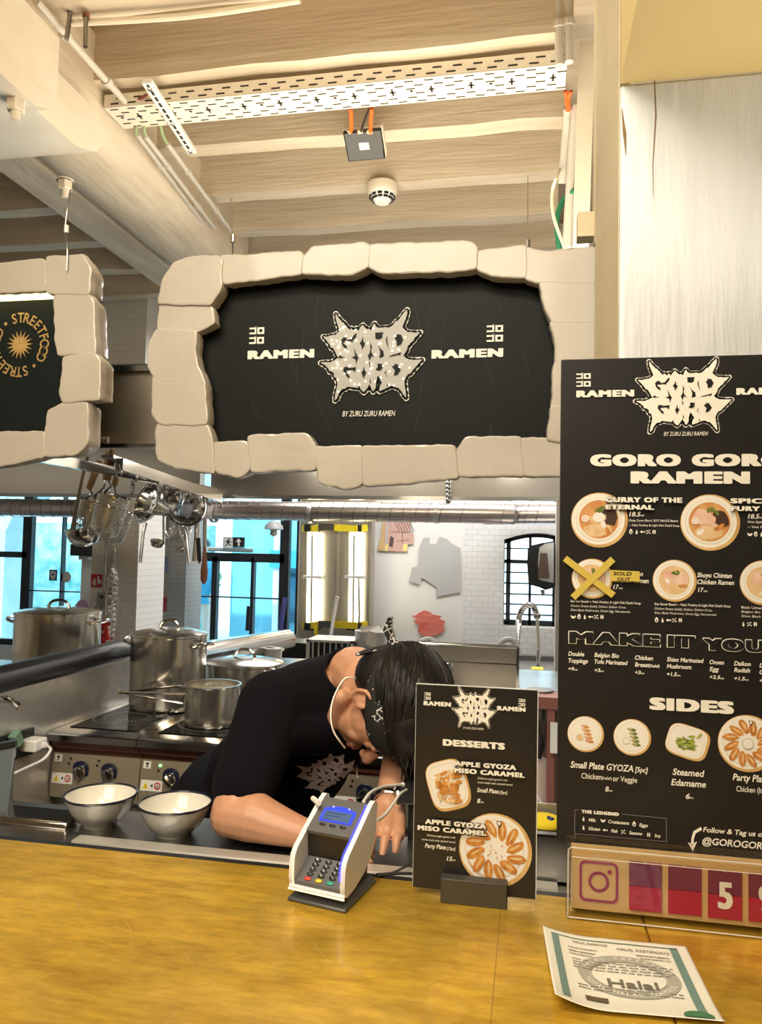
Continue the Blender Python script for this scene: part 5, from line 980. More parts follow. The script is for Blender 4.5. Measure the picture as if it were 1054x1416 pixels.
q0, q1 = P(-30, 1142, z=ZT), P(95, 1146, z=ZT); tag(MB().hexa([(q0.x, q1.y-.01, ZT), (q1.x, q1.y-.01, ZT), (q1.x, q1.y+.05, ZT), (q0.x, q1.y+.05, ZT), (q0.x, q1.y-.005, ZT+.012), (q1.x, q1.y-.005, ZT+.012), (q1.x-.01, q1.y+.05, ZT+.016), (q0.x, q1.y+.05, ZT+.016)]).build('pan_lid', STEELV, bevel=.003), 'low steel pan lid on the ledge at the left edge', 'lid')
# enamel bowls
ENAM = M('cream_enamel', (.70, .68, .62), .12, coat=.6); RIMN = M('navy_rim', (.012, .014, .03), .2)
bp_, rr_ = P(138, 1139, z=ZT), .0655
def bowl(c, label, ry=0):
    r = thing('enamel_bowl', label, 'bowl', c, group='enamel bowls on the steel ledge')
    pr = [(0, .003), (.022, .003), (.024, 0), (.031, 0), (.033, .004), (.046, .016), (.056, .031), (.0625, .046), (.0655, .0545), (.0635, .0545), (.0605, .046), (.054, .031), (.044, .018), (.03, .007), (0, .005)]
    MB().lathe(pr, c, 48).build('body', ENAM, r, smooth=60)
    MB().lathe([(.0645+.0022*math.cos(t), .0545+.0020*math.sin(t)) for t in [2*PI*i/8 for i in range(9)]], c, 48).build('rim', RIMN, r); return r
b1 = bowl(bp_, 'white enamel bowl with a dark rim, left one on the steel ledge')
q = P(241, 1152, z=ZT); dup(b1, q, 'white enamel bowl with a dark rim, right one nearer the cook')
# point of sale screen at the left edge
r = thing('till_screen', 'dark grey back of a till screen at the left edge of the ledge', 'screen', P(0, 1134, z=ZT)); DG = M('slate_plastic', (.09, .11, .13), .4)
a0, a1 = P(-60, 1128, z=ZT), P(11, 1135, z=ZT); t1 = P(23, 1027, d=1.50); t0 = P(-60, 1042, d=1.50); nrm = Vector((.1, .06, 0))
mb = MB(); mb.hexa([a0, a1, a1+Vector((-.05, .08, 0)), a0+Vector((-.05, .08, 0)), t0, t1, t1+Vector((-.02, .025, 0)), t0+Vector((-.02, .025, 0))]); mb.build('housing', DG, r, bevel=.004); 
mb = MB(); mb.bar(t0+Vector((0, -.002, .0)), t1+Vector((0, -.002, 0)), .01, .01); mb.build('top_edge', BLACK, r)
# charger and cable on the partition
r = thing('usb_charger', 'white plug charger in the socket strip on the partition', 'charger', P(46, 1028, x=XP+.02)); c = P(46, 1029, x=XP+.03); MB().obox(c, (.028, .03, .017)).build('body', WHITE, r, bevel=.004); mb = MB(); e = P(62, 1030, d=depth(c)); mb.obox(e, (.008, .006, .007)); mb.build('plug', WHITE, r)
MB().tube(arc_pts([e, P(70, 1036, d=depth(c)-.05), P(60, 1050, d=depth(c)-.1), P(38, 1061, d=depth(c)-.2), P(14, 1072, d=depth(c)-.35)], 8), .004, 8).build('cable', WHITE, r)
q = P(22, 1022, x=XP+.02); tag(MB().obox(q, (.012, .016, .022), Matrix.Rotation(.5, 3, 'X')).build('green_plug', M('sage_plastic', (.14, .25, .18), .5), bevel=.003), 'sage green plug in the black socket strip', 'plug')
tag(MB().tube(arc_pts([P(-30, 978, y=2.0), P(2, 967, y=2.0), P(16, 970, y=2.0), P(26, 978, y=2.0)], 6), .010, 10).build('curved_tap', CHROME), 'curved chrome tap end over the till screen', 'tap')
tag(MB().obox(P(10, 1045, x=XP+.012), (.008, .03, .012)).build('white_plug', WHITE, bevel=.003), 'small white plug behind the till screen', 'plug')

# ============================================================ payment terminal
T0 = Vector((-.2405, .984, ZB)); TR = math.radians(-13)
r = thing('payment_terminal', 'white and grey card payment terminal on the brass counter', 'payment terminal', T0, TR); r.scale = (.95, .95, .87)
GREY = M('terminal_grey', (.11, .11, .115), .4); DKG = M('terminal_dark', (.06, .06, .062), .35); WHT = M('terminal_white', (.82, .81, .82), .3)
def yzp(mb, poly, x0, x1, m=0): return mb.prism(poly, lambda a, b_, d: Vector((d, a, b_)), x0, x1, m)
# base plate, wide, sloping at the front
mb = MB(); pl = [(-.043, -.052), (.043, -.052), (.040, .050), (-.040, .050)]; pt = [(-.036, -.036), (.036, -.036), (.034, .046), (-.034, .046)]
vs = [(x, y, 0) for x, y in pl]+[(x, y, .004) for x, y in pl]+[(x, y, .013) for x, y in pt]; mb.add(vs, [(3, 2, 1, 0)]+[(i, (i+1) % 4, 4+(i+1) % 4, 4+i) for i in range(4)]+[(4+i, 4+(i+1) % 4, 8+(i+1) % 4, 8+i) for i in range(4)]+[(8, 9, 10, 11)]); mb.build('base_plate', DKG, r, local=True, bevel=.002)
mb = MB(); yzp(mb, [(-.035, .010), (.040, .010), (.045, .06), (.02, .045), (-.03, .028)], -.030, .030); mb.build('foot', DKG, r, local=True, bevel=.003)
side = [(-.044, .018), (-.050, .024), (-.052, .034), (-.051, .056), (-.048, .066), (-.042, .074), (.028, .122), (.037, .126), (.044, .124), (.047, .116), (.044, .080), (.030, .050), (.010, .034), (-.02, .022)]
for s_ in (-1, 1):
    mb = MB(); yzp(mb, side, s_*.034, s_*.041); mb.build('side_shell', WHT, r, bevel=.0025, local=True)
mb = MB(); mb.box(-.041, .041, -.053, -.044, .0185, .024); mb.build('front_lip', WHT, r, local=True, bevel=.002)
# body
mb = MB(); yzp(mb, [(-.048, .023), (-.050, .030), (-.014, .050), (-.012, .052), (.004, .050), (.035, .05), (.03, .04), (0, .024)], -.034, .034); mb.build('keypad_deck', GREY, r, local=True)
mb = MB(); yzp(mb, [(-.013, .050), (-.016, .086), (.03, .10), (.04, .06), (.02, .045)], -.034, .034); mb.build('recess_panel', BLACK, r, local=True)
deck = [(-.018, .085), (-.020, .091), (.026, .119), (.034, .122), (.041, .118), (.042, .09), (.02, .088)]
mb = MB(); yzp(mb, deck, -.034, .034); mb.build('screen_housing', GREY, r, local=True, bevel=.0015)
sl = math.atan2(.028, .046); Rs = Matrix.Rotation(sl, 3, 'X'); sc_ = Vector((0, .006, .1071))
def onscreen(a, b_, d): return sc_+Rs@Vector((a, b_, d))
mb = MB(); n_ = 10; pts = [(-.024, -.0115), (.024, -.0115), (.024, .010)]+[(.024-.048*i/n_, .010+.006*math.sin(PI*i/n_)) for i in range(1, n_)]+[(-.024, .010)]; mb.prism(pts, onscreen, 0, .0012); mb.build('screen_bezel', M('blue_screen_glow', (.02, .03, .6), .3, emit=(.02, .05, 1), estr=1.0), r, local=True)
mb = MB(); mb.prism([(-.0205, -.010), (.0205, -.010), (.0205, .0065), (-.0205, .0065)], onscreen, .001, .0016); mb.build('screen', M('lcd', (.06, .10, .18), .12, emit=(.05, .10, .25), estr=.35), r, local=True)
mb = MB()
for i in range(3): put_bars(mb, -.018, (.012, .006, -.008)[i], .003-i*.0055, .0018, onscreen, .0018, i)
mb.build('screen_text', M('lcd_text', (.02, .05, .12), .4), r, smooth=0, local=True)
for i in (-1, 0, 1):
    mb = MB(); c = onscreen(i*.0155, -.0175, .0008); mb.ball(c, (.0052, .0022, .0014), 0, 10, Rs); mb.build('soft_key', BLACK, r, local=True)
mb = MB(); mb.box(-.030, .030, -.0195, -.0175, .0862, .0868); mb.build('deck_edge', STEELD, r, local=True)
for x in (-.02, .02): mb = MB(); mb.ball(onscreen(x*.6, .0135, .002), (.0012, .0012, .0008), 0, 6); mb.build('status_lamp', M('blue_led', (.2, .3, 1), .4, emit=(.3, .4, 1), estr=3), r, local=True)
ks = math.atan2(.020, .036); Rk = Matrix.Rotation(ks, 3, 'X'); kc = Vector((0, -.032, .0402))
COLS = [M('key_red', (.65, .05, .04), .4), M('key_yellow', (.85, .52, .02), .4), M('key_green', (.03, .35, .22), .4)]
for row in range(5):
    for i in (-1, 0, 1):
        mb = MB(); mb.ball(kc+Rk@Vector((i*.0165, .0165-row*.0078, .0008)), (.0052, .0031, .0020), 0, 12, Rk)
        mb.build('key', COLS[i+1] if row == 4 else BLACK, r, local=True)
        if row < 4: 
            mb = MB(); put_text(mb, (('1', '2', '3'), ('4', '5', '6'), ('7', '8', '9'), ('-', '0', '+'))[row][i+1], i*.0165-.0012, i*.0165+.0012, .0165-row*.0078, .0026, lambda a, b_, d: kc+Rk@Vector((a, b_, d)), .0030, 0, .01); mb.build('key_label', WHITE, r, smooth=0, local=True)
BLU = M('blue_light_strip', (.05, .05, 1), .4, emit=(.04, .06, 1), estr=1.6); WG = M('warm_light_strip', (1, .9, .6), .4, emit=(1, .82, .42), estr=1.0)
for s_, m_ in ((1, BLU), (-1, WG)):
    pts = [Vector((s_*.0335, y-.0008, z+.0008)) for y, z in ([(-.0525, .042), (-.0515, .056), (-.0485, .067), (-.042, .0755), (-.008, .099), (.026, .122)] if s_ > 0 else [(-.0445, .018), (-.0505, .024), (-.0528, .034), (-.0518, .056)])]
    mb = MB(); mb.tube(pts, .0008, 6); mb.build('light_strip', m_, r, local=True)
mb = MB(); mb.tube([Vector((-.041, -.0525, .0185)), Vector((.041, -.0525, .0185))], .0012, 6); mb.build('light_strip', WG, r, local=True)
# shade in the gap under the front lip, built as a black box
mb = MB(); mb.box(-.034, .030, -.046, -.042, .013, .0185); mb.build('lower_gap_shade', BLACK, r, local=True)
# cables round the terminal
tag(MB().tube(arc_pts([P(503, 1108, d=1.03), P(514, 1095, d=1.10), P(530, 1088, d=1.18), P(545, 1086, d=1.22), P(557, 1085, d=1.25)], 8), [.0022]*24+[.0022]*8+[.004], 8).build('cable', WHITE), 'upper white cable rising from behind the terminal to the tablet', 'cable')
tag(MB().tube(arc_pts([P(521, 1135, d=1.03), P(532, 1127, d=1.10), P(545, 1110, d=1.18), P(553, 1098, d=1.22), P(562, 1092, d=1.27)], 8), .0022, 8).build('cable', WHITE), 'lower white cable passing over the wristwatch', 'cable')
tag(MB().tube([P(433, 1104, d=1.04), P(441, 1111, d=1.01)], .0035, 8).build('white_stylus', WHITE), 'short white stylus end behind the terminal', 'stylus')
tag(MB().tube(arc_pts([P(521, 1209, d=1.03), P(545, 1206, d=1.08), P(570, 1194, d=1.16), P(590, 1190, d=1.2)], 8), .0016, 6).build('cable', BLACK), 'upper thin black cable running from the terminal behind the desserts board', 'cable')
tag(MB().tube(arc_pts([P(521, 1211, d=1.03), P(548, 1208, d=1.07), P(574, 1208, d=1.1), P(600, 1209, d=1.1)], 8), .0022, 6).build('cable', M('dark_grey_cable', (.05, .05, .05), .5)), 'lower dark cable lying along the counter edge behind the terminal', 'cable')
r = thing('tablet_stand', 'black tablet on a slanted stand, half hidden by the desserts board', 'tablet', P(570, 1110, z=ZT)); mb = MB(); 
tb = [P(547, 1113, d=1.36), P(600, 1113, d=1.36), P(600, 1050, d=1.46), P(566, 1054, d=1.46)]; mb.hexa([tb[0], tb[1], tb[1]+Vector((0, .012, -.003)), tb[0]+Vector((0, .012, -.003)), tb[3], tb[2], tb[2]+Vector((0, .012, -.003)), tb[3]+Vector((0, .012, -.003))]); mb.build('tablet', BLACK, r, bevel=.003); q = P(580, 1113, d=1.38); mb = MB(); mb.box(q.x-.02, q.x+.02, q.y, q.y+.02, ZT, q.z+.02); mb.build('stand', BLACK, r)
# steel pan with yellow cloth and blue tongs right of the desserts board
r = thing('steel_pan', 'steel container on the ledge between the two menu boards', 'container', P(762, 1180, y=1.30)); a, b_ = P(735, 1150, y=1.27), P(800, 1150, y=1.27); zt_ = P(762, 1150, y=1.27).z; mb = MB(); mb.box(a.x, min(b_.x+.1, .137), 1.27, 1.275, ZT, zt_); mb.box(a.x, min(b_.x+.1, .137), 1.375, 1.38, ZT, zt_+.01); mb.box(a.x, a.x+.005, 1.27, 1.38, ZT, zt_); mb.box(a.x, min(b_.x+.1, .137), 1.27, 1.38, ZT, ZT+.004); mb.build('body', STEEL, r); mb = MB(); mb.box(a.x, min(b_.x+.1, .137), 1.255, 1.275, zt_-.004, zt_); mb.build('rim', STEELV, r)
q = P(752, 1143, y=1.32); tag(MB().ball((q.x, 1.32, zt_-.003), (.035, .035, .012), 0, 16).build('yellow_cloth', M('cloth_yellow', (.88, .68, .03), .9), smooth=60), 'yellow cloth in the steel container between the boards', 'cloth')
tag(MB().tube([P(762, 1130, y=1.31), P(757, 1150, y=1.30)], .006, 8).build('blue_handle', M('blue_handle', (.01, .02, .18), .4)), 'dark blue handle standing in the steel container', 'handle')

# ============================================================ printed boards
FOOD = [M('print_gold', (.50, .27, .08), .35, noise_=((.80, .55, .24), 30, .5)), M('print_white', (.84, .81, .75), .4), M('print_shade', (.62, .57, .50), .4), M('print_broth', (.55, .20, .06), .4, noise_=((.72, .42, .16), 60, .6)), M('print_noodle', (.80, .62, .36), .4, noise_=((.66, .42, .20), 90, .6)), M('print_crust', (.40, .13, .02), .4, noise_=((.72, .33, .08), 140, .7)), M('print_green', (.08, .14, .03), .4, noise_=((.22, .26, .05), 80, .6)), M('print_dark', (.06, .03, .02), .4), M('print_pink', (.72, .40, .30), .4, noise_=((.82, .62, .50), 80, .6)), M('print_bean', (.20, .30, .03), .4, noise_=((.42, .48, .08), 90, .6)), PRINTK]
def blob(cx, cz, a, b_, ang, rnd, n_=12, j=.12): return [(cx+(a*math.cos(t)*math.cos(ang)-b_*math.sin(t)*math.sin(ang))*(1+rnd.uniform(-j, j)), cz+(a*math.cos(t)*math.sin(ang)+b_*math.sin(t)*math.cos(ang))*(1+rnd.uniform(-j, j))) for t in [2*PI*i/n_ for i in range(n_)]]
def dish(Bd, u, v, rpx, kind, seed=1, name='food_photo', aspect=1, ang=0):
    rnd = random.Random(seed); cx, cz = Bd.xz(u, v); R_ = rpx*Bd.k(u, v); mb = MB(); fn = Bd.fn; d0 = Bd.l; lv = [d0]
    def put(p, m): lv[0] += .00004; mb.flat(p, fn, lv[0], m)
    C = lambda q, ox=0, oz=0, n_=36: [(cx+ox*R_+q*R_*math.cos(2*PI*i/n_), cz+oz*R_+q*R_*math.sin(2*PI*i/n_)) for i in range(n_)]
    def RRp(q):
        out = []
        for i in range(40):
            t = 2*PI*i/40; c_, s_ = math.cos(t), math.sin(t); x = math.copysign(abs(c_)**.55, c_)*R_*q; z = math.copysign(abs(s_)**.55, s_)*R_*q*aspect; out.append((cx+x*math.cos(ang)-z*math.sin(ang), cz+x*math.sin(ang)+z*math.cos(ang)))
        return out
    sh = RRp if kind in ('tray', 'beans') else C
    if kind in ('tray', 'beans'): put(sh(1.04), 0); put([(x-.05*R_, z+.04*R_) for x, z in sh(.96)], 1); put([(x-.04*R_, z+.03*R_) for x, z in sh(.86)], 7 if 0 else 2); put([(x-.04*R_, z+.03*R_) for x, z in sh(.84)], 1)
    else: put(C(1.0), 0); put(C(.93, -.04, .03), 1); put(C(.80, -.03, .02), 2); put(C(.78, -.03, .03), 1)
    if kind in ('curry', 'spicy', 'shio', 'shoyu', 'white'):
        put(C(.70, -.02, .02), 3 if kind in ('curry', 'spicy') else 4)
        put(blob(cx-.05*R_, cz-.35*R_, .5*R_, .25*R_, .1, rnd), 4)
        put(blob(cx-.25*R_, cz+.2*R_, .3*R_, .3*R_, 0, rnd), 8 if kind != 'curry' else 3)
        put(blob(cx+.35*R_, cz+.12*R_, .28*R_, .34*R_, .5, rnd), 7 if kind in ('curry', 'spicy') else 8)
        for i in range(5): put(blob(cx+rnd.uniform(-.35, .4)*R_, cz+rnd.uniform(-.5, .1)*R_, rnd.uniform(.1, .22)*R_, .08*R_, rnd.uniform(0, 3), rnd), (8, 4, 1, 8, 5)[i] if kind != 'curry' else (4, 1, 4, 5, 4)[i])
        put(blob(cx-.02*R_, cz+.1*R_, .22*R_, .18*R_, 0, rnd, j=.04), 1 if kind == 'curry' else 8)
        for i in range(4): put(blob(cx+rnd.uniform(-.1, .25)*R_, cz+(.4+rnd.uniform(-.08, .08))*R_, .10*R_, .06*R_, rnd.uniform(0, 3), rnd, j=.3), 6)
        if kind in ('curry', 'spicy'): put(C(.13, -.5, .05, 12), 1); put(C(.08, -.5, .05, 12), 8); put(C(.045, -.5, .05, 10), 1)
    elif kind in ('party', 'partyb'):
        for i in range(12):
            if i == 2 and kind == 'party': pass
            t = 2*PI*i/12+.2; rr = .60 if i % 2 else .56; put(blob(cx+rr*R_*math.cos(t), cz+rr*R_*math.sin(t), .27*R_, .125*R_, t+.35, rnd, 14, .10), 5); put(blob(cx+rr*R_*math.cos(t)+.01*R_, cz+rr*R_*math.sin(t)+.02*R_, .17*R_, .035*R_, t+.35, rnd, 10, .2), 4)
        if kind == 'partyb': put(C(.2), 2); put(C(.16), 1)
        else:
            for i in range(8): put(blob(cx+rnd.uniform(-.2, .2)*R_, cz+rnd.uniform(-.2, .15)*R_, .03*R_, .015*R_, rnd.uniform(0, 3), rnd), 5)
            for k in range(12): t = 3.5+k*.11; put(blob(cx+.80*R_*math.cos(t), cz+.80*R_*math.sin(t), .05*R_, .012*R_, t+PI/2, rnd, 8), 5)
        put([(cx+(.10+x)*R_, cz+(.74+z)*R_) for x, z in [(-.07, .07), (.07, .07), (.06, -.02), (0, -.09), (-.06, -.02)]], 7); put([(cx+(.10+x)*R_, cz+(.74+z)*R_) for x, z in [(-.045, .05), (.045, .05), (.04, -.01), (0, -.055), (-.04, -.01)]], 1)
    elif kind in ('gyoza', 'veggie'):
        for i in range(5): put(blob(cx+(.08+.06*i-.1)*R_, cz+(.42-.2*i)*R_, .24*R_, .085*R_, -.15, rnd, 12, .1), 5 if kind == 'gyoza' else 6); put(blob(cx+(.0+.06*i-.1)*R_, cz+(.45-.2*i)*R_, .12*R_, .04*R_, -.15, rnd, 8, .1), 8 if kind == 'gyoza' else 4)
        put(C(.2, -.32, -.2, 16), 2); put(C(.16, -.32, -.2, 16), 4 if kind == 'gyoza' else 1)
    elif kind == 'beans':
        for i in range(26): put(blob(cx+rnd.gauss(0, .26)*R_, cz+rnd.gauss(0, .16)*R_, .2*R_, .055*R_, rnd.uniform(-.9, .9), rnd, 8, .1), 9 if i % 4 else 6)
    elif kind == 'tray':
        for i in range(46): put(blob(cx+max(-.55, min(.55, rnd.gauss(0, .30)))*R_-.02*R_, cz+max(-.75, min(.75, rnd.gauss(0, .42)))*R_, .24*R_, .10*R_, rnd.uniform(0, 3), rnd, 9, .2), (5, 4, 5)[i % 3])
        for i in range(10): t = rnd.uniform(0, 6.3); put(blob(cx+.5*R_*math.cos(t), cz+.62*R_*math.sin(t), .14*R_, .01*R_, rnd.uniform(0, 3), rnd, 8), 5)
    return mb.build(name, FOOD, Bd.root, smooth=0, normals=False)
def small_logo(Bd, u, v, wpx, hpx):
    mb = MB(); cx, cz = Bd.xz(u, v); k = Bd.k(u, v); put_logo(mb, Bd.fn, cx, cz, wpx*k, hpx*k, .0006, .0004, 0, 1); mb.build('spiky_logo', [PRINTW, PRINTK], Bd.root, smooth=0, normals=False)
def kata(Bd, u0, v0, u1, v1):
    mb = MB(); (xa, za), (xb, zb) = Bd.xz(u0, v1), Bd.xz(u1, v0); katakana(mb, Bd.fn, xa, xb, za, zb, .001); mb.build('katakana_mark', PRINTW, Bd.root, smooth=0)
def icons(Bd, u0, v, n_, step=8.5, kinds='odfsb'):
    mb = MB(); 
    for i in range(n_):
        cx, cz = Bd.xz(u0+step*i, v); k = Bd.k(u0, v)*3; q = kinds[i % len(kinds)]; fn = Bd.fn
        if q == 'o': mb.flat([(cx+k*.8*math.cos(t), cz+k*1.0*math.sin(t)+(.35*k if math.sin(t) > .9 else 0)) for t in [PI/2+2*PI*j/14 for j in range(14)]], fn, .001); mb.flat([(cx+k*.35*math.cos(t), cz+k*.4*math.sin(t)-.15*k) for t in [2*PI*j/10 for j in range(10)]], fn, .0015, 1)
        elif q == 'd': mb.flat([(cx-.4*k, cz-k), (cx+.4*k, cz-k), (cx+.4*k, cz+.2*k), (cx+.15*k, cz+.5*k), (cx+.15*k, cz+k), (cx-.15*k, cz+k), (cx-.15*k, cz+.5*k), (cx-.4*k, cz+.2*k)], fn, .001)
        elif q == 'f': mb.flat([(cx-1.2*k, cz), (cx-.3*k, cz+.55*k), (cx+.5*k, cz+.1*k), (cx+1.1*k, cz+.5*k), (cx+1.1*k, cz-.5*k), (cx+.5*k, cz-.1*k), (cx-.3*k, cz-.55*k)], fn, .001)
        elif q == 's':
            for dx, dz in ((-.6, .5), (.5, .7), (0, -.1), (-.6, -.7), (.7, -.6)): mb.flat([(cx+dx*k+.35*k*math.cos(t), cz+dz*k+.28*k*math.sin(t)) for t in [2*PI*j/8 for j in range(8)]], fn, .001)
        elif q == 'c': mb.flat([(cx-k, cz+.9*k), (cx-.5*k, cz+.3*k), (cx+.5*k, cz+.3*k), (cx+k, cz+.9*k), (cx+1.1*k, cz+.1*k), (cx+.5*k, cz-.7*k), (cx-.5*k, cz-.7*k), (cx-1.1*k, cz+.1*k)], fn, .001)
        else: 
            for dx in (-.4, .4): mb.flat([(cx+dx*k+.3*k*math.cos(t), cz+k*math.sin(t)) for t in [2*PI*j/10 for j in range(10)]], fn, .001)
    return mb.build('allergen_icons', [PRINTW, PRINTK], Bd.root, smooth=0, normals=False)
# ---- tall menu board
YM = 1.024
menu = thing('menu_board', 'tall black ramen menu board standing right of the desserts board', 'menu board', (.194, YM, ZB))
tl, bl = P(780, 497, y=YM), P(770, 1165, y=YM); XL, XR = bl.x, bl.x+.301
MB().box(XL, XR, YM, YM+.010, bl.z, tl.z).build('board', [PRINTK], menu, bevel=.001)
MB().box(XL+.02, XR-.02, YM-.004, YM+.035, ZB, bl.z+.004).build('stand', BLACK, menu)
m = Board(menu, YM, .0004)
small_logo(m, 945, 547, 128, 104); kata(m, 797, 515, 817, 535); kata(m, 1085, 512, 1105, 532)
m.text([('RAMEN', 797, 877, 544.5, 9.5)], bold=.075); m.text([('RAMEN', 1018, 1098, 541, 9.5)], bold=.075); m.text([('BY ZURU ZURU RAMEN', 918, 979, 600, 5.5)], bold=.0, shear=.2)
m.text([('GORO GORO', 816, 1088, 636.5, 17)], bold=.085); m.text([('RAMEN', 872, 1037, 660.5, 17)], bold=.085)
dish(m, 829, 719, 38, 'curry', 3); dish(m, 982, 722.5, 39, 'spicy', 4); dish(m, 819, 800, 27.5, 'shio', 5); dish(m, 933, 803, 29, 'shoyu', 6); dish(m, 1056, 806, 31, 'white', 7)
m.text([('CURRY OF THE', 837, 943, 691.5, 7)], bold=.07, d=.004, shade=True); m.text([('ETERNAL', 837, 904, 701.5, 6.5)], bold=.07, d=.004, shade=True); m.text([('SPICY', 1009, 1068, 693, 7)], bold=.07, d=.004, shade=True); m.text([('FURY', 1010, 1050, 703.5, 6.5)], bold=.07, d=.004, shade=True)
I = dict(bold=.022, shear=.18)
m.text([('18.5', 870, 886, 711, 6.5), ('EUR', 886, 891, 713, 2)], **I); m.text([('18.5', 1034, 1050, 714, 6.5), ('EUR', 1050, 1055, 716, 2)], **I)
m.text([('Deep Curry Blend, SOY SAUCE Based', 870, 937, 720, 3), ('-- Veal, Poultry & Light Fish Dashi Soup.', 870, 940, 726.5, 3)], bold=.01); m.text([('Hot Spicy Miso Blend', 1034, 1085, 722, 3), ('-- Veal, Poultry & Light Fish', 1034, 1095, 729, 3)], bold=.01)
icons(m, 872.5, 735.5, 5, 8, 'odfsb'); icons(m, 1037, 739, 5, 8, 'codfs')
m.text([('Shio Chintan', 848, 889, 793, 6.5)], **I); m.text([('Chicken Ramen', 848, 897, 802.5, 6.5)], **I); m.text([('17', 848, 856, 811.5, 6), ('EUR', 856, 861, 813.5, 2)], **I)
m.text([('Shoyu Chintan', 964, 1012, 795.5, 6.5)], **I); m.text([('Chicken Ramen', 964, 1015, 805, 6.5)], **I); m.text([('17', 965, 973, 815.5, 6), ('EUR', 973, 978, 817.5, 2)], **I)
m.text([('Sea Salt Based -- Veal, Poultry & Light Fish Dashi Soup', 789, 886, 832.5, 3.2)], bold=.012); m.text([('Chicken Breast (halal), Daikon, Daikon Cress,', 789, 866, 838.5, 3), ('Shiso Black Mushroom, Onsen Egg, Narutomaki.', 789, 872, 844.5, 3)], bold=.0, shear=.18)
m.text([('Soy Sauce Based -- Veal, Poultry & Light Fish Dashi Soup', 905, 1010, 836.5, 3.2)], bold=.012); m.text([('Chicken Breast (halal), Daikon, Daikon Cress,', 905, 985, 842.5, 3), ('Shiso Black Mushroom, Onsen Egg, Narutomaki.', 905, 991, 848.5, 3)], bold=.0, shear=.18)
m.text([('Rich Umami Soup', 1025, 1075, 840.5, 3.2)], bold=.012); m.text([('Belgian Bio Tofu, Daikon', 1025, 1085, 846.5, 3), ('Shiso Black Mushroom', 1025, 1080, 852.5, 3)], bold=0, shear=.18)
icons(m, 793, 853, 6, 7.9, 'codfsb'); icons(m, 908, 857.5, 5, 8.2, 'odfsb'); icons(m, 1028, 863, 3, 8.2, 'dsb')
# outlined heading: light letters under slightly thinner black ones
for s_, bo, mt, d in (('o', .085, PRINTW, .0012), ('i', .060, PRINTK, .0018)):
    mb = MB()
    for t, u0, u1, v in (('MAKE', 786, 914, 883.5), ('IT', 922, 962, 887), ('YOURS', 971, 1104, 893)):
        x0, z = m.xz(u0, v+.0); x1 = m.xz(u1, v)[0]; z = m.xz((u0+u1)/2, v)[1]; hh = 18*m.k(u0, v); dx = 0 if s_ == 'o' else .0010
        vs, fs = glyphs(t, bo); mb2 = MB(); put_text(mb, t, x0+dx, x1-dx, z, hh-2*dx, m.fn, d, 0, bo)
    mb.build('outlined_heading', mt, menu, smooth=0, normals=False)
for ln in ([('Double', 786, 808, 904, 6), ('Toppings', 786, 813, 913.5, 6), ('+9', 786, 794, 924.5, 5), ('EUR', 794, 799, 926, 2)], [('Belgian Bio', 822, 856, 906, 6), ('Tofu Marinated', 822, 868, 915.5, 6), ('+3', 822, 830, 926.5, 5), ('EUR', 830, 835, 928, 2)], [('Chicken', 878, 903, 909.5, 6), ('Breast', 878, 898, 919, 6), ('(halal)', 898, 912, 920.5, 4), ('+3', 878, 886, 929.5, 5), ('EUR', 886, 891, 931, 2)], [('Shiso Marinated', 922, 973, 912.5, 6), ('Mushroom', 922, 956, 921.5, 6), ('+1.5', 922, 936, 932, 5), ('EUR', 936, 941, 934, 2)], [('Onsen', 981, 1001, 915.5, 6), ('Egg', 981, 994, 925, 6), ('+2.5', 981, 996, 936, 5), ('EUR', 996, 1001, 938, 2)], [('Daikon', 1015, 1038, 917.5, 6), ('Radish', 1015, 1037, 926.5, 6), ('+1.5', 1015, 1030, 938, 5), ('EUR', 1030, 1035, 940, 2)], [('Daikon', 1050, 1073, 920.5, 6), ('Cress', 1050, 1070, 929.5, 6), ('+1.5', 1050, 1065, 941, 5)]): m.text(ln, **I)
m.text([('SIDES', 898, 1015, 975.5, 17)], bold=.085)
dish(m, 810, 1015, 24.5, 'gyoza', 8); dish(m, 874.5, 1019.5, 25, 'veggie', 9); dish(m, 951, 1026, 27, 'beans', 10, aspect=.80, ang=-.28); dish(m, 1034, 1028, 39, 'partyb', 11)
m.text([('Small Plate GYOZA', 789, 876, 1059.5, 9), ('[5pc]', 878, 896, 1064, 7)], **I); m.text([('Chicken', 804, 832, 1073, 7.5), ('(halal)', 832, 846, 1075.5, 4), ('or Veggie', 847.5, 881, 1077, 7.5)], bold=.008); m.text([('8', 837, 842, 1090.5, 7), ('EUR', 842, 847, 1093, 2)], **I)
m.text([('Steamed', 930, 974, 1068, 9)], **I); m.text([('Edamame', 928, 976, 1082.5, 9)], **I); m.text([('6', 948, 954, 1100.5, 7.5), ('EUR', 954, 959, 1103, 2)], **I); m.text([('Party Plate GYOZA', 1013, 1106, 1077, 9.5)], **I); m.text([('Chicken (halal) or Veggie', 1018, 1100, 1093, 7.5)], bold=.008)
mb = MB()
for q in ([(794.5, 1119), (794.5, 1159), (795.3, 1159), (795.3, 1119)], [(794.5, 1119), (800, 1119.4), (800, 1120.2), (794.5, 1119.8)], [(860, 1125), (922, 1131), (922, 1131.8), (860, 1125.8)], [(921.2, 1131), (922, 1131), (922, 1163.5), (921.2, 1163.5)], [(794.5, 1152), (922, 1163), (922, 1163.8), (794.5, 1152.8)]): m.poly(mb, q, .001)
mb.build('legend_frame', M('print_dim', (.20, .19, .18), .5), menu, smooth=0)
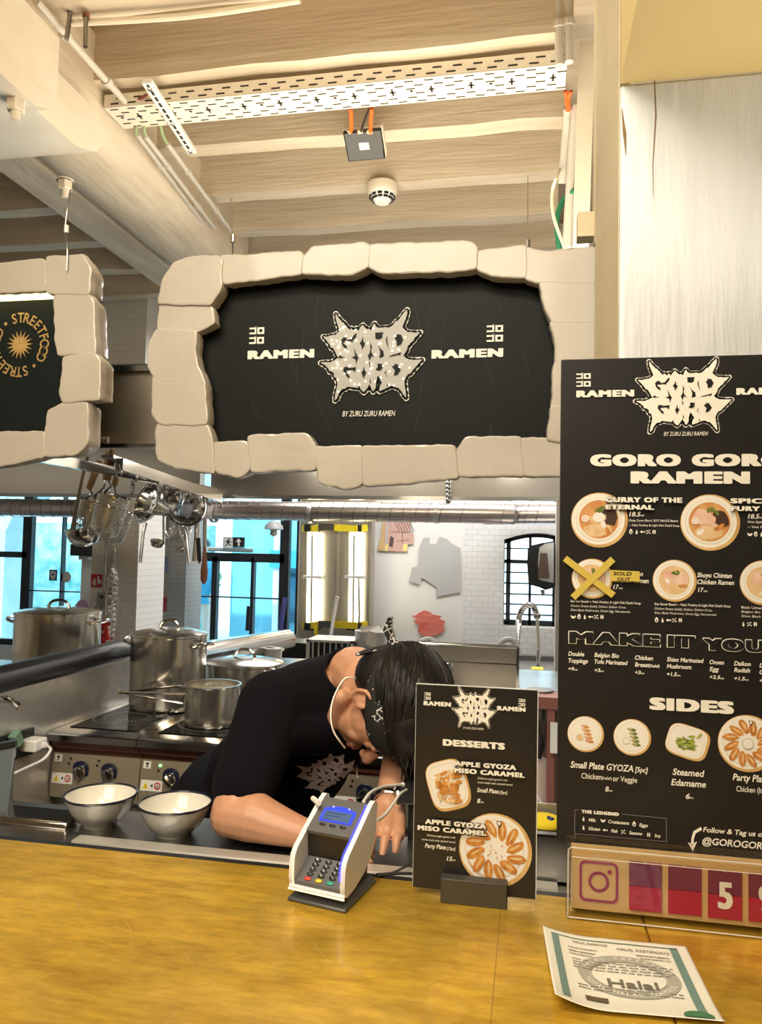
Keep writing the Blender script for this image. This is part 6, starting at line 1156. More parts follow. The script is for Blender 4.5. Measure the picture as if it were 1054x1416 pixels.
m.text([('THE LEDGEND', 804, 856, 1123.5, 4.5)], bold=.085); m.text([('Milk', 814, 824, 1133.5, 4.5), ('Crustaceans', 841, 870, 1136.5, 4.5), ('Eggs', 884, 896, 1140.5, 4.5)], **I); m.text([('Gluten', 814, 830, 1145.5, 4.5), ('Fish', 845, 854, 1148.5, 4.5), ('Sesame', 870, 888, 1151.5, 4.5), ('Soy', 905, 914, 1155, 4.5)], **I)
icons(m, 807, 1132, 1, 1, 'd'); icons(m, 834, 1134.5, 1, 1, 'c'); icons(m, 877, 1139.5, 1, 1, 'o'); icons(m, 807, 1144, 1, 1, 'd'); icons(m, 837, 1147.5, 1, 1, 'f'); icons(m, 862, 1150, 1, 1, 's'); icons(m, 897, 1154, 1, 1, 'b')
m.text([('Follow & Tag us on insta', 972, 1084, 1151, 7)], **I); m.text([('@GOROGORORAMEN', 971, 1112, 1168, 9.5)], **I)
mb = MB()
for q in ([(969, 1143), (971, 1147), (962, 1152), (959.5, 1160), (959, 1168), (955.5, 1168), (956, 1159), (959, 1149)], [(951, 1164), (957, 1167), (964, 1163), (958, 1177)]): m.poly(mb, q, .001)
mb.build('curved_arrow', PRINTW, menu, smooth=0)
TAPE = M('yellow_tape', (.62, .47, .08), .5)
for i, (a, b_, lab) in enumerate((((781, 772), (848, 823), 'yellow tape strip across the sold out dish, falling to the right'), ((847, 773), (792, 826), 'yellow tape strip across the sold out dish, rising to the right'))):
    (x0, z0), (x1, z1) = m.xz(*a), m.xz(*b_); t = Vector((x1-x0, z1-z0)).normalized(); nn = Vector((-t.y, t.x))*.0042; mb = MB(); mb.prism([(x0+nn.x, z0+nn.y), (x0-nn.x, z0-nn.y), (x1-nn.x, z1-nn.y), (x1+nn.x, z1+nn.y)], m.fn, .0062+i*.0006, .0066+i*.0006); tag(mb.build('tape_strip', TAPE, smooth=0), lab, 'tape')
r = thing('tape_label', 'yellow tape label with handwritten SOLD OUT on the menu board', 'label', P(862, 798, y=YM-.006)); mb = MB(); mb.prism([m.xz(842, 788), m.xz(884, 790), m.xz(884, 804), m.xz(844, 803)], m.fn, .0050, .0054); mb.build('tape', TAPE, r, smooth=0); q = Board(r, YM); q.text([('SOLD', 848, 873, 793, 4.5), ('OUT', 853, 871, 800.5, 4.5)], BLACK, bold=.02, d=.0058, name='handwriting')
# ---- desserts board
YD = 1.003; des = thing('desserts_board', 'small black desserts menu board in a dark block holder on the brass counter', 'menu board', (-.065, YD, ZB)); x0, x1 = P(573.5, 1090, y=YD).x, P(742, 1100, y=YD).x
zt_, zb_ = P(650, 950, y=YD).z, ZB+.008
MB().box(x0, x1, YD, YD+.003, zb_, zt_).build('board', PRINTK, des); mb = MB(); mb.box(x0-.0006, x1+.0012, YD+.0003, YD+.0036, zb_, zt_+.0010); mb.build('clear_edge', M('clear_acrylic_edge', (.62, .62, .60), .2), des)
q0, q1 = P(609, 1245, y=.984).x, P(701, 1250, y=.984).x; BLK = M('holder_charcoal', (.035, .033, .03), .45, noise_=((.05, .047, .04), 12, .5), bump=.05, bscale=40); mb = MB(); mb.box(q0, q1, .984, YD-.0012, ZB, ZB+.030); mb.box(q0, q1, YD+.0042, 1.022, ZB, ZB+.030); mb.box(q0, q1, YD-.0012, YD+.0042, ZB, ZB+.005); mb.build('holder_block', BLK, des, bevel=.0008)
e = Board(des, YD, .0003); small_logo(e, 656, 978, 60, 56); kata(e, 587, 957, 596, 967); kata(e, 717, 966, 726.5, 976)
e.text([('RAMEN', 586, 624, 973, 6)], bold=.075); e.text([('RAMEN', 687.5, 727, 980, 6)], bold=.075); e.text([('BY ZURU ZURU RAMEN', 641, 669, 1007, 3)], bold=0, shear=.2); e.text([('DESSERTS', 612.5, 698.5, 1029, 9)], bold=.085)
dish(e, 620, 1085.5, 27, 'tray', 12, aspect=1.22, ang=.30); dish(e, 685, 1175.5, 50, 'party', 13)
T_ = dict(bold=.07, d=.0038, shade=True)
e.text([('APPLE GYOZA', 629, 714, 1057.5, 6.5)], **T_); e.text([('MISO CARAMEL', 628.5, 726, 1067.5, 6.5)], **T_); e.text([('APPLE GYOZA', 588.5, 673, 1138, 6.5)], **T_); e.text([('MISO CARAMEL', 578, 673, 1147, 6.5)], **T_)
e.text([('Delicious apple gyoza\'s with', 661, 702, 1077, 2.8), ('home made miso caramel sauce!', 661, 709, 1083, 2.8)], bold=.008); e.text([('Small Plate', 660, 690, 1093, 6), ('[5pc]', 691, 702, 1095.5, 4)], **I); e.text([('8', 660, 664.5, 1107, 6), ('EUR', 665, 669, 1109, 2)], **I)
e.text([('Delicious apple gyoza\'s with', 591, 630, 1156, 2.8), ('home made miso caramel sauce!', 584, 630, 1162, 2.8)], bold=.008); e.text([('Party Plate', 588, 617, 1170, 6), ('[12pc]', 618, 630, 1173, 4)], **I); e.text([('15', 618, 626, 1187, 6), ('EUR', 626, 630, 1189, 2)], **I)
# ---- follower counter
YI = .979; ins = thing('follower_counter', 'long clear acrylic box with a camera icon and magenta number flaps', 'counter display', (.17, YI+.015, ZB)); tl = P(785, 1170, y=YI); WOODP = M('pale_plywood', (.66, .45, .22), .5, noise_=((.58, .38, .17), 4, .5), stretch=(1, 1, 6))
MB().box(tl.x+.006, .46, YI+.012, YI+.036, ZB+.008, tl.z-.008).build('wood_panel', WOODP, ins)
f = Board(ins, YI+.012, .0004); MAG = M('magenta_print', (.30, .015, .11), .35); CRIM = M('crimson_flap', (.42, .004, .06), .3); PURP = M('plum_flap', (.16, .01, .08), .3)
cx, cz = f.xz(828, 1219); k = f.k(828, 1219); mb = MB()
def rrect(w, h, rad, n_=6): 
    out = []
    for qx, qz, a0 in ((1, 1, 0), (-1, 1, PI/2), (-1, -1, PI), (1, -1, 1.5*PI)): out += [(cx+qx*(w-rad)+rad*math.cos(a0+PI/2*i/n_), cz+qz*(h-rad)+rad*math.sin(a0+PI/2*i/n_)) for i in range(n_+1)]
    return out
cm = [0]
def ringm(outer, inner, d): n_ = len(outer); mb.add([f.fn(a, b_, d) for a, b_ in outer+inner], [(i, (i+1) % n_, n_+(i+1) % n_, n_+i) for i in range(n_)])
ringm(rrect(26*k, 27.5*k, 8*k), rrect(22.5*k, 24*k, 6*k), .001); ringm([(cx+14*k*math.cos(t), cz+14*k*math.sin(t)) for t in [2*PI*i/28 for i in range(28)]], [(cx+10*k*math.cos(t), cz+10*k*math.sin(t)) for t in [2*PI*i/28 for i in range(28)]], .001); mb.flat([(cx+14.5*k+3*k*math.cos(t), cz+14.5*k+3*k*math.sin(t)) for t in [2*PI*i/14 for i in range(14)]], f.fn, .001); mb.build('camera_icon', MAG, ins, smooth=0, normals=False)
for i, (u0, u1, v0, v1, ch) in enumerate(((870, 915, 1192, 1259, ''), (924, 970, 1197, 1264, ''), (979, 1026, 1204, 1270, '5'), (1035, 1082, 1209, 1275, '9'), (1091, 1138, 1215, 1280, ''))):
    (xa, zm), (xb, _) = f.xz(u0, (v0+v1)/2), f.xz(u1, (v0+v1)/2); zt2, zb2 = f.xz((u0+u1)/2, v0)[1], f.xz((u0+u1)/2, v1)[1]; zm = (zt2+zb2)/2; nt_ = (xb-xa)*.06; xm_ = (xa+xb)/2
    mb = MB(); mb.prism([(xa, zm+.0004), (xb, zm+.0004), (xb, zt2), (xm_+nt_, zt2), (xm_, zt2-nt_), (xm_-nt_, zt2), (xa, zt2)], f.fn, 0, .0020, 0); mb.prism([(xa, zb2), (xb, zb2), (xb, zm-.0004), (xa, zm-.0004)], f.fn, 0, .0022, 1)
    fl = mb.build('number_flap', [PURP, CRIM], ins, smooth=0)
    if ch: mb = MB(); wq = (xb-xa)*.44; put_text(mb, ch, xm_-wq/2, xm_+wq/2, zm, (zt2-zb2)*.56, f.fn, .003, 0, .045); mb.build('digit', PRINTW, fl, smooth=0, normals=False)
ACR = glass_mat('clear_acrylic', (.97, .96, .94), .035)
mb = MB(); mb.box(tl.x, .47, YI, YI+.003, ZB, tl.z); mb.box(tl.x, .47, YI+.037, YI+.040, ZB, tl.z); mb.box(tl.x, tl.x+.003, YI+.003, YI+.037, ZB, tl.z); mb.box(tl.x, .47, YI+.003, YI+.037, tl.z-.003, tl.z); mb.build('acrylic_case', ACR, ins)
mb = MB(); EDG = M('acrylic_edge', (.66, .60, .52), .15, emit=None); mb.tube([(tl.x+.001, YI-.0002, ZB+.002), (tl.x+.001, YI-.0002, tl.z-.004), (tl.x+.004, YI-.0002, tl.z-.001), (.47, YI-.0002, tl.z-.001)], .0009, 6); mb.tube([(tl.x+.002, YI-.0002, ZB+.002), (.47, YI-.0002, ZB+.002)], .0009, 6); mb.tube([(tl.x+.005, YI-.0002, ZB+.010), (tl.x+.005, YI-.0002, tl.z-.012), (.47, YI-.0002, tl.z-.012)], .0005, 6); mb.build('case_edges', EDG, ins)
# ---- certificate lying on the counter
r = thing('certificate_sheet', 'curled white halal certificate sheet with a teal border lying on the brass', 'certificate', (.095, .83, ZB)); NX, NY = 60, 48
c00, c10, c11, c01 = [Vector(q) for q in ((.030, .781), (.186, .793), (.179, .940), (.021, .936))]
def cert(s_, t, d=0):
    p = c00*(1-s_)*(1-t)+c10*s_*(1-t)+c11*s_*t+c01*(1-s_)*t; lift = .0012+.012*max(0, (.35-s_))**2/.12*(1-t*.4)+.004*max(0, .3-t)**2/.09
    return Vector((p.x, p.y, ZB+lift+d))
mb = MB(); vs = [cert(i/NX, j/NY) for j in range(NY+1) for i in range(NX+1)]; mb.add(vs, [(j*(NX+1)+i, j*(NX+1)+i+1, (j+1)*(NX+1)+i+1, (j+1)*(NX+1)+i) for j in range(NY) for i in range(NX)]); so = mb.build('sheet', M('certificate_paper', (.82, .80, .70), .25, coat=.3), r); sd = so.modifiers.new('thickness', 'SOLIDIFY'); sd.thickness = .0004
TEAL = M('certificate_teal', (.16, .26, .24), .4); GRYT = M('certificate_grey', (.40, .39, .33), .4)
def strip(mb, s0, t0, s1, t1, m_=0, d=.0010, n_=24):
    for i in range(n_):
        if abs(t1-t0) > abs(s1-s0): a, b_ = t0+(t1-t0)*i/n_, t0+(t1-t0)*(i+1)/n_; mb.add([cert(s0, a, d), cert(s1, a, d), cert(s1, b_, d), cert(s0, b_, d)], [(0, 1, 2, 3)], m_)
        else: a, b_ = s0+(s1-s0)*i/n_, s0+(s1-s0)*(i+1)/n_; mb.add([cert(a, t0, d), cert(b_, t0, d), cert(b_, t1, d), cert(a, t1, d)], [(0, 1, 2, 3)], m_)
mb = MB(); strip(mb, .055, .06, .105, .93); strip(mb, .87, .06, .925, .93); strip(mb, .055, .918, .925, .93); mb.build('border', TEAL, r, smooth=0, normals=False)
mb = MB(); fnC = lambda a, b_, d: cert(a, b_, d+.0006)
put_text(mb, 'HALAL CERTIFICATE', .50, .855, .84, .030, fnC, .0006, 0, .02); put_text(mb, 'HALAL EXPERTISE', .20, .44, .87, .026, fnC, .0006, 0, .02); put_bars(mb, .16, .36, .78, .010, fnC, .0006, 1); put_bars(mb, .16, .34, .73, .012, fnC, .0006, 2); put_bars(mb, .16, .32, .69, .010, fnC, .0006, 4); put_bars(mb, .62, .84, .77, .012, fnC, .0006, 3); put_bars(mb, .64, .84, .73, .010, fnC, .0006, 5); put_text(mb, 'Halal', .37, .69, .37, .10, fnC, .0007, 0, .02)
for i in (0, 1, 2, 3, 9, 10): put_bars(mb, .17, .83, .62-i*.036, .009, fnC, .0005, 10+i)
mb.build('certificate_text', M('certificate_ink', (.16, .15, .12), .5), r, smooth=0, normals=False)
mb = MB(); n_ = 40
for (ra, rb) in (((.33, .27), (.25, .19)), ((.245, .185), (.238, .178))):
    mb.add([cert(.52+ra[0]*math.cos(t), .47+ra[1]*math.sin(t), .0009) for t in [2*PI*i/n_ for i in range(n_)]]+[cert(.52+rb[0]*math.cos(t), .47+rb[1]*math.sin(t), .0009) for t in [2*PI*i/n_ for i in range(n_)]], [(i, (i+1) % n_, n_+(i+1) % n_, n_+i) for i in range(n_)])
mb.build('oval_stamp', GRYT, r, smooth=0, normals=False)
mb = MB()
for half, s_ in ((0, 'HALAL EXPERTISE'), (1, 'TOTAL HALAL CONTROL')):
    for i, ch in enumerate(s_):
        if ch == ' ': continue
        a = (math.radians(160-140*i/(len(s_)-1)) if not half else math.radians(200+140*i/(len(s_)-1))); vs, fs = glyphs(ch, .02); w0 = (min(v.x for v in vs)+max(v.x for v in vs))/2; cxx, czz = .52+.29*math.cos(a), .47+.23*math.sin(a); ta = a-PI/2 if not half else a+PI/2; sc = .05
        mb.add([cert(cxx+((v.x-w0)*math.cos(ta)-(v.y-.36)*math.sin(ta))*sc, czz+((v.x-w0)*math.sin(ta)+(v.y-.36)*math.cos(ta))*sc, .0014) for v in vs], fs)
mb.build('stamp_lettering', M('certificate_pale', (.78, .76, .66), .4), r, smooth=0, normals=False)
mb = MB(); strip(mb, .20, .10, .34, .16, 0, .0014, 6); mb.build('dark_seal', M('seal_brown', (.12, .09, .05), .5), r, smooth=0); mb = MB(); mb.add([cert(.86+.09*math.cos(t), .03+.07*max(-.3, math.sin(t)), .0014) for t in [2*PI*i/20 for i in range(20)]], [tuple(range(20))]); mb.build('round_seal', M('seal_green', (.06, .20, .10), .5), r, smooth=0)
# ============================================================ the cook leaning on the counter
SKIN = M('skin', (.62, .33, .20), .45, noise_=((.56, .28, .17), 18, .5)); SKIN.node_tree.nodes['Principled BSDF'].inputs['Subsurface Weight'].default_value = .08; SKIN.node_tree.nodes['Principled BSDF'].inputs['Subsurface Radius'].default_value = (.01, .004, .002)
CLOTH = M('black_cotton', (.0045, .0045, .0075), .95, bump=.15, bscale=25, spec=.15); HAIRM = M('black_hair', (.005, .0045, .0045), .45, spec=.3, noise_=((.016, .014, .013), 60, .6), stretch=(1, 1, .15), bump=.2, bscale=50)
cook = thing('person', 'cook in a black printed t-shirt and bandana leaning head down over the steel ledge', 'person', (-.70, 1.80, 0))
f_ = Vector((.80, -.60, 0)).normalized(); rt_ = Vector((f_.y, -f_.x, 0)); up_ = Vector((0, 0, 1))
Mid = Vector((-.383, 1.595, 1.278)); S_R = Mid+rt_*.175+Vector((0, 0, .012)); S_L = Mid-rt_*.175+Vector((.0, 0, -.03)); Pel = Vector((-.70, 1.84, .975))
E_R = Vector((-.510, 1.322, 1.122)); W_R = Vector((-.366, 1.298, 1.108)); E_L = P(564, 1020, y=1.63); W_L = Vector((-.247, 1.413, 1.130))
Hc = P(533, 972, d=1.49); hu = Vector((.91, -.41, -.06)).normalized(); hf = Vector((.10, -.16, -1)); hf = (hf-hu*hf.dot(hu)).normalized(); hr = hf.cross(hu)
HR = Matrix((hr, hf, hu)).transposed()
def H(x, y, z): return Hc+HR@Vector((x, y, z))
def limb(mb, pts, rs, n=14):
    for i in range(len(pts)-1):
        mb.tube([pts[i], pts[i+1]], [rs[i], rs[i+1]], n)
    for p, r_ in zip(pts, rs): mb.ball(p, r_*1.0, 0, n)
def remeshed(mb, name, mat, root, vox, smooth_it=6, fac=.5, post=None):
    o = mb.build(name, mat, None, smooth=0); m_ = o.modifiers.new('union', 'REMESH'); m_.mode = 'VOXEL'; m_.voxel_size = vox; m_.use_smooth_shade = True
    s_ = o.modifiers.new('smooth', 'SMOOTH'); s_.factor = fac; s_.iterations = smooth_it
    bpy.context.view_layer.update(); dg = bpy.context.evaluated_depsgraph_get(); me = bpy.data.meshes.new_from_object(o.evaluated_get(dg)); me.name = name
    bpy.data.objects.remove(o)
    if post: 
        for v in me.vertices: v.co = post(v.co)
    inv = WM[root.name].inverted(); me.transform(inv)
    me.materials.clear(); me.materials.append(mat); me.polygons.foreach_set('use_smooth', [True]*len(me.polygons))
    q = bpy.data.objects.new(name, me); COL.objects.link(q); q.parent = root; WM[q.name] = WM[root.name].copy(); return q
ax = (Mid-Pel).normalized(); side = rt_; chest = side.cross(ax).normalized()
if chest.z > 0: chest = -chest
TR_ = Matrix((side, chest, ax)).transposed()
def torso(mb, g):
    for c, r_ in ((Pel, (.160, .115, .12)), (Pel.lerp(Mid, .35)-chest*.01, (.148, .105, .14)), (Pel.lerp(Mid, .62)-chest*.018, (.160, .115, .13)), (Pel.lerp(Mid, .84)-chest*.022, (.168, .112, .11)), (Mid-chest*.012, (.150, .082, .07))):
        mb.ball(c, Vector(r_)+Vector((g, g, g)), 0, 20, TR_)
    limb(mb, [S_R, Mid-chest*.02, S_L], [.062+g, .085+g, .062+g])
body = MB(); torso(body, -.012)
limb(body, [S_R, S_R.lerp(E_R, .5), E_R], [.055, .048, .042]); limb(body, [E_R, E_R.lerp(W_R, .3)+Vector((0, 0, .004)), E_R.lerp(W_R, .7), W_R], [.041, .045, .034, .026])
limb(body, [S_L, S_L.lerp(E_L, .5), E_L], [.055, .047, .040]); limb(body, [E_L, E_L.lerp(W_L, .3), E_L.lerp(W_L, .7), W_L], [.039, .041, .032, .025])
# neck and head
C7 = Mid+ax*.050-chest*.028
limb(body, [C7-ax*.03, C7+ax*.02, H(0, -.028, -.055), H(0, -.015, -.01)], [.056, .056, .054, .054])
limb(body, [Mid+rt_*.06-chest*.015, C7+ax*.01], [.045, .045])
body.ball(H(0, -.012, .035), (.074, .094, .088), 0, 28, HR); body.ball(H(0, .038, -.038), (.056, .050, .070), 0, 24, HR)
body.ball(H(0, .030, -.010), (.063, .060, .060), 0, 20, HR); body.ball(H(0, .066, -.098), (.022, .020, .018), 0, 14, HR); body.ball(H(.0, .050, -.085), (.038, .034, .026), 0, 16, HR)
for s_ in (-1, 1):
    body.ball(H(s_*.034, .060, -.030), (.020, .019, .026), 0, 14, HR); limb(body, [H(s_*.058, .0, -.062), H(s_*.034, .052, -.092)], [.018, .017], 10)
    body.ball(H(s_*.030, .078, .016), (.022, .011, .009), 0, 12, HR); body.ball(H(s_*.030, .074, -.002), (.016, .011, .010), 0, 12, HR)
    body.ball(H(s_*.074, -.010, -.002), (.007, .016, .028), 0, 14, HR@Matrix.Rotation(-.2, 3, 'X')); limb(body, [H(s_*.079, -.002, .022), H(s_*.083, -.016, .024), H(s_*.085, -.027, .010), H(s_*.083, -.026, -.008), H(s_*.078, -.016, -.024), H(s_*.075, -.006, -.032)], [.004, .0045, .0045, .0045, .005, .006], 8); limb(body, [H(s_*.080, .004, .004), H(s_*.078, .004, -.010)], [.0045, .0045], 8)
    body.ball(H(s_*.010, .101, -.031), (.008, .009, .007), 0, 10, HR)
limb(body, [H(0, .084, .014), H(0, .096, -.006), H(0, .112, -.026)], [.009, .010, .0115], 12)
body.ball(H(0, .089, -.054), (.021, .011, .006), 0, 12, HR); body.ball(H(0, .087, -.066), (.018, .011, .0065), 0, 12, HR); body.ball(H(0, .076, -.066), (.028, .014, .016), 0, 12, HR)
# hands: left hand reaching to the camera, right hand lying behind the terminal
def hand(mb, W, fwd, across, up, thumb, tips):
    K = W+fwd*.082
    for q in (-.033, -.011, .011, .031): limb(mb, [W+across*q*.6+fwd*.012, K+across*q+up*(.004 if abs(q) < .02 else 0)], [.016, .0125], 10)
    for q, (ln, drop) in zip((-.033, -.011, .011, .031), tips):
        a = K+across*q; b_ = a+fwd*ln*.45+up*.004; c = b_+fwd*ln*.30-up*drop*.5; d = c+fwd*ln*.20-up*drop*.5; limb(mb, [a, b_, c, d], [.0095, .0082, .0076, .0064], 10)
    t0 = W+fwd*.02+across*thumb*.018; t1 = W+fwd*.045+across*thumb*.046-up*.012; t2 = W+fwd*.075+across*thumb*.054-up*.02; limb(mb, [t0, t1, t2], [.015, .012, .0085], 10)
fw = Vector((.02, -.97, -.22)).normalized(); ac = Vector((.96, .28, 0)).normalized(); ac = (ac-fw*ac.dot(fw)).normalized(); uu = ac.cross(fw); uu = uu if uu.z > 0 else -uu
hand(body, W_L, fw, ac, uu, -1, [(.046, .016), (.052, .016), (.047, .016), (.036, .014)])
fw2 = Vector((.97, -.10, -.12)).normalized(); ac2 = Vector((.1, .99, 0)); ac2 = (ac2-fw2*ac2.dot(fw2)).normalized(); uu2 = ac2.cross(fw2); uu2 = uu2 if uu2.z > 0 else -uu2
hand(body, W_R, fw2, ac2, uu2, 1, [(.035, .03), (.040, .03), (.036, .03), (.03, .026)])
# legs
for s_ in (-1, 1):
    hp = Pel+side*s_*.085+Vector((0, 0, -.03)); kn = Vector((Pel.x+.06, Pel.y-.02, .50))+side*s_*.10; an = Vector((Pel.x-.02, Pel.y+.02, .09))+side*s_*.11
    limb(body, [hp, kn, kn+Vector((0, .02, -.12)), an], [.085, .058, .056, .038]); limb(body, [an+Vector((0, 0, -.05)), an+f_*.14+Vector((0, 0, -.055))], [.036, .03])
lowest = ZT+.0015
def rest(co):       # arms and hands rest on the ledge instead of sinking in
    if co.y < 1.40 and 1.0 < co.z < lowest+.012: co.z = lowest+max(0, (co.z-lowest+.02))*.375 if co.z < lowest+.012 else co.z
    return co
remeshed(body, 'body', SKIN, cook, .0028, 5, .5, rest)
lp = MB(); lp.ball(H(0, .0925, -.0545), (.019, .009, .0052), 0, 14, HR); lp.ball(H(0, .091, -.0655), (.017, .009, .0058), 0, 14, HR); lp.build('lips', M('lip_tone', (.42, .15, .11), .4), cook, smooth=60)
for s_ in (-1, 1):
    MB().tube(arc_pts([H(s_*.022, .0835, -.006), H(s_*.032, .0838, -.009), H(s_*.044, .0765, -.006)], 5), .0016, 6).build('eyelashes', HAIRM, cook); MB().tube(arc_pts([H(s_*.014, .092, .015), H(s_*.030, .0905, .021), H(s_*.047, .079, .017)], 5), [.0024]*8+[.0014]*3, 6).build('eyebrow', HAIRM, cook)
# t-shirt
sh = MB(); torso(sh, .004)
limb(sh, [S_R, S_R.lerp(E_R, .35)+Vector((0, 0, -.002)), S_R.lerp(E_R, .74)], [.070, .064, .060]); limb(sh, [S_L, S_L.lerp(E_L, .5)], [.068, .062])
sh.ball(Pel+ax*.02, (.178, .132, .10), 0, 20, TR_)
for t, g in ((.2, .008), (.5, .010)): sh.ball(Pel.lerp(Mid, t)+chest*.03, (.15+g, .10+g, .10), 0, 18, TR_)
sh.ball(C7-ax*.004, .066, 0, 18); limb(sh, [C7-ax*.01, Mid+rt_*.08-chest*.01], [.062, .055]); limb(sh, [C7-ax*.01, Mid-rt_*.08-chest*.01], [.062, .055])
limb(sh, [S_R+chest*.05-rt_*.02, Mid+chest*.055, Pel.lerp(Mid, .5)+chest*.07], [.05, .06, .08])
def folds(co):
    n_ = noise.noise(co*9+Vector((0, 0, 3)))*.006+noise.noise(Vector((co.x*22, co.y*22, co.z*9)))*.0035
    return co+Vector((n_*.5, -n_*.6, n_*.6))
shirt = remeshed(sh, 'tshirt', CLOTH, cook, .0060, 5, .5, folds)
# neckline: remove shirt faces around the neck
bm = bmesh.new(); bm.from_mesh(shirt.data); inv = WM[cook.name]; nb = C7+ax*.085+rt_*.02
kill = [f2 for f2 in bm.faces if (lambda c: (c-nb).length < .085 and (c-C7).dot(ax) > .012)(inv@f2.calc_center_median())]
bmesh.ops.delete(bm, geom=kill, context='FACES')
nbh = {}
for e_ in bm.edges:
    if e_.is_boundary:
        for p_, q_ in ((e_.verts[0], e_.verts[1]), (e_.verts[1], e_.verts[0])): nbh.setdefault(p_, []).append(q_)
for _ in range(25):
    new = {v: (v.co*.5+sum((q_.co for q_ in qs), Vector())/len(qs)*.5) for v, qs in nbh.items()}
    for v, co in new.items(): v.co = co
loop = []
if nbh:
    st_ = next(iter(nbh)); cur = st_; seen = set()
    while cur is not None and cur not in seen: seen.add(cur); loop.append(inv@cur.co.copy()); cur = next((q_ for q_ in nbh[cur] if q_ not in seen), None)
bm.to_mesh(shirt.data); bm.free(); sd = shirt.modifiers.new('thickness', 'SOLIDIFY'); sd.thickness = .002
if len(loop) > 12: MB().tube(loop[::2], .0045, 8, closed=True).build('collar', CLOTH, shirt, smooth=60)
pt_ = MB()
pt_.ball(Pel-ax*.06, (.172, .130, .13), 0, 18, TR_)
for s_ in (-1, 1):
    hp = Pel+side*s_*.085+Vector((0, 0, -.03)); kn = Vector((Pel.x+.06, Pel.y-.02, .50))+side*s_*.10; an = Vector((Pel.x-.02, Pel.y+.02, .12))+side*s_*.11; limb(pt_, [hp, kn, an], [.098, .072, .058])
    limb(pt_, [an+Vector((0, 0, -.06)), an+f_*.15+Vector((0, 0, -.08))], [.048, .038])
remeshed(pt_, 'trousers', CLOTH, cook, .008, 5)
# printed logo on the chest, wrapped onto the cloth
from mathutils.bvhtree import BVHTree
bvh = BVHTree.FromPolygons([inv@v.co for v in shirt.data.vertices], [tuple(p.vertices) for p in shirt.data.polygons])
pc = P(452, 1068, d=1.40); pdir = (pc-EYE).normalized(); hit = bvh.ray_cast(EYE+pdir*.9, pdir)
mb = MB()
if hit[0] is not None:
    o_ = hit[0]; nn_ = (hit[1] if hit[1].dot(pdir) < 0 else -hit[1]); nn_ = (nn_*.6-pdir*.7).normalized(); axu = (RT*.80+UP*.58); axu = (axu-nn_*axu.dot(nn_)).normalized(); axv = nn_.cross(axu); axv = axv if axv.dot(UP) > 0 else -axv
    def onshirt(a, b_, d):
        st = o_+axu*a+axv*b_+nn_*.10; h_ = bvh.ray_cast(st, -nn_, .25)
        return (h_[0] if h_[0] is not None else st-nn_*.10)+nn_*(.0025+d)
    # fine grid cells inside the logo outline so the print follows the folds
    G = 90; wd, hg = .140, .105
    for i in range(G):
        for j in range(int(G*.75)):
            p = (525+(i/G-.5)*980, 417+(j/(G*.75)-.5)*760)
            if not inside(p, LOGO_OUT): continue
            hole = any(inside(p, h) for h in LOGO_HOLES)
            if hole: continue
            a0, a1 = ((i-.5)/G-.5)*wd, ((i+.5)/G-.5)*wd; b0, b1 = -((j-.5)/(G*.75)-.5)*hg, -((j+.5)/(G*.75)-.5)*hg
            mb.add([onshirt(a0, b0, 0), onshirt(a1, b0, 0), onshirt(a1, b1, 0), onshirt(a0, b1, 0)], [(0, 1, 2, 3)], 0)
    lg = mb.build('shirt_print', M('shirt_print_pink', (.98, .80, .80), .7), cook, smooth=0); lg['label'] = 'pale pink spiky logo print'
# hair
hm = MB(); rnd = random.Random(12)
hm.ball(H(0, -.018, .045), (.085, .104, .092), 0, 28, HR); hm.ball(H(0, -.050, .01), (.076, .066, .075), 0, 20, HR); hm.ball(H(0, .02, .075), (.078, .082, .066), 0, 20, HR)
def onhead(v, g=0): return H(.085*v.x*(1+g), -.018+.104*v.y*(1+g), .045+.092*v.z*(1+g))
for i in range(1500):         # fine combed strands following the skull, crown to fringe
    v = Vector((rnd.gauss(0, 1), rnd.gauss(.1, 1.1), rnd.gauss(.55, .8))).normalized()
    if v.z < -.35 or (v.z < .10 and v.y > -.25): continue
    t = Vector((.3*v.x, .9, .30-.5*v.z)); t = (t-v*t.dot(v)).normalized(); L = rnd.uniform(.35, .7); lift = rnd.uniform(.0, .035); w0 = rnd.uniform(.0022, .0042); w1 = v.cross(t)*rnd.uniform(-.08, .08)
    hm.tube([onhead((v+t*L*q+w1*q*q-t*.1).normalized(), lift-.02+.03*q-.015*q*q) for q in (0, .35, .7, 1)], [w0*.7, w0, w0*.8, .0006], 5)
for i in range(190):          # fringe hanging down from the front of the crown
    th = rnd.uniform(-1.0, .75); st = H(.072*math.sin(th), .078*math.cos(th)-.004, rnd.uniform(.062, .112)); d = Vector((rnd.uniform(-.02, .20), rnd.uniform(-.15, .05), -1)).normalized(); L = rnd.uniform(.03, .062)
    hm.tube([st+Vector((0, 0, .02)), st+d*L*.45, st+d*L+Vector((rnd.uniform(-.008, .008), rnd.uniform(-.008, .008), 0))], [.0048, .0042, .0006], 5)
hm.build('hair', HAIRM, cook, smooth=60)
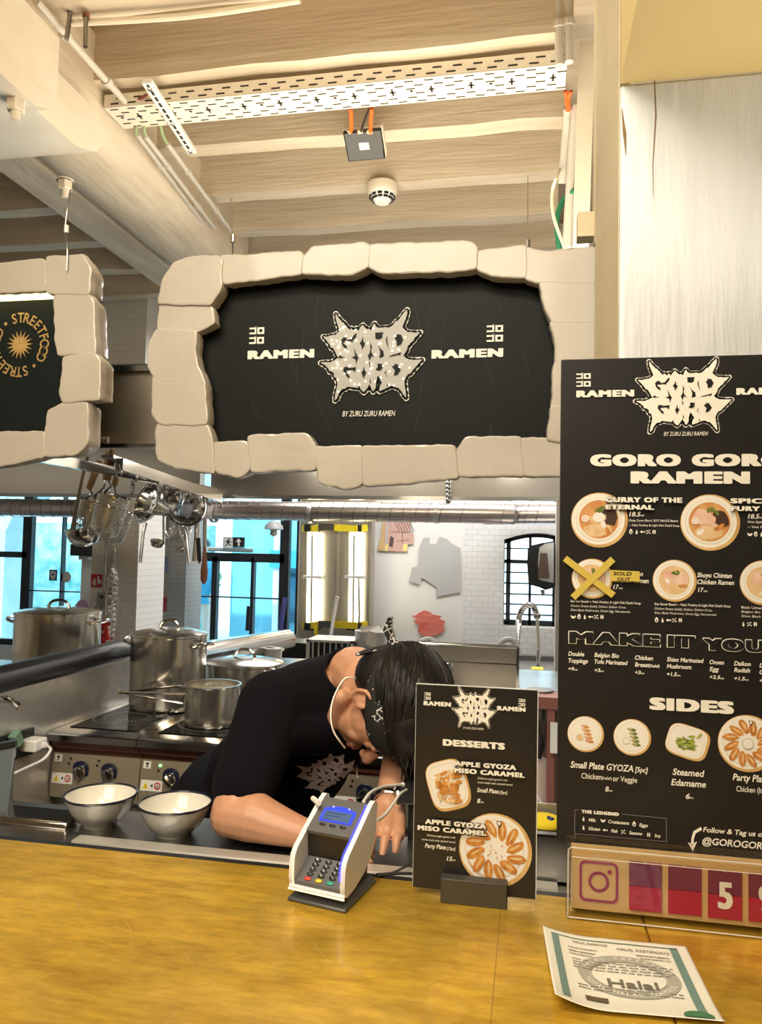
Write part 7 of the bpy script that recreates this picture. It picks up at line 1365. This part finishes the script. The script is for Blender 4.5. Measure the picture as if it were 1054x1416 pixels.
# bandana
BAND = M('bandana_black', (.012, .012, .013), .8); nt = BAND.node_tree; vo = nt.nodes.new('ShaderNodeTexVoronoi'); vo.inputs['Scale'].default_value = 85; vo.feature = 'DISTANCE_TO_EDGE'; tc = nt.nodes.new('ShaderNodeTexCoord'); nt.links.new(tc.outputs['Object'], vo.inputs['Vector']); rp = nt.nodes.new('ShaderNodeValToRGB'); rp.color_ramp.elements[0].color = (.7, .7, .7, 1); rp.color_ramp.elements[1].color = (.012, .012, .013, 1); rp.color_ramp.elements[0].position = .05; rp.color_ramp.elements[1].position = .09; nt.links.new(vo.outputs['Distance'], rp.inputs[0])
n5 = nt.nodes.new('ShaderNodeTexNoise'); n5.inputs['Scale'].default_value = 28; nt.links.new(tc.outputs['Object'], n5.inputs['Vector']); r5 = nt.nodes.new('ShaderNodeMath'); r5.operation = 'GREATER_THAN'; r5.inputs[1].default_value = .53; nt.links.new(n5.outputs[0], r5.inputs[0]); mx = nt.nodes.new('ShaderNodeMix'); mx.data_type = 'RGBA'; mx.inputs[6].default_value = (.012, .012, .013, 1); nt.links.new(r5.outputs[0], mx.inputs[0]); nt.links.new(rp.outputs[0], mx.inputs[7]); nt.links.new(mx.outputs[2], nt.nodes['Principled BSDF'].inputs['Base Color'])
mb = MB(); n_ = 48; rows = 6; vs = []
for j in range(rows+1):
    for i in range(n_):
        t = 2*PI*i/n_; q = j/rows-.5; ct, st_ = math.cos(t), math.sin(t); zb0 = .028+.016*ct+q*.042*(1.0+.25*ct); k_ = math.sqrt(max(.2, 1-((zb0-.035)/.115)**2)); bul = .004*math.cos(q*PI)
        vs.append(H((.0815*k_+.002+bul)*st_, -.008+(.100*k_+.003+bul)*ct, zb0+.002*math.sin(5*t)))
mb.add(vs, [(j*n_+i, j*n_+(i+1) % n_, (j+1)*n_+(i+1) % n_, (j+1)*n_+i) for j in range(rows) for i in range(n_)]); bd = mb.build('bandana', BAND, cook, smooth=60); sd = bd.modifiers.new('thickness', 'SOLIDIFY'); sd.thickness = .003; bd['label'] = 'black bandana with white paisley pattern'
mb = MB(); kp = H(.01, -.112, .008); mb.ball(kp, (.014, .012, .014), 0, 10); mb.tube([kp, kp+Vector((-.012, 0, .03)), kp+Vector((-.006, .0, .055))], [.008, .011, .006], 6, flat=.4); mb.tube([kp, kp+Vector((-.035, -.02, -.008)), kp+Vector((-.065, -.035, -.016))], [.008, .011, .007], 6, flat=.5); mb.build('bandana_knot', BAND, bd)
# necklace
CH = M('necklace_steel', (.60, .52, .42), .3, .9); pts = [P(493, 938, d=1.47), P(478, 938, d=1.44), P(466, 955, d=1.425), P(459, 975, d=1.41), P(458, 995, d=1.41), P(462, 1012, d=1.415), P(470, 1025, d=1.42), P(477, 1034, d=1.43)]
cp = arc_pts(pts, 10); mb = MB()
for i in range(0, len(cp)-1): c = (cp[i]+cp[i+1])/2; mb.ball(c, (.0024, .0024, .0020), 0, 6)
mb.build('necklace', CH, cook)
# wristwatch
wd_ = (W_L-E_L).normalized(); wc = W_L-wd_*.012; e1 = wd_.cross(Vector((0, 0, 1))).normalized(); e2 = e1.cross(wd_)
if e2.z < 0: e2 = -e2
mb = MB(); n_ = 28
vs = [wc+(e1*math.cos(t)*.031+e2*math.sin(t)*.029)+wd_*q for q in (-.009, .009) for t in [2*PI*i/n_ for i in range(n_)]]; mb.add(vs, [(i, (i+1) % n_, n_+(i+1) % n_, n_+i) for i in range(n_)]); wb = mb.build('watch_strap', STEELV, cook, smooth=20); sd = wb.modifiers.new('thickness', 'SOLIDIFY'); sd.thickness = .003
fdir = (e2*.62+e1*(.78 if e1.x > 0 else -.78)).normalized(); Rw = fdir.to_track_quat('Z', 'Y').to_matrix(); mb = MB(); mb.lathe([(0, 0), (.017, 0), (.018, .003), (.016, .007), (.0145, .0072)], wc+fdir*.029, 28, R=Rw); mb.build('watch_case', CHROME, wb); mb = MB(); mb.disc(wc+fdir*.0365, .0145, 24, 0, Rw); mb.build('watch_face', BLACK, wb)

# ============================================================ steam over the boiler
sm = bpy.data.materials.new('steam'); sm.use_nodes = True; nt = sm.node_tree; nt.nodes.clear(); o_ = nt.nodes.new('ShaderNodeOutputMaterial'); vs_ = nt.nodes.new('ShaderNodeVolumeScatter'); vs_.inputs['Color'].default_value = (1, 1, 1, 1); vs_.inputs['Anisotropy'].default_value = .2
tc = nt.nodes.new('ShaderNodeTexCoord'); nz = nt.nodes.new('ShaderNodeTexNoise'); nz.inputs['Scale'].default_value = 5; nz.inputs['Detail'].default_value = 3; nt.links.new(tc.outputs['Object'], nz.inputs['Vector'])
rp = nt.nodes.new('ShaderNodeMapRange'); rp.inputs['From Min'].default_value = .48; rp.inputs['From Max'].default_value = .75; rp.inputs['To Min'].default_value = 0; rp.inputs['To Max'].default_value = 3; nt.links.new(nz.outputs[0], rp.inputs[0])
gr = nt.nodes.new('ShaderNodeTexGradient'); gr.gradient_type = 'SPHERICAL'; mp_ = nt.nodes.new('ShaderNodeMapping'); mp_.inputs['Location'].default_value = (-1, -1, -1); mp_.inputs['Scale'].default_value = (2, 2, 2); nt.links.new(tc.outputs['Generated'], mp_.inputs[0]); nt.links.new(mp_.outputs[0], gr.inputs[0])
ml = nt.nodes.new('ShaderNodeMath'); ml.operation = 'MULTIPLY'; nt.links.new(rp.outputs[0], ml.inputs[0]); nt.links.new(gr.outputs[0], ml.inputs[1]); nt.links.new(ml.outputs[0], vs_.inputs['Density']); nt.links.new(vs_.outputs[0], o_.inputs['Volume'])
a, b = P(600, 895, y=3.8), P(715, 780, y=3.8)
tag(MB().box(a.x, b.x, 3.6, 4.2, a.z-.05, b.z).build('steam', sm, smooth=0), 'faint white steam rising above the steel boiler', 'steam', kind='stuff')
